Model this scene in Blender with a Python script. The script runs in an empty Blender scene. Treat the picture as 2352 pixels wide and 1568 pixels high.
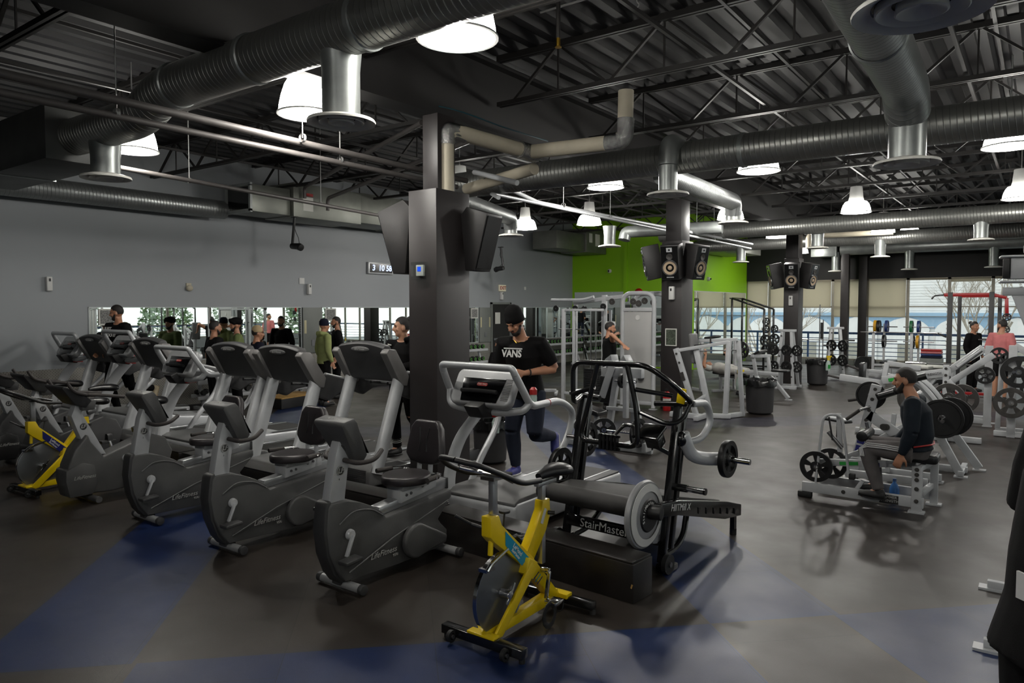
import bpy, bmesh, math, random
from mathutils import Vector, Matrix, Euler, Quaternion
random.seed(7)
PI = math.pi
R = math.radians
SC = bpy.context.scene
COL = SC.collection

def V(*a):
    return Vector(a[0]) if len(a) == 1 else Vector(a)

# ------------------------------------------------------------------ materials
def srgb(c):
    def f(u):
        u /= 255.0
        return u / 12.92 if u <= 0.04045 else ((u + 0.055) / 1.055) ** 2.4
    return (f(c[0]), f(c[1]), f(c[2]), 1.0)

MATS = {}
def mat(name, rgb, rough=0.5, metal=0.0, var=0.12, scale=9.0, bump=0.0, emit=None, es=0.0, alpha=1.0, coat=0.0, spec=0.5):
    if name in MATS:
        return MATS[name]
    m = bpy.data.materials.new(name); m.use_nodes = True
    nt = m.node_tree; b = nt.nodes['Principled BSDF']
    c = srgb(rgb)
    b.inputs['Roughness'].default_value = rough
    b.inputs['Metallic'].default_value = metal
    b.inputs['Specular IOR Level'].default_value = spec
    b.inputs['Coat Weight'].default_value = coat
    b.inputs['Coat Roughness'].default_value = 0.15
    b.inputs['Base Color'].default_value = c
    if var > 0:
        tc = nt.nodes.new('ShaderNodeTexCoord'); n = nt.nodes.new('ShaderNodeTexNoise')
        n.inputs['Scale'].default_value = scale; n.inputs['Detail'].default_value = 4
        nt.links.new(tc.outputs['Object'], n.inputs['Vector'])
        mr = nt.nodes.new('ShaderNodeMapRange')
        mr.inputs[3].default_value = 1 - var; mr.inputs[4].default_value = 1 + var
        mr.inputs[1].default_value = 0.3; mr.inputs[2].default_value = 0.7
        nt.links.new(n.outputs['Fac'], mr.inputs[0])
        mx = nt.nodes.new('ShaderNodeVectorMath'); mx.operation = 'SCALE'
        mx.inputs[0].default_value = c[:3]
        nt.links.new(mr.outputs[0], mx.inputs['Scale'])
        nt.links.new(mx.outputs[0], b.inputs['Base Color'])
        if bump > 0:
            n2 = nt.nodes.new('ShaderNodeTexNoise'); n2.inputs['Scale'].default_value = scale * 30
            nt.links.new(tc.outputs['Object'], n2.inputs['Vector'])
            bp = nt.nodes.new('ShaderNodeBump'); bp.inputs['Strength'].default_value = bump
            bp.inputs['Distance'].default_value = 0.003
            nt.links.new(n2.outputs['Fac'], bp.inputs['Height'])
            nt.links.new(bp.outputs[0], b.inputs['Normal'])
    if emit:
        b.inputs['Emission Color'].default_value = srgb(emit)
        b.inputs['Emission Strength'].default_value = es
    if alpha < 1:
        b.inputs['Alpha'].default_value = alpha
    MATS[name] = m
    return m

mat('white_steel', (176, 178, 180), 0.38, 0.0, 0.06)
mat('white_plastic', (205, 205, 202), 0.5, 0, 0.04)
mat('silver', (160, 161, 162), 0.38, 0.35, 0.06)
mat('silver_light', (188, 190, 192), 0.35, 0.2, 0.05)
mat('alu', (176, 178, 180), 0.3, 0.8, 0.05)
mat('chrome', (215, 215, 215), 0.12, 1.0, 0.0)
mat('steel', (130, 130, 132), 0.3, 0.9, 0.08)
mat('galv', (150, 154, 152), 0.38, 0.6, 0.16, 5)
mat('galv_box', (118, 120, 113), 0.42, 0.6, 0.15, 3)
mat('shroud', (76, 76, 76), 0.5, 0.0, 0.10, 6, 0.25)
mat('shroud_light', (100, 100, 100), 0.5, 0.0, 0.08, 6, 0.25)
mat('shroud_dark', (52, 52, 53), 0.5, 0.0, 0.1, 6, 0.2)
mat('black_plastic', (26, 26, 27), 0.45, 0, 0.1)
mat('black_gloss', (14, 14, 15), 0.16, 0, 0.05, 9, 0, None, 0, 1, 0.6)
mat('black_steel', (17, 17, 18), 0.22, 0, 0.08, 9, 0, None, 0, 1, 0.5)
mat('black_paint', (24, 22, 21), 0.42, 0, 0.12, 2.5, 0.1)
mat('rubber', (22, 22, 22), 0.62, 0, 0.1)
mat('belt', (46, 45, 44), 0.7, 0, 0.12, 20)
mat('vinyl', (40, 36, 38), 0.38, 0, 0.12, 5, 0.15)
mat('vinyl_black', (20, 20, 22), 0.32, 0, 0.12, 5, 0.1)
mat('grip', (50, 46, 45), 0.75, 0, 0.08)
mat('yellow', (228, 196, 8), 0.38, 0, 0.04, 4, 0, None, 0, 1, 0.3)
mat('teal', (24, 142, 176), 0.4, 0, 0.03)
mat('navy', (20, 26, 100), 0.4, 0, 0.03)
mat('white_ink', (215, 215, 212), 0.5, 0, 0.0)
mat('grey_ink', (165, 165, 162), 0.5, 0, 0.0)
mat('red', (160, 28, 26), 0.4, 0, 0.05)
mat('red_paint', (165, 20, 24), 0.35, 0, 0.05)
mat('green', (40, 150, 60), 0.4, 0, 0.05)
mat('plate', (22, 22, 23), 0.42, 0.1, 0.12, 8, 0.15)
mat('plate_worn', (70, 68, 66), 0.45, 0.5, 0.2, 14, 0.15)
mat('skin', (176, 126, 98), 0.5, 0, 0.06, 14)
mat('skin_fair', (196, 148, 120), 0.5, 0, 0.05, 14)
mat('lip', (140, 82, 72), 0.45, 0, 0.04)
mat('hair', (24, 19, 17), 0.6, 0, 0.2, 60, 0.5)
mat('eye', (18, 14, 12), 0.2, 0, 0)
mat('cloth_black', (13, 12, 13), 0.85, 0, 0.12, 12, 0.3, spec=.15)
mat('cloth_navy', (34, 38, 50), 0.85, 0, 0.14, 12, 0.3, spec=.15)
mat('cloth_dark_blue', (22, 24, 38), 0.85, 0, 0.12, 12, 0.3, spec=.15)
mat('cloth_green', (142, 150, 98), 0.85, 0, 0.1, 10, 0.3, spec=.15)
mat('cloth_olive', (106, 118, 76), 0.85, 0, 0.1, 10, 0.3, spec=.15)
mat('cloth_grey', (92, 88, 88), 0.85, 0, 0.1, 10, 0.3, spec=.15)
mat('cloth_jacket', (22, 28, 36), 0.7, 0, 0.12, 10, 0.3, spec=.15)
mat('cloth_pink', (196, 118, 118), 0.85, 0, 0.08, 10, 0.3, spec=.15)
mat('cloth_tan', (176, 154, 120), 0.85, 0, 0.08, 10, 0.3, spec=.15)
mat('cloth_pale', (180, 178, 172), 0.85, 0, 0.08, 10, 0.3, spec=.15)
mat('cloth_white', (205, 205, 205), 0.8, 0, 0.05, 10, 0.2, spec=.15)
mat('shoe_black', (20, 20, 21), 0.6, 0, 0.1)
mat('shoe_tan', (170, 156, 130), 0.7, 0, 0.1)
mat('shoe_blue', (40, 44, 110), 0.6, 0, 0.1)
mat('shoe_white', (200, 198, 196), 0.6, 0, 0.05)
mat('gold', (200, 160, 60), 0.3, 1.0, 0)
mat('screen_black', (8, 8, 9), 0.12, 0, 0)
mat('wood_black', (26, 23, 21), 0.38, 0, 0.3, 3.5, 0.3)
mat('wood_edge', (165, 128, 70), 0.7, 0, 0.2, 30)
mat('blind', (178, 172, 158), 0.8, 0, 0.04, 2)
mat('alu_frame', (140, 136, 124), 0.5, 0.3, 0.05)
mat('rail_blue', (40, 74, 122), 0.45, 0, 0.05)
mat('bldg_white', (226, 228, 228), 0.8, 0, 0.04, 1)
mat('bldg_blue', (146, 178, 204), 0.8, 0, 0.04, 1)
mat('bldg_glass', (150, 150, 140), 0.3, 0, 0.1, 2)
mat('bark', (160, 154, 142), 0.9, 0, 0.2, 8)
mat('conifer', (92, 118, 78), 0.9, 0, 0.35, 2)
mat('asphalt', (120, 122, 122), 0.9, 0, 0.15, 1)
mat('pipe_paint', (92, 88, 86), 0.5, 0.2, 0.08)
mat('pipe_cover', (186, 178, 158), 0.7, 0, 0.08, 4)
mat('foil', (170, 170, 168), 0.22, 1.0, 0.3, 22, 1.0)
mat('column_black', (38, 34, 34), 0.48, 0, 0.12, 2.2, 0.08)
mat('girder_black', (26, 24, 24), 0.6, 0, 0.1, 2)
mat('joist_black', (34, 32, 31), 0.5, 0.1, 0.1, 3)
mat('cone', (168, 148, 124), 0.7, 0, 0.05)
mat('cabinet', (30, 28, 28), 0.5, 0, 0.12, 6, 0.2)
mat('mirror_edge', (190, 196, 196), 0.4, 0, 0.0)
mat('grey_panel', (112, 116, 112), 0.6, 0, 0.06, 2)
mat('tape_tan', (182, 176, 142), 0.7, 0, 0.05)
mat('paper', (205, 205, 198), 0.8, 0, 0.03)
mat('poster_dark', (64, 72, 60), 0.8, 0, 0.8, 40)
mat('photo_grey', (120, 120, 118), 0.8, 0, 0.7, 50)
mat('bottle_blue', (60, 120, 190), 0.15, 0, 0.05, 9, 0, None, 0, 0.8)
mat('bottle_clear', (190, 210, 200), 0.15, 0, 0.05, 9, 0, None, 0, 0.75)
mat('bin_grey', (42, 41, 42), 0.55, 0, 0.1, 6)
mat('bag_black', (14, 14, 15), 0.22, 0, 0.1, 9)
mat('donkey', (176, 166, 128), 0.7, 0, 0.35, 6)
mat('cardboard', (190, 150, 92), 0.8, 0, 0.1, 8)
mat('bump_green', (20, 92, 52), 0.5, 0, 0.05)
mat('bump_blue', (26, 48, 100), 0.5, 0, 0.05)
mat('bump_yellow', (206, 152, 30), 0.5, 0, 0.05)
mat('lcd', (110, 130, 170), 0.3, 0, 0, 9, 0, (200, 215, 255), 1.6)
mat('lcd_blue', (20, 60, 190), 0.3, 0, 0, 9, 0, (30, 90, 240), 0.8)
mat('lamp_glow', (245, 244, 238), 0.4, 0, 0, 9, 0, (255, 252, 244), 26.0)
mat('tube_glow', (245, 244, 238), 0.4, 0, 0, 9, 0, (255, 244, 214), 9.0)
mat('exit_glow', (220, 214, 190), 0.5, 0, 0, 9, 0, (220, 205, 175), 0.12)
mat('wire', (170, 170, 168), 0.4, 0.6, 0)
mat('cable_teal', (24, 70, 80), 0.5, 0, 0)
mat('step_black', (22, 22, 23), 0.7, 0, 0.2, 10)

def clear_glass():
    m = bpy.data.materials.new('window_glass'); m.use_nodes = True
    nt = m.node_tree; nt.nodes.clear()
    o = nt.nodes.new('ShaderNodeOutputMaterial'); mx = nt.nodes.new('ShaderNodeMixShader')
    t = nt.nodes.new('ShaderNodeBsdfTransparent'); g = nt.nodes.new('ShaderNodeBsdfGlossy')
    t.inputs[0].default_value = (.97, .99, .98, 1); g.inputs['Roughness'].default_value = 0.02
    mx.inputs[0].default_value = 0.06
    nt.links.new(t.outputs[0], mx.inputs[1]); nt.links.new(g.outputs[0], mx.inputs[2]); nt.links.new(mx.outputs[0], o.inputs[0])
    MATS['glass'] = m
clear_glass()
def mirror_mat():
    m = bpy.data.materials.new('mirror'); m.use_nodes = True
    b = m.node_tree.nodes['Principled BSDF']
    b.inputs['Base Color'].default_value = (.84, .9, .87, 1); b.inputs['Metallic'].default_value = 1; b.inputs['Roughness'].default_value = 0.01
    MATS['mirror'] = m
mirror_mat()

def nodes_mat(name):
    m = bpy.data.materials.new(name); m.use_nodes = True
    MATS[name] = m
    return m, m.node_tree, m.node_tree.nodes['Principled BSDF']

class NB:
    """tiny node builder"""
    def __init__(s, nt): s.nt = nt
    def n(s, t, **k):
        x = s.nt.nodes.new(t)
        for a, b in k.items(): setattr(x, a, b)
        return x
    def m(s, op, a, b=None, c=None):
        x = s.nt.nodes.new('ShaderNodeMath'); x.operation = op
        for i, q in enumerate((a, b, c)):
            if q is None: continue
            if isinstance(q, (int, float)): x.inputs[i].default_value = q
            else: s.nt.links.new(q, x.inputs[i])
        return x.outputs[0]
    def l(s, a, b): s.nt.links.new(a, b)

# ------------------------------------------------------------------ mesh collector
class G:
    def __init__(s):
        s.v = []; s.f = []; s.mi = []; s.mats = []; s.cur = 0
    def mat(s, name):
        if name not in s.mats: s.mats.append(name)
        s.cur = s.mats.index(name); return s
    def add(s, vs, fs):
        o = len(s.v); s.v += [tuple(p) for p in vs]
        s.f += [tuple(i + o for i in f) for f in fs]; s.mi += [s.cur] * len(fs)
        return s
    def box(s, x0, x1, y0, y1, z0, z1, M=None):
        vs = [V(x, y, z) for x in (x0, x1) for y in (y0, y1) for z in (z0, z1)]
        if M: vs = [M @ p for p in vs]
        return s.add(vs, [(0, 1, 3, 2), (4, 6, 7, 5), (0, 4, 5, 1), (2, 3, 7, 6), (0, 2, 6, 4), (1, 5, 7, 3)])
    def cbox(s, c, sz, rot=None):
        M = Matrix.Translation(V(c)) @ (Euler(rot).to_matrix().to_4x4() if rot else Matrix())
        a, b, d = sz[0] / 2, sz[1] / 2, sz[2] / 2
        return s.box(-a, a, -b, b, -d, d, M)
    def bar(s, p0, p1, w, h=None, up=(0, 0, 1)):
        h = w if h is None else h
        p0, p1 = V(p0), V(p1); d = (p1 - p0).normalized(); u = V(up)
        if abs(d.dot(u)) > 0.98: u = V(0, 1, 0)
        sd = d.cross(u).normalized(); u = sd.cross(d).normalized()
        vs = [p + sd * (a * w / 2) + u * (b * h / 2) for p in (p0, p1) for a, b in ((-1, -1), (1, -1), (1, 1), (-1, 1))]
        return s.add(vs, [(3, 2, 1, 0), (4, 5, 6, 7), (0, 1, 5, 4), (1, 2, 6, 5), (2, 3, 7, 6), (3, 0, 4, 7)])
    def tube(s, pts, r, n=10, closed=False, cap=True, ry=None, up=None):
        pts = [V(p) for p in pts]; N = len(pts)
        rr = r if isinstance(r, (list, tuple)) else [r] * N
        ryy = rr if ry is None else (ry if isinstance(ry, (list, tuple)) else [ry] * N)
        T = []
        for i in range(N):
            if closed: t = pts[(i + 1) % N] - pts[i - 1]
            elif i == 0: t = pts[1] - pts[0]
            elif i == N - 1: t = pts[-1] - pts[-2]
            else: t = (pts[i + 1] - pts[i]).normalized() + (pts[i] - pts[i - 1]).normalized()
            T.append(t.normalized() if t.length > 1e-9 else V(0, 0, 1))
        u = V(up) if up else (V(0, 0, 1) if abs(T[0].z) < 0.9 else V(0, 1, 0))
        u = (u - T[0] * u.dot(T[0])).normalized(); vs = []
        for i in range(N):
            if i:
                if up: u = V(up)
                u = u - T[i] * u.dot(T[i])
                u = u.normalized() if u.length > 1e-6 else T[i].orthogonal().normalized()
            w = T[i].cross(u)
            for k in range(n):
                a = 2 * PI * k / n
                vs.append(pts[i] + w * (math.cos(a) * rr[i]) + u * (math.sin(a) * ryy[i]))
        fs = []
        for i in range(N if closed else N - 1):
            j = (i + 1) % N
            for k in range(n):
                k2 = (k + 1) % n
                fs.append((i * n + k, i * n + k2, j * n + k2, j * n + k))
        if cap and not closed:
            fs.append(tuple(range(n - 1, -1, -1))); fs.append(tuple((N - 1) * n + k for k in range(n)))
        return s.add(vs, fs)
    def cyl(s, p0, p1, r0, r1=None, n=20):
        return s.tube([p0, p1], [r0, r0 if r1 is None else r1], n)
    def lathe(s, prof, o=(0, 0, 0), ax=(0, 0, 1), n=24, a0=0, a1=2 * PI):
        """prof: list of (radius, height along ax)"""
        ax = V(ax).normalized(); e = ax.orthogonal().normalized(); g = ax.cross(e); o = V(o); vs = []
        full = abs(a1 - a0 - 2 * PI) < 1e-6; m = n if full else n + 1
        for r, h in prof:
            for k in range(m):
                a = a0 + (a1 - a0) * k / n
                vs.append(o + ax * h + (e * math.cos(a) + g * math.sin(a)) * max(r, 1e-5))
        fs = []
        for i in range(len(prof) - 1):
            for k in range(n):
                k2 = (k + 1) % m
                fs.append((i * m + k, i * m + k2, (i + 1) * m + k2, (i + 1) * m + k))
        return s.add(vs, fs)
    def disc(s, c, ax, r, t, n=28, hole=0, rim=None):
        """plate like disc centred at c"""
        h = t / 2
        pr = [(hole, -h), (r * 0.97, -h), (r, -h * 0.7), (r, h * 0.7), (r * 0.97, h), (hole, h)]
        if hole > 0: pr.append((hole, -h))
        return s.lathe(pr, c, ax, n)
    def prism(s, poly, ax, a, b):
        """poly 2d in the plane normal to ax ('x': (y,z), 'y': (x,z), 'z': (x,y))"""
        f = {'x': lambda p, q: V(q, p[0], p[1]), 'y': lambda p, q: V(p[0], q, p[1]), 'z': lambda p, q: V(p[0], p[1], q)}[ax]
        n = len(poly); vs = [f(p, a) for p in poly] + [f(p, b) for p in poly]
        fs = [tuple(range(n)), tuple(range(2 * n - 1, n - 1, -1))] + [(i, i + n, (i + 1) % n + n, (i + 1) % n) for i in range(n)]
        return s.add(vs, fs)
    def ball(s, c, r, n=14, m=9, M=None):
        rx, ry, rz = (r, r, r) if isinstance(r, (int, float)) else r; c = V(c); vs = []
        for i in range(m + 1):
            t = PI * i / m
            for k in range(n):
                a = 2 * PI * k / n; p = V(rx * math.sin(t) * math.cos(a), ry * math.sin(t) * math.sin(a), rz * math.cos(t))
                vs.append(c + (M @ p if M else p))
        fs = [(i * n + k, (i + 1) * n + k, (i + 1) * n + (k + 1) % n, i * n + (k + 1) % n) for i in range(m) for k in range(n)]
        return s.add(vs, fs)
    def out(s, name, mats=None, parent=None, bev=0, seg=2, sharp=35, xf=None):
        me = bpy.data.meshes.new(name)
        bm = bmesh.new()
        vv = [bm.verts.new(p) for p in s.v]
        for f, mi in zip(s.f, s.mi):
            try:
                q = bm.faces.new([vv[i] for i in f]); q.material_index = mi
            except ValueError: pass
        bmesh.ops.remove_doubles(bm, verts=bm.verts, dist=1e-5)
        bmesh.ops.dissolve_degenerate(bm, edges=bm.edges, dist=1e-5)
        bmesh.ops.recalc_face_normals(bm, faces=bm.faces)
        if bev > 0:
            ed = [e for e in bm.edges if len(e.link_faces) == 2 and e.calc_face_angle(0) > R(30)]
            bmesh.ops.bevel(bm, geom=ed, offset=bev, segments=seg, affect='EDGES', profile=0.5, clamp_overlap=True)
        bm.to_mesh(me); bm.free()
        if xf: me.transform(xf)
        for p in me.polygons: p.use_smooth = True
        me.set_sharp_from_angle(angle=R(sharp))
        ml = s.mats if s.mats else ([mats] if isinstance(mats, str) else mats)
        for q in ml: me.materials.append(MATS[q])
        o = bpy.data.objects.new(name, me); COL.objects.link(o)
        if parent: o.parent = parent
        return o

def fil(pts, r, n=5, closed=False):
    """round the corners of a path"""
    pts = [V(p) for p in pts]; N = len(pts); out = []
    for i in range(N):
        if not closed and i in (0, N - 1): out.append(pts[i]); continue
        p, a, b = pts[i], pts[i - 1], pts[(i + 1) % N]
        d = min(r, (a - p).length * 0.48, (b - p).length * 0.48)
        s0 = p + (a - p).normalized() * d; s1 = p + (b - p).normalized() * d
        for k in range(n + 1):
            t = k / n; out.append(s0 * (1 - t) ** 2 + p * 2 * t * (1 - t) + s1 * t * t)
    return out

def spline(pts, n=5):
    pts = [V(p) for p in pts]; P = [pts[0] * 2 - pts[1]] + pts + [pts[-1] * 2 - pts[-2]]; out = []
    for i in range(1, len(P) - 2):
        for k in range(n):
            t = k / n; a, b, c, d = P[i - 1], P[i], P[i + 1], P[i + 2]
            out.append(0.5 * ((2 * b) + (c - a) * t + (2 * a - 5 * b + 4 * c - d) * t * t + (3 * b - a - 3 * c + d) * t ** 3))
    out.append(pts[-1]); return out

def rrect(x0, x1, y0, y1, r, n=4):
    o = []
    for cx, cy, a in ((x1 - r, y1 - r, 0), (x0 + r, y1 - r, 90), (x0 + r, y0 + r, 180), (x1 - r, y0 + r, 270)):
        for k in range(n + 1):
            t = R(a + 90 * k / n); o.append((cx + r * math.cos(t), cy + r * math.sin(t)))
    return o

# ------------------------------------------------------------------ things
def thing(name, label, cat, loc=(0, 0, 0), rz=0, group=None, rot=None, sc=None):
    o = bpy.data.objects.new(name, None); COL.objects.link(o); o.empty_display_size = 0.1
    o.location = loc; o.rotation_euler = rot if rot else (0, 0, rz)
    if sc: o.scale = (sc, sc, sc) if isinstance(sc, (int, float)) else sc
    o['label'] = label; o['category'] = cat
    if group: o['group'] = group
    return o
def tag(o, label, cat, group=None, kind=None):
    o['label'] = label; o['category'] = cat
    if group: o['group'] = group
    if kind: o['kind'] = kind
    return o
def struct(o):
    o['kind'] = 'structure'; return o
def kids(o): return [c for c in bpy.data.objects if c.parent == o]
KID = {}
def dup(root, loc, rz=0, label=None, group=None, rot=None, sc=None):
    def tree(o):
        if o.name not in KID: KID[o.name] = kids(o)
        return KID[o.name]
    def rec(o, par):
        c = o.copy(); COL.objects.link(c)
        if par: c.parent = par
        for k in tree(o): rec(k, c)
        return c
    r = rec(root, None); r.location = loc; r.rotation_euler = rot if rot else (0, 0, rz)
    if sc: r.scale = (sc, sc, sc) if isinstance(sc, (int, float)) else sc
    if label: r['label'] = label
    if group: r['group'] = group
    return r

def text(s, size, loc, rot, m, parent=None, name='logo', ext=0.001, shear=0, align='CENTER', sx=1.0, bold=0.0):
    c = bpy.data.curves.new(name, 'FONT'); c.body = s; c.size = size; c.extrude = ext; c.shear = shear
    c.align_x = align; c.align_y = 'CENTER'; c.offset = bold; c.resolution_u = 3
    o = bpy.data.objects.new(name, c)
    dg = bpy.context.evaluated_depsgraph_get()
    me = bpy.data.meshes.new_from_object(o.evaluated_get(dg)) if False else None
    COL.objects.link(o); dg.update(); me = bpy.data.meshes.new_from_object(o.evaluated_get(dg))
    bpy.data.objects.remove(o)
    me.transform(Matrix.Diagonal((sx, 1, 1, 1)))
    me.materials.clear(); me.materials.append(MATS[m])
    q = bpy.data.objects.new(name, me); COL.objects.link(q)
    q.location = loc; q.rotation_euler = rot
    if parent: q.parent = parent
    return q
TX = (R(90), 0, R(90))     # reads from +X side
TY = (R(90), 0, 0)         # reads from -Y side
# ------------------------------------------------------------------ setting
XL, XR, YF, YG, YB, ZC = -13.6, 7.0, -6.0, 22.14, 27.3, 5.1
XN = -9.1
def floor_mat():
    m, nt, b = nodes_mat('floor_rubber'); q = NB(nt)
    tc = q.n('ShaderNodeTexCoord'); sp = q.n('ShaderNodeSeparateXYZ'); q.l(tc.outputs['Object'], sp.inputs[0])
    X, Y = sp.outputs[0], sp.outputs[1]
    s = q.m('ADD', X, Y); t = q.m('SUBTRACT', Y, X)
    def band(v, a, b_): return q.m('MULTIPLY', q.m('GREATER_THAN', v, a), q.m('LESS_THAN', v, b_))
    up = q.m('GREATER_THAN', t, 6.03); dn = q.m('SUBTRACT', 1.0, up)
    sm = q.m('MODULO', q.m('ADD', s, 3.4 + 6.12 * 6), 6.12)
    tm = q.m('MODULO', q.m('ADD', t, 6.12 * 4 + 0.09 - 3.4), 9.3)
    upb = q.m('LESS_THAN', sm, 1.26)
    cross = q.m('MULTIPLY', q.m('LESS_THAN', tm, 1.4), q.m('GREATER_THAN', t, 9.0))
    dnb = q.m('MAXIMUM', band(s, -2.1, 2.72), q.m('GREATER_THAN', s, 3.92))
    blue = q.m('MINIMUM', q.m('MAXIMUM', q.m('MAXIMUM', q.m('MULTIPLY', q.m('MULTIPLY', up, upb), q.m('LESS_THAN', s, 4.5)), q.m('MULTIPLY', dn, dnb)), q.m('MULTIPLY', cross, 0.25)), 1.0)
    # seams
    def seam(v, off, per, w):
        a = q.m('MODULO', q.m('ADD', v, off), per); a = q.m('MINIMUM', a, q.m('SUBTRACT', per, a))
        return q.m('LESS_THAN', a, w)
    sid = q.m('FLOOR', q.m('DIVIDE', q.m('ADD', s, 3.4 + 1.22 * 30), 1.22))
    stag = q.m('MULTIPLY', q.m('MODULO', sid, 2.0), 0.4)
    tt = q.m('ADD', t, stag)
    se = q.m('MAXIMUM', seam(s, 3.4 + 1.22 * 30, 1.22, 0.0035), seam(tt, 1.55 * 20 - 6.03 + 1.55 * 4, 1.55, 0.0035))
    tid = q.m('FLOOR', q.m('DIVIDE', q.m('ADD', tt, 1.55 * 24 - 6.03), 1.55))
    wn = q.n('ShaderNodeTexWhiteNoise', noise_dimensions='2D'); cx = q.n('ShaderNodeCombineXYZ')
    q.l(sid, cx.inputs[0]); q.l(tid, cx.inputs[1]); q.l(cx.outputs[0], wn.inputs['Vector'])
    mx = q.n('ShaderNodeMix', data_type='RGBA'); mx.inputs[6].default_value = srgb((43, 38, 34)); mx.inputs[7].default_value = srgb((14, 31, 68))
    q.l(blue, mx.inputs[0])
    n1 = q.n('ShaderNodeTexNoise'); n1.inputs['Scale'].default_value = 0.9; n1.inputs['Detail'].default_value = 6; n1.inputs['Roughness'].default_value = 0.62
    q.l(tc.outputs['Object'], n1.inputs['Vector'])
    v = q.m('MULTIPLY', q.m('ADD', 0.62, q.m('MULTIPLY', n1.outputs['Fac'], 0.55)), q.m('ADD', 0.9, q.m('MULTIPLY', wn.outputs['Value'], 0.26)))
    v = q.m('MULTIPLY', v, q.m('SUBTRACT', 1.0, q.m('MULTIPLY', se, 0.6)))
    sc = q.n('ShaderNodeVectorMath', operation='SCALE'); q.l(mx.outputs[2], sc.inputs[0]); q.l(v, sc.inputs['Scale'])
    q.l(sc.outputs[0], b.inputs['Base Color'])
    n2 = q.n('ShaderNodeTexNoise'); n2.inputs['Scale'].default_value = 2.3; n2.inputs['Detail'].default_value = 5
    q.l(tc.outputs['Object'], n2.inputs['Vector'])
    q.l(q.m('ADD', 0.26, q.m('MULTIPLY', n2.outputs['Fac'], 0.28)), b.inputs['Roughness'])
    n3 = q.n('ShaderNodeTexNoise'); n3.inputs['Scale'].default_value = 220; q.l(tc.outputs['Object'], n3.inputs['Vector'])
    bp = q.n('ShaderNodeBump'); bp.inputs['Strength'].default_value = 0.25; bp.inputs['Distance'].default_value = 0.002
    q.l(q.m('SUBTRACT', n3.outputs['Fac'], q.m('MULTIPLY', se, 3.0)), bp.inputs['Height']); q.l(bp.outputs[0], b.inputs['Normal'])
    b.inputs['Specular IOR Level'].default_value = 0.3
floor_mat()
def paint_mat(name, rgb, rough=0.55, var=0.05):
    m, nt, b = nodes_mat(name); q = NB(nt); tc = q.n('ShaderNodeTexCoord')
    n = q.n('ShaderNodeTexNoise'); n.inputs['Scale'].default_value = 0.7; n.inputs['Detail'].default_value = 5
    q.l(tc.outputs['Object'], n.inputs['Vector'])
    sc = q.n('ShaderNodeVectorMath', operation='SCALE'); sc.inputs[0].default_value = srgb(rgb)[:3]
    q.l(q.m('ADD', 1 - var, q.m('MULTIPLY', n.outputs['Fac'], 2 * var)), sc.inputs['Scale']); q.l(sc.outputs[0], b.inputs['Base Color'])
    b.inputs['Roughness'].default_value = rough
    n3 = q.n('ShaderNodeTexNoise'); n3.inputs['Scale'].default_value = 60; q.l(tc.outputs['Object'], n3.inputs['Vector'])
    bp = q.n('ShaderNodeBump'); bp.inputs['Strength'].default_value = 0.08; bp.inputs['Distance'].default_value = 0.004
    q.l(n3.outputs['Fac'], bp.inputs['Height']); q.l(bp.outputs[0], b.inputs['Normal'])
paint_mat('wall_grey', (142, 146, 149), 0.5)
paint_mat('wall_green', (134, 190, 10), 0.55)
paint_mat('wall_black', (16, 15, 15), 0.7)
paint_mat('deck_black', (25, 24, 26), 0.55, 0.12)
def diamond_mat():
    m, nt, b = nodes_mat('diamond_plate'); q = NB(nt); tc = q.n('ShaderNodeTexCoord'); sp = q.n('ShaderNodeSeparateXYZ')
    q.l(tc.outputs['Object'], sp.inputs[0]); Y, Z = sp.outputs[1], sp.outputs[2]
    def lug(a, b_, ou, ov):
        u = q.m('ADD', q.m('MULTIPLY', Y, a), q.m('MULTIPLY', Z, b_)); v = q.m('SUBTRACT', q.m('MULTIPLY', Y, b_), q.m('MULTIPLY', Z, a))
        fu = q.m('SUBTRACT', q.m('FRACT', q.m('ADD', u, ou)), 0.5); fv = q.m('SUBTRACT', q.m('FRACT', q.m('ADD', v, ov)), 0.5)
        return q.m('LESS_THAN', q.m('ADD', q.m('MULTIPLY', q.m('MULTIPLY', fu, fu), 9.0), q.m('MULTIPLY', q.m('MULTIPLY', fv, fv), 60.0)), 1.0)
    a = 21.0
    h = q.m('MAXIMUM', lug(a, a, 0, 0), lug(a, -a, 0.5, 0.5))
    bp = q.n('ShaderNodeBump'); bp.inputs['Strength'].default_value = 1.0; bp.inputs['Distance'].default_value = 0.006
    q.l(h, bp.inputs['Height']); q.l(bp.outputs[0], b.inputs['Normal'])
    mx = q.n('ShaderNodeMix', data_type='RGBA'); mx.inputs[6].default_value = srgb((128, 124, 116)); mx.inputs[7].default_value = srgb((205, 203, 198)); q.l(h, mx.inputs[0])
    q.l(mx.outputs[2], b.inputs['Base Color']); b.inputs['Metallic'].default_value = 0.8; b.inputs['Roughness'].default_value = 0.36
diamond_mat()

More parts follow.
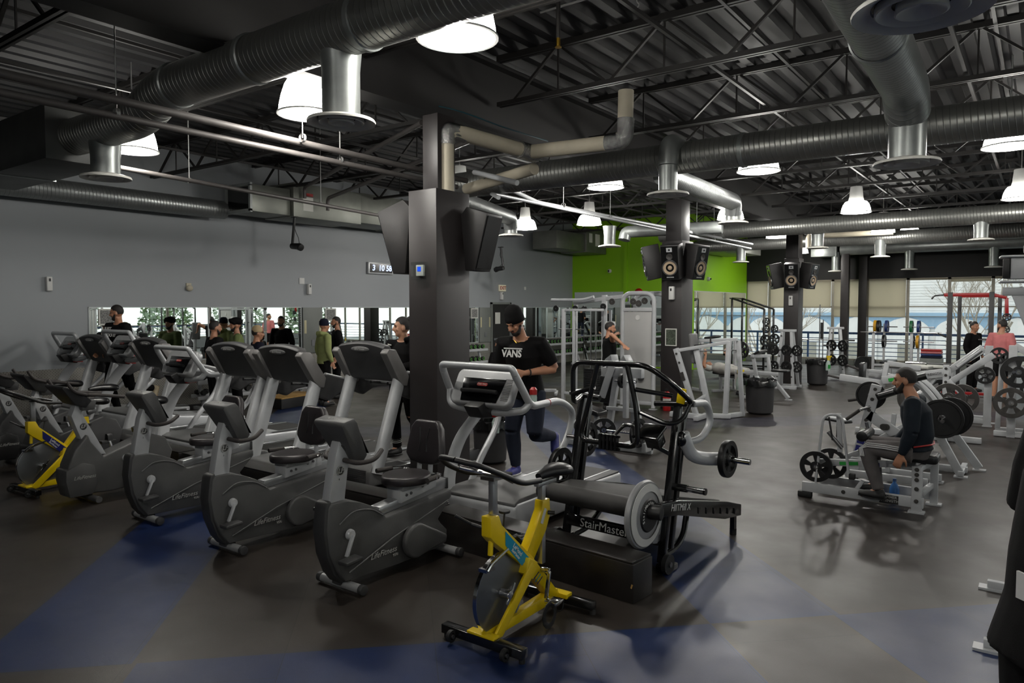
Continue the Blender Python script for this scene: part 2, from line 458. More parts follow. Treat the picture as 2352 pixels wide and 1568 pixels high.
def blind_mat():
    m, nt, b = nodes_mat('blind_cloth'); q = NB(nt); o = nt.nodes['Material Output']
    tr = q.n('ShaderNodeBsdfTranslucent'); tr.inputs[0].default_value = srgb((226, 220, 204)); mx = q.n('ShaderNodeMixShader'); mx.inputs[0].default_value = .72
    b.inputs['Base Color'].default_value = srgb((190, 184, 168)); b.inputs['Roughness'].default_value = .9
    q.l(b.outputs[0], mx.inputs[1]); q.l(tr.outputs[0], mx.inputs[2]); q.l(mx.outputs[0], o.inputs[0])
blind_mat()
def plane_box(name, x0, x1, y0, y1, z0, z1, m):
    return struct(G().box(x0, x1, y0, y1, z0, z1).out(name, m))
plane_box('floor', XL - .2, XR + .2, YF - .2, YB + .2, -.12, 0, 'floor_rubber')
plane_box('wall_left', XL - .2, XL, YF, YG, 0, ZC, 'wall_grey')
plane_box('wall_green', XL - .2, XN, YG, YG + .2, 0, ZC, 'wall_green')
plane_box('wall_return', XN - .2, XN, YG + .2, YB + .2, 0, ZC, 'wall_green')
plane_box('wall_front', XL - .2, XR + .2, YF - .2, YF, 0, ZC, 'wall_grey')
plane_box('wall_back', XN, XR + .2, YB, YB + .2, 2.98, ZC, 'wall_black')
plane_box('wall_back_sill', XN, XR + .2, YB, YB + .2, 0, .16, 'grey_panel')
plane_box('wall_right_header', XR, XR + .2, YF, YB, 3.0, ZC, 'wall_black')
plane_box('wall_right_sill', XR, XR + .2, YF, YB, 0, .5, 'wall_grey')
# beam seam on the green wall
struct(G().box(-11.55, -11.43, YG - .05, YG - .002, 2.2, 4.2).out('trim_1', 'wall_green'))
# corrugated roof deck
g = G(); n = int((XR - XL) / .3); pts = []
for i in range(n + 1):
    x = XL + i * .3
    pts += [(x, 5.01), (x + .1, 5.01), (x + .14, 5.1), (x + .26, 5.1)]
pts = [p for p in pts if p[0] <= XR + .1]
vs = [V(x, y, z) for (x, z) in pts for y in (YF, YB + .2)]
g.add(vs, [(2 * i, 2 * i + 1, 2 * i + 3, 2 * i + 2) for i in range(len(pts) - 1)])
g.box(XL - .2, XR + .3, YF - .2, YB + .2, 5.12, 5.2)
struct(g.out('ceiling', 'deck_black'))

# steel columns, girder, joists -------------------------------------------------
def column(x0, x1, y0, y1, ztop, core, nm, lab):
    t = thing('support_column', lab, 'column', ((x0 + x1) / 2, (y0 + y1) / 2, 0))
    hx, hy = (x1 - x0) / 2, (y1 - y0) / 2
    G().box(-hx, hx, -hy, hy, 0, ztop).out('column_casing', 'column_black', t, .008)
    G().box(-core, core, -core * 1.3, core * 1.3, ztop, 4.1).out('steel_core', 'column_black', t, .004)
    return t
column(-5.65, -5.24, 5.77, 6.32, 3.27, .11, 'a', 'large black boxed column beside the treadmills with a thermostat on it')
column(-6.1, -5.68, 13.26, 13.82, 3.3, .16, 'b', 'black boxed column behind the cable station carrying three loudspeakers')
column(-5.62, -5.24, 19.84, 20.3, 3.3, .16, 'c', 'black boxed column beside the plate tree and far dustbin')
for x, y, w, lab in ((-5.44, 26.3, .12, 'slim dark steel post in front of the windows, left of the pair'), (-5.02, 27.05, .13, 'slim dark steel post close to the windows, right of the pair')):
    G().box(x - w, x + w, y - w, y + w, 0, ZC).out('steel_post', 'column_black', None, .004)
    tag(bpy.context.scene.collection.objects[-1] if False else [o for o in COL.objects if o.name.startswith('steel_post')][-1], lab, 'post')
gr = thing('roof_girder', 'deep black roof girder running over the row of columns', 'girder', (-5.52, 0, 4.1))
G().box(-.14, .14, YF, YB, .0, .025).box(-.14, .14, YF, YB, .8, .83).out('flange', 'girder_black', gr)
G().box(-.03, .03, YF, YB, .02, .8).out('web', 'girder_black', gr)
jl = thing('roof_joist', 'black open-web steel joist under the corrugated roof deck', 'joist', (0, 0, 4.42), group='parallel roof joists')
for nm, x0, x1 in (('a', XL, -5.7), ('b', -5.4, XR)):
    G().box(x0, x1, -.045, -.012, 0, .05).box(x0, x1, .012, .045, 0, .05).out('bottom_chord', 'joist_black', jl)
    G().box(x0, x1, -.05, -.012, .53, .6).box(x0, x1, .012, .05, .53, .6).out('top_chord', 'joist_black', jl)
    g = G(); x = x0 + .2; k = 0
    while x + 1.3 < x1:
        g.bar((x, 0, .02), (x + .65, 0, .57), .035, .03); g.bar((x + .65, 0, .57), (x + 1.3, 0, .02), .03, .026)
        g.bar((x + .65, 0, .03), (x + .65, 0, .57), .018)
        x += 1.3; k += 1
    g.out('web_rods', 'joist_black', jl)
jys = [4.9 + 2.18 * k for k in range(-2, 11)]
jl.location = (0, jys[0], 4.42)
for y in jys[1:]: dup(jl, (0, y, 4.42))
for i, x in enumerate((-11.2, -8.6, -2.85, -.75, 2.0)):
    ye = YG - .02 if x < XN else YB; o = G().bar((x, YF, 4.5), (x, ye, 4.5), .035).bar((x + .25, YF, 4.96), (x + .25, ye, 4.96), .035).out('bridging_rod', 'joist_black')
    tag(o, 'thin black bridging rod tying the roof joists together', 'bridging', 'bridging between the joists')

# left wall: diamond plate, mirrors, panels, door --------------------------------
struct(G().box(XL, XL + .012, YF, YG, .08, .95).out('trim_2', 'diamond_plate'))
struct(G().box(XL, XL + .02, YF, YG, .0, .08).out('baseboard_left', 'black_paint'))
def mirror(y0, y1, lab, x=XL, z0=.96, z1=2.01):
    t = thing('wall_mirror', lab, 'mirror', (x, (y0 + y1) / 2, z0)); h = (y1 - y0) / 2
    G().box(.006, .012, -h + .012, h - .012, .012, z1 - z0 - .012).out('mirror_glass', 'mirror', t)
    G().box(.0, .016, -h, -h + .014, 0, z1 - z0).box(0, .016, h - .014, h, 0, z1 - z0).box(0, .016, -h, h, z1 - z0 - .014, z1 - z0).box(0, .016, -h, h, 0, .014).out('mirror_frame', 'mirror_edge', t)
    return t
mirror(5.88, 8.15, 'wall mirror above the diamond plate, behind the leftmost treadmills')
mirror(8.16, 10.42, 'wall mirror left of the grey electrical panel, behind the men in dark shirts')
mirror(11.0, 13.9, 'wall mirror right of the grey electrical panel, behind the green hoodie')
mirror(13.91, 16.8, 'wall mirror ending at the dark doorway, behind the big column')
mirror(19.05, 22.1, 'wall mirror nearest the green wall, over the dumbbell rack')
def panel(y0, y1, lab):
    t = thing('electrical_panel', lab, 'panel', (XL, (y0 + y1) / 2, .96)); h = (y1 - y0) / 2
    G().box(0, .05, -h, h, 0, 1.04).out('panel_door', 'grey_panel', t, .004)
    G().box(.05, .054, -h + .03, -h + .09, .45, .75).box(.05, .054, h - .09, h - .03, .45, .75).out('tape_strip', 'tape_tan', t)
    G().box(.05, .06, -.04, .04, .16, .3).out('latch', 'steel', t)
panel(10.44, 10.98, 'tall grey electrical panel with tan tape strips between two mirrors')
panel(16.82, 17.35, 'grey panel with tan strips left of the dark doorway')
panel(18.42, 19.03, 'grey panel with tan strips right of the dark doorway')
d = struct(G().box(XL, XL + .02, 17.42, 18.36, 0, 2.12).out('door_1', 'wall_black'))
G().box(0, .05, 17.38, 17.44, 0, 2.16).box(0, .05, 18.34, 18.4, 0, 2.16).box(0, .05, 17.38, 18.4, 2.1, 2.16).out('door_frame', 'grey_panel', d, 0, xf=Matrix.Translation((XL, 0, 0)))
G().box(XL + .02, XL + .05, 17.5, 18.3, 1.0, 1.06).out('push_bar', 'steel', d)
G().box(XL + .02, XL + .026, 17.6, 17.85, 1.5, 1.85).out('notice', 'paper', d)
mirror(YG - .001, YG, 'x') if False else None
# green wall mirrors (lower part)
for i, (x0, x1, lab) in enumerate(((-13.5, -11.3, 'tall wall mirror below the green paint, left half'), (-11.28, XN - .02, 'tall wall mirror below the green paint, right half'))):
    t = thing('wall_mirror', lab, 'mirror', ((x0 + x1) / 2, YG, .04)); h = (x1 - x0) / 2
    G().box(-h, h, -.012, -.006, 0, 2.48).out('mirror_glass', 'mirror', t)
    G().box(-h, h, -.016, 0, 2.48, 2.5).out('mirror_frame', 'mirror_edge', t)
t = thing('wall_mirror', 'full-height mirror on the return wall reflecting the black squat racks', 'mirror', (XN, (YG + YB) / 2, .04)); h = (YB - YG) / 2 - .1
G().box(.006, .012, -h, h, 0, 2.48).out('mirror_glass', 'mirror', t)
G().box(0, .016, -h, h, 2.48, 2.5).out('mirror_frame', 'mirror_edge', t)

# window walls ----------------------------------------------------------------------
wn = 0
def window(p0, p1, z0, z1, axis, at, blind=None, transom=None):
    """bay between p0 and p1 along axis ('x' or 'y') on plane `at`"""
    global wn; wn += 1
    def bx(g, a0, a1, d0, d1, b0, b1):
        return g.box(a0, a1, at + d0, at + d1, b0, b1) if axis == 'x' else g.box(at + d0, at + d1, a0, a1, b0, b1)
    g = G()
    for a, b, c, e in ((p0, p0 + .045, z0, z1), (p1 - .045, p1, z0, z1), (p0, p1, z0, z0 + .06), (p0, p1, z1 - .06, z1)): bx(g, a, b, .02, .1, c, e)
    if transom: bx(g, p0, p1, .03, .09, transom - .02, transom + .02)
    w = struct(g.out('window_%d' % wn, 'alu_frame'))
    g = G(); bx(g, p0 + .04, p1 - .04, .055, .061, z0 + .05, z1 - .05); g.out('pane', 'glass', w)
    if blind: 
        g = G(); bx(g, p0 + .05, p1 - .05, -.02, -.012, blind, z1 - .02)
        bx(g, p0 + .05, p1 - .05, -.035, .0, blind - .03, blind)
        g.out('roller_blind', 'blind_cloth', w)
    return w
xs = [XN, -8.25, -7.15, -6.05, -4.94, -3.71, -2.52, -1.34, -.16, 1.02, 2.2, 3.4, 4.6, 5.8, XR]
bl = [2.02, 2.02, 2.02, 1.7, 1.7, 2.93, 2.86, 2.93, 2.93, 2.0, 2.0, 2.9, 2.9, 2.9]
for i in range(len(xs) - 1): window(xs[i], xs[i + 1], .16, 2.98, 'x', YB, bl[i], 2.03)
y = YF
while y < YB - .2:
    window(y, min(y + 2.2, YB), .5, 3.0, 'y', XR, None, 1.15); y += 2.22

# outside -----------------------------------------------------------------------------
def railing(x0, x1, y, lab):
    t = thing('balcony_railing', lab, 'railing', ((x0 + x1) / 2, y, -.1)); h = (x1 - x0) / 2
    G().box(-h, h, -.04, .04, 1.12, 1.2).out('handrail', 'rail_blue', t)
    G().box(-h, h, -.04, .04, .0, .06).out('bottom_rail', 'rail_blue', t)
    for k in range(6): G().box(-h, h, -.012, .012, .2 + k * .15, .225 + k * .15).out('rail_bar', 'rail_blue', t)
    for k in range(int(h * 2 / 1.9) + 1): G().box(-h + k * 1.9 - .03, -h + k * 1.9 + .03, -.03, .03, 0, 1.15).out('baluster_post', 'rail_blue', t)
    return t
railing(-11, 9, 28.7, 'blue metal balcony railing outside the far windows')
r2 = railing(-15, 15, 0, 'blue metal balcony railing outside the right-hand windows'); r2.location = (8.4, 11, -.1); r2.rotation_euler = (0, 0, R(90))
tag(G().box(-12, 10, 27.5, 29, -.3, -.1).box(7.2, 8.7, -8, 27.5, -.3, -.1).out('balcony_slab', 'asphalt'), 'grey concrete balcony slab outside the windows', 'balcony')
struct(G().box(-90, 90, 29.1, 120, -4.3, -4.1).box(8.8, 90, -60, 29.1, -4.3, -4.1).out('ground', 'asphalt'))
b = thing('neighbour_building', 'white clapboard building with blue trim and arched gables across the street', 'building', (-6, 44, -5.0)); b.scale = (.72, 1, 1)
g = G().box(-22, 12, 0, 8, 0, 10.4)
for k in range(26): g.box(-22, 12, -.03, 0, 6.7 + k * .15, 6.8 + k * .15)
g.out('wall', 'bldg_white', b)
G().box(-22, 12, -.25, 0, 6.55, 6.72).box(-22, 12, -.5, 0, 10.3, 10.7).box(-22, 12, -.15, 0, 2.6, 2.8).out('trim_band', 'bldg_blue', b)
for k in range(10):
    x = -20.4 + k * 3.4
    arc = [(x - 1.45, 5.0), (x - 1.45, 5.55)] + [(x + 1.6 * math.cos(R(a)), 5.62 + .82 * math.sin(R(a)) + (.06 if a == 90 else 0)) for a in range(165, 14, -15)] + [(x + 1.45, 5.55), (x + 1.45, 5.0)]
    G().prism([(x - 1.7, 5.9), (x - 1.7, 6.5), (x + 1.7, 6.5), (x + 1.7, 5.9)], 'y', -.06, -.02).out('gable_panel', 'bldg_blue', b)
    G().prism(arc + [(x + 1.45, 3.2), (x - 1.45, 3.2)], 'y', -.14, -.06).out('arch', 'bldg_white', b)
    w = G().box(x - .6, x + .6, -.2, -.14, 3.6, 5.1).out('window', 'bldg_white', b)
    G().box(x - .52, x + .52, -.22, -.2, 3.68, 5.02).out('pane', 'bldg_glass', w)
    G().box(x - .52, x - .02, -.21, -.14, .8, 2.2).box(x + .02, x + .52, -.21, -.14, .8, 2.2).out('window', 'bldg_glass', b)
def tree(x, y, h, seed, lab, z=-4.1, depth=5, spread=.55):
    rnd = random.Random(seed); g = G()
    def br(p, d, L, r, k):
        e = p + d * L; g.tube([p, (p + e) / 2 + V(rnd.uniform(-1, 1), rnd.uniform(-1, 1), 0) * L * .05, e], [r, r * .85, r * .7], 5 if k > 2 else 4, cap=False)
        if k == 0: return
        for _ in range(3 if k > 1 else 4):
            nd = (d + V(rnd.uniform(-1, 1), rnd.uniform(-1, 1), rnd.uniform(-.2, .7)) * spread * 1.25).normalized()
            br(p + d * L * rnd.uniform(.55, 1), nd, L * rnd.uniform(.6, .8), r * .55, k - 1)
    br(V(0, 0, 0), V(0, 0, 1), h * .34, h * .012, depth)
    o = g.out('bare_tree', 'bark'); o.location = (x, y, z)
    tag(o, lab, 'tree'); return o
tree(-2.2, 39, 11, 3, 'bare branching tree outside the windows right of centre', depth=6)
tree(1.6, 36, 10, 5, 'bare branching tree outside the windows at the far right', depth=6)
tree(-11.5, 38, 9, 8, 'bare pale tree outside the windows behind the far column', depth=5)
rnd = random.Random(4)
for i in range(9):
    g = G(); y = -8 + i * 5.2; x = 17 + rnd.uniform(-1, 2); hh = 9 + rnd.uniform(-2, 2)
    for k in range(2400):
        a = rnd.uniform(0, 2 * PI); q = rnd.random() ** .5; zz = q * hh; rr = (1 - q * .55) * 2.6 * rnd.uniform(.6, 1)
        p = V(rr * math.cos(a), rr * math.sin(a), zz); dd = V(rnd.uniform(-1, 1), rnd.uniform(-1, 1), rnd.uniform(-.6, 1)).normalized() * .14; w = dd.orthogonal().normalized() * .09
        g.add([p - dd, p + w, p + dd, p - w], [(0, 1, 2, 3)])
    t = thing('hedge_tree', 'green leafy tree beyond the right-hand windows, seen in the mirrors', 'tree', (x, y, -4.1), group='green trees beyond the side windows')
    g.out('foliage', 'conifer', t); G().cyl((0, 0, 0), (0, 0, hh * .8), .2, .08).out('trunk', 'bark', t)
# ------------------------------------------------------------------ ducts, lamps, pipes
SKY = 2.3; LAMPW = 95; EXPO = -0.12
def duct_mat():
    for nm, ax, rgb in (('duct_spiral', 0, (146, 147, 143)), ('duct_spiral_y', 1, (150, 153, 152))):
        m, nt, b = nodes_mat(nm); q = NB(nt); tc = q.n('ShaderNodeTexCoord'); sp = q.n('ShaderNodeSeparateXYZ'); q.l(tc.outputs['Object'], sp.inputs[0])
        n = q.n('ShaderNodeTexNoise'); n.inputs['Scale'].default_value = 3; q.l(tc.outputs['Object'], n.inputs['Vector'])
        f = q.m('FRACT', q.m('DIVIDE', q.m('ADD', sp.outputs[ax], q.m('MULTIPLY', sp.outputs[2], .12)), .058))
        h = q.m('MAXIMUM', q.m('SUBTRACT', 1.0, q.m('MULTIPLY', q.m('ABSOLUTE', q.m('SUBTRACT', f, .5)), 11.0)), 0.0)
        bp = q.n('ShaderNodeBump'); bp.inputs['Strength'].default_value = 1; bp.inputs['Distance'].default_value = .007
        q.l(q.m('ADD', h, q.m('MULTIPLY', n.outputs['Fac'], .8)), bp.inputs['Height']); q.l(bp.outputs[0], b.inputs['Normal'])
        b.inputs['Base Color'].default_value = srgb(rgb); b.inputs['Metallic'].default_value = .75
        q.l(q.m('ADD', .26, q.m('MULTIPLY', n.outputs['Fac'], .2)), b.inputs['Roughness'])
duct_mat()
def duct(label, paths, r, m='duct_spiral', group=None, name='spiral_duct', collars=()):
    t = thing(name, label, 'duct', paths[0][0], group=group); o = V(paths[0][0])
    for i, p in enumerate(paths):
        rr = r[i] if isinstance(r, (list, tuple)) else r
        G().tube([V(a) - o for a in fil(p, rr * 1.7, 6)], rr, 28, cap=True).out('duct_run' if i == 0 else 'duct_branch', m, t)
    for c, ax in collars:
        rr = r[0] if isinstance(r, (list, tuple)) else r
        G().lathe([(rr, -.03), (rr + .012, -.02), (rr + .012, .02), (rr, .03)], V(c) - o, ax, 28).out('collar', 'galv', t)
    return t
mat('diffuser_white', (240, 238, 230), .45, 0, .03)
def diffuser(x, y, z, r, pipe_r, top, label, saddle=True, plain=False):
    t = thing('round_diffuser', label, 'diffuser', (x, y, z))
    G().lathe([(pipe_r, .02), (pipe_r, top - z - (.16 if saddle else 0))] + ([(pipe_r * 1.1, top - z - .02), (pipe_r * 1.2, top - z + .06)] if saddle else []), n=28).out('drop_pipe', 'galv', t)
    s = r / .3
    G().lathe([(pipe_r, .03), (r * .62, .035), (r * .97, .012), (r, .0), (r * .99, -.012), (r * .9, -.004), (r * .72, .02)], n=36).out('diffuser_flange', 'diffuser_white', t)
    if not plain:
        G().lathe([(r * .66, .03 * s), (r * .66, -.008 * s), (r * .64, -.012 * s), (r * .42, .03 * s)], n=32).out('diffuser_ring', 'diffuser_white', t)
        G().lathe([(r * .36, .03 * s), (r * .38, -.014 * s), (r * .35, -.018 * s), (.001, .02 * s)], n=28).out('diffuser_cone', 'diffuser_white', t)
        G().lathe([(r * .7, .028), (.001, .05)], n=24).out('throat', 'black_plastic', t)
    return t
# main ducts
duct('fat spiral duct running across the top left of the room', [[(1.5, 3.58, 4.0), (-6.6, 3.56, 4.0), (-7.0, 3.56, 3.82), (-8.4, 3.56, 3.82)]], .19, collars=(((-3.9, 3.57, 4.0), (1, 0, 0)), ((-6.36, 3.56, 4.0), (1, 0, 0)), ((-5.2, 3.56, 4.0), (1, 0, 0))))
diffuser(-4.2, 3.6, 3.36, .25, .138, 3.88, 'galvanised drop with round diffuser hanging over the treadmills')
diffuser(-7.8, 3.58, 3.33, .24, .138, 3.7, 'galvanised drop with round diffuser nearest the left wall')
duct('long spiral duct crossing behind the first column', [[(-7.68, 8.44, 3.84), (2.2, 8.62, 3.84)]], .19, collars=(((-2.9, 8.53, 3.84), (1, 0, 0)),))
duct('spiral duct end dropping on the right beside the big diffuser', [[(-.8, .6, 3.84), (-1.0, 6.95, 3.84), (-1.02, 7.22, 3.7)]], .18, 'duct_spiral_y', collars=(((-.96, 5.5, 3.84), (0, 1, 0)),))
diffuser(-1.02, 7.25, 3.27, .27, .15, 3.72, 'galvanised drop with round diffuser at the end of the right-hand duct', saddle=False)
diffuser(-.5, 3.88, 3.38, .3, .16, 4.06, 'big white round diffuser at the very top right')
duct('short spiral duct from the big top right diffuser', [[(-.5, 3.88, 4.1), (-.5, 1.0, 4.1)]], .19, 'duct_spiral_y')
duct('silver elbow over the middle column', [[(-3.7, 8.5, 3.98), (-3.7, 8.22, 3.98), (-3.7, 8.2, 3.7)]], .118, 'galv', name='elbow_duct')
diffuser(-3.7, 8.2, 3.36, .25, .112, 3.7, 'chrome drop with diffuser in front of the middle column', saddle=False)
duct('silver branch duct running back from the middle duct', [[(-4.0, 8.7, 3.7), (-4.1, 11.6, 3.7), (-4.12, 11.65, 3.5)]], .135, 'duct_spiral_y', name='branch_duct')
diffuser(-4.12, 11.66, 3.37, .24, .12, 3.56, 'chrome drop with diffuser at the end of the middle branch duct', saddle=False)
duct('silver branch duct left of the middle duct', [[(-7.4, 8.5, 3.7), (-8.24, 11.15, 3.7), (-8.26, 11.2, 3.5)]], .135, 'duct_spiral_y', name='branch_duct')
diffuser(-8.26, 11.2, 3.37, .24, .12, 3.56, 'chrome drop with diffuser right of the first column', saddle=False)
duct('dark branch duct behind the middle loudspeakers', [[(-5.9, 16.0, 3.8), (-8.1, 15.6, 3.8), (-8.12, 15.55, 3.6)]], .14, 'galv', name='branch_duct')
diffuser(-8.1, 14.8, 3.4, .26, .13, 3.8, 'galvanised drop with diffuser in front of the green wall')
duct('spiral duct crossing the back third of the room', [[(-8.1, 17.55, 3.88), (5, 17.7, 3.88)]], .19)
duct('spiral duct farther back than the lamps', [[(-8.8, 21.5, 3.86), (6.8, 21.6, 3.86)]], .175)
duct('bright spiral duct just before the window wall', [[(-5.6, 26.3, 3.95), (6.8, 26.3, 3.95)]], .2, 'galv')
for x, y, z, tp, lab in ((-4.3, 17.8, 3.38, 3.74, 'drop diffuser under the back third duct, left'), (-1.1, 17.65, 3.38, 3.74, 'drop diffuser under the back third duct, at the right edge'), (-3.6, 21.5, 3.35, 3.74, 'drop diffuser under the far duct, left of the red rack'), (-7.35, 21.5, 3.35, 3.74, 'drop diffuser beside the bright green wall'),
                         (-3.55, 26.3, 3.22, 3.8, 'short drop diffuser before the windows, left of the red rack'), (-1.3, 26.3, 3.22, 3.8, 'short drop diffuser before the windows, above the red rack'), (-5.75, 26.3, 3.22, 3.8, 'short drop diffuser before the windows, behind the dark posts')):
    diffuser(x, y, z, .24, .13, tp, lab)
# left wall duct and air handlers
mat('dark_sheet', (84, 85, 84), .5, .5, .15, 3)
duct('spiral duct running along the top of the left wall', [[(-13.2, -5, 3.93), (-13.2, 8.3, 3.93)]], .18, 'duct_spiral_y')
t = thing('air_handler', 'dark sheet-metal air handler box at the upper left corner', 'air handler', (-9.55, 3.56, 3.55))
G().box(-1.5, 1.15, -.3, .35, 0, .56).out('casing', 'dark_sheet', t, .006)
G().box(-.3, -.27, -.31, .36, -.01, .57).out('seam_flange', 'galv', t)
t = thing('air_handler', 'long galvanised air handler with an open black inlet high on the left wall', 'air handler', (-12.7, 8.3, 3.85))
G().box(-.4, .4, .0, .9, .0, .52).out('inlet_duct', 'galv_box', t, .004)
G().box(-.34, .34, -.012, .0, .05, .47).out('inlet_grille', 'screen_black', t)
G().box(-.42, .42, -.03, .02, -.02, .04).box(-.42, .42, -.03, .02, .48, .54).box(-.42, -.36, -.03, .02, 0, .5).box(.36, .42, -.03, .02, 0, .5).out('inlet_flange', 'galv', t)
G().box(-.48, .48, .92, 2.7, -.02, .66).out('casing', 'galv_box', t, .006)
G().box(.48, .485, 1.15, 1.4, .42, .48).out('warning_label', 'red', t)
G().box(.48, .485, 1.15, 1.4, .12, .4).out('rating_plate', 'paper', t)
G().box(-.45, .45, 2.72, 5.2, .02, .68).box(-.46, .46, 4.0, 4.04, 0, .7).out('supply_plenum', 'galv_box', t, .006)
G().tube([(.5, 4.6, .3), (.75, 4.6, .3)], .22, 20).out('duct_takeoff', 'galv', t)
t = thing('air_handler', 'grey air handler box above the corner of the green wall', 'air handler', (-12.7, 19.0, 3.85))
G().box(-.45, .45, 0, 1.7, 0, .55).out('inlet_duct', 'galv_box', t, .006)
G().box(-.5, .5, 1.72, 3.05, -.03, .75).out('casing', 'galv_box', t, .006)
G().box(.5, .505, 1.9, 2.1, .3, .6).box(.5, .505, 2.3, 2.6, .2, .6).out('rating_plate', 'paper', t)
t = thing('air_handler', 'pale air handler box above the bright green return wall', 'air handler', (-8.5, 22.2, 3.75))
G().box(-.5, .7, 0, 2.6, 0, .42).out('casing', 'galv_box', t, .006)
G().box(.7, .705, .3, .5, .1, .3).out('rating_plate', 'paper', t)
t = thing('duct_box', 'bright sheet-metal box joining the duct before the windows', 'duct box', (-5.7, 26.3, 3.72))
G().box(-.8, .0, -.25, .25, 0, .5).out('casing', 'galv', t, .006); G().box(-.02, .02, -.27, .27, -.02, .52).out('flange', 'galv', t)
# lamps
LAMPS = [(-3.39, 3.96, 3.9), (-5.9, 4.63, 3.9), (-8.95, 4.43, 3.9), (-.5, 3.9, 3.9), (-5.66, 10.2, 3.9), (-3.27, 10.24, 3.9), (-.39, 10.43, 3.9), (-8.11, 9.52, 3.9),
         (-10.17, 14.37, 3.9), (-8.46, 14.49, 3.9), (-5.5, 15.4, 3.9), (-3.1, 15.8, 3.9), (-.4, 15.5, 3.9), (-3.36, 20.39, 3.9), (-5.93, 20.19, 3.9), (-3.04, 22.4, 3.95), (-6.6, 25.0, 3.8),
         (-3.4, -1.8, 3.9), (-.5, -1.9, 3.9), (2.4, 1.2, 3.9), (2.4, 7.2, 3.9), (2.4, 13.0, 3.9), (2.4, 19.5, 3.9)]  # this row: out-of-view lamps added to brighten the front and right
LLAB = ['bright dome lamp at the top centre, partly behind the fat duct', 'bright dome lamp left of the hanging diffuser drop', 'bright dome lamp low on the left beside the wall diffuser', 'dome lamp above the top edge on the right', 'dome lamp left of the middle column chrome drop', 'dome lamp under the long duct, right of the middle column drop', 'dome lamp at the right edge under the long duct', 'dome lamp just behind the first column',
        'dome lamp far back left of the green wall', 'dome lamp far back over the green wall corner', 'dome lamp behind the middle branch drop', 'dome lamp at mid distance right of centre', 'dome lamp at mid distance by the right edge', 'far dome lamp above the dark posts', 'far dome lamp above the far column', 'small far dome lamp beyond the back duct', 'smallest dome lamp near the window wall'] + ['added dome fill lamp behind the camera, %s' % k for k in ('left', 'right')] + ['added dome fill lamp over the right-hand side of the room, %s' % k for k in ('nearest', 'second', 'third', 'farthest')]
def dome(loc, lab, low=False):
    t = thing('dome_lamp', lab, 'ceiling lamp', loc)
    G().lathe([(.275, .0), (.262, .07), (.235, .15), (.2, .2), (.14, .22)] if low else [(.275, .0), (.27, .06), (.25, .16), (.215, .27), (.16, .36), (.1, .4)], n=32).out('lamp_shade', 'lamp_glow', t)
    G().lathe([(.272, .004), (.292, .002), (.292, -.012), (.272, -.012)], n=32).out('rim', 'white_plastic', t)
    G().lathe([(.001, .5), (.11, .5), (.13, .3), (.15, .21)] if low else [(.001, .5), (.11, .5), (.12, .4), (.1, .38)], n=16).out('ballast_housing', 'white_plastic', t)
    G().cyl((0, 0, .5), (0, 0, 4.95 - loc[2]), .009).out('hanger', 'wire', t)
    return t
L0 = dome(LAMPS[0], LLAB[0]); L1 = None
for k, (p, l) in list(enumerate(zip(LAMPS, LLAB)))[1:]:
    if k < 4: dup(L0, p, 0, l)
    elif L1 is None: L1 = dome(p, l, True)
    else: dup(L1, p, 0, l)
# pipes
def pipe(label, pts, r, m='pipe_paint', name='ceiling_pipe', rr=.12, group=None, cat='pipe', hang=()):
    t = thing(name, label, cat, pts[0], group=group); o = V(pts[0])
    G().tube([p - o for p in fil(pts, rr, 5)], r, 12).out('pipe_run', m, t)
    for h in hang:
        h = V(h) - o; G().cyl(h, (h.x, h.y, 5.0 - o.z), .006, n=6).lathe([(r + .008, -.015), (r + .008, .015)], h, (0, 1, 0), 12).out('pipe_hanger', 'wire', t)
    return t
pipe('grey gas pipe under the fat duct, lower of the pair', [(-6.27, -4, 3.6), (-6.35, 7.4, 3.6)], .032, hang=((-6.33, 5.4, 3.63), (-6.32, 3.0, 3.63)))
pipe('grey gas pipe under the fat duct, upper of the pair', [(-6.0, -4, 3.7), (-6.35, 7.6, 3.71)], .036, hang=((-6.2, 4.8, 3.74),))
pipe('thin grey conduit crossing in front of the long air handler', [(-9.0, 3.6, 3.7), (-10.1, 10.2, 3.7), (-9.9, 12, 3.7)], .03, hang=((-9.4, 5.4, 3.72), (-9.75, 7.9, 3.72)))
pipe('dark sprinkler pipe left of the first column, lower', [(-12.0, 9.9, 4.0), (-12.0, 9.9, 4.25), (-6.2, 7.6, 4.25)], .036)
pipe('dark sprinkler pipe left of the first column, upper', [(-12.1, 9.4, 4.2), (-12.1, 9.4, 4.42), (-6.6, 7.0, 4.4)], .036)
pipe('pale speaker conduit crossing between the columns, upper', [(-5.0, 6.9, 3.45), (-6.0, 7.3, 3.75), (-6.75, 9.9, 3.72), (-6.4, 19.6, 3.7)], .032, 'silver_light', hang=((-6.7, 10.6, 3.75), (-6.5, 16, 3.75)))
pipe('pale speaker conduit crossing between the columns, lower', [(-5.5, 7.2, 3.36), (-6.4, 8.2, 3.62), (-6.5, 19.8, 3.6)], .026, 'silver_light', hang=((-6.45, 11.8, 3.64), (-6.47, 17, 3.64)))
t = pipe('cream insulated pipe rising from the first column and elbowing back', [(-5.34, 6.05, 3.27), (-5.34, 6.05, 3.95), (-5.04, 7.2, 3.86)], .085, 'pipe_cover', 'insulated_pipe', .14)
G().tube([p - V(-5.34, 6.05, 3.27) for p in fil([(-5.34, 6.05, 3.78), (-5.34, 6.05, 3.95), (-5.3, 6.3, 3.93)], .14, 6)], .095, 16).out('foil_elbow', 'foil', t)
G().cyl(V(-5.07, 7.05, 3.87) - V(-5.34, 6.05, 3.27), V(-5.02, 7.32, 3.85) - V(-5.34, 6.05, 3.27), .1).out('foil_tee', 'foil', t)
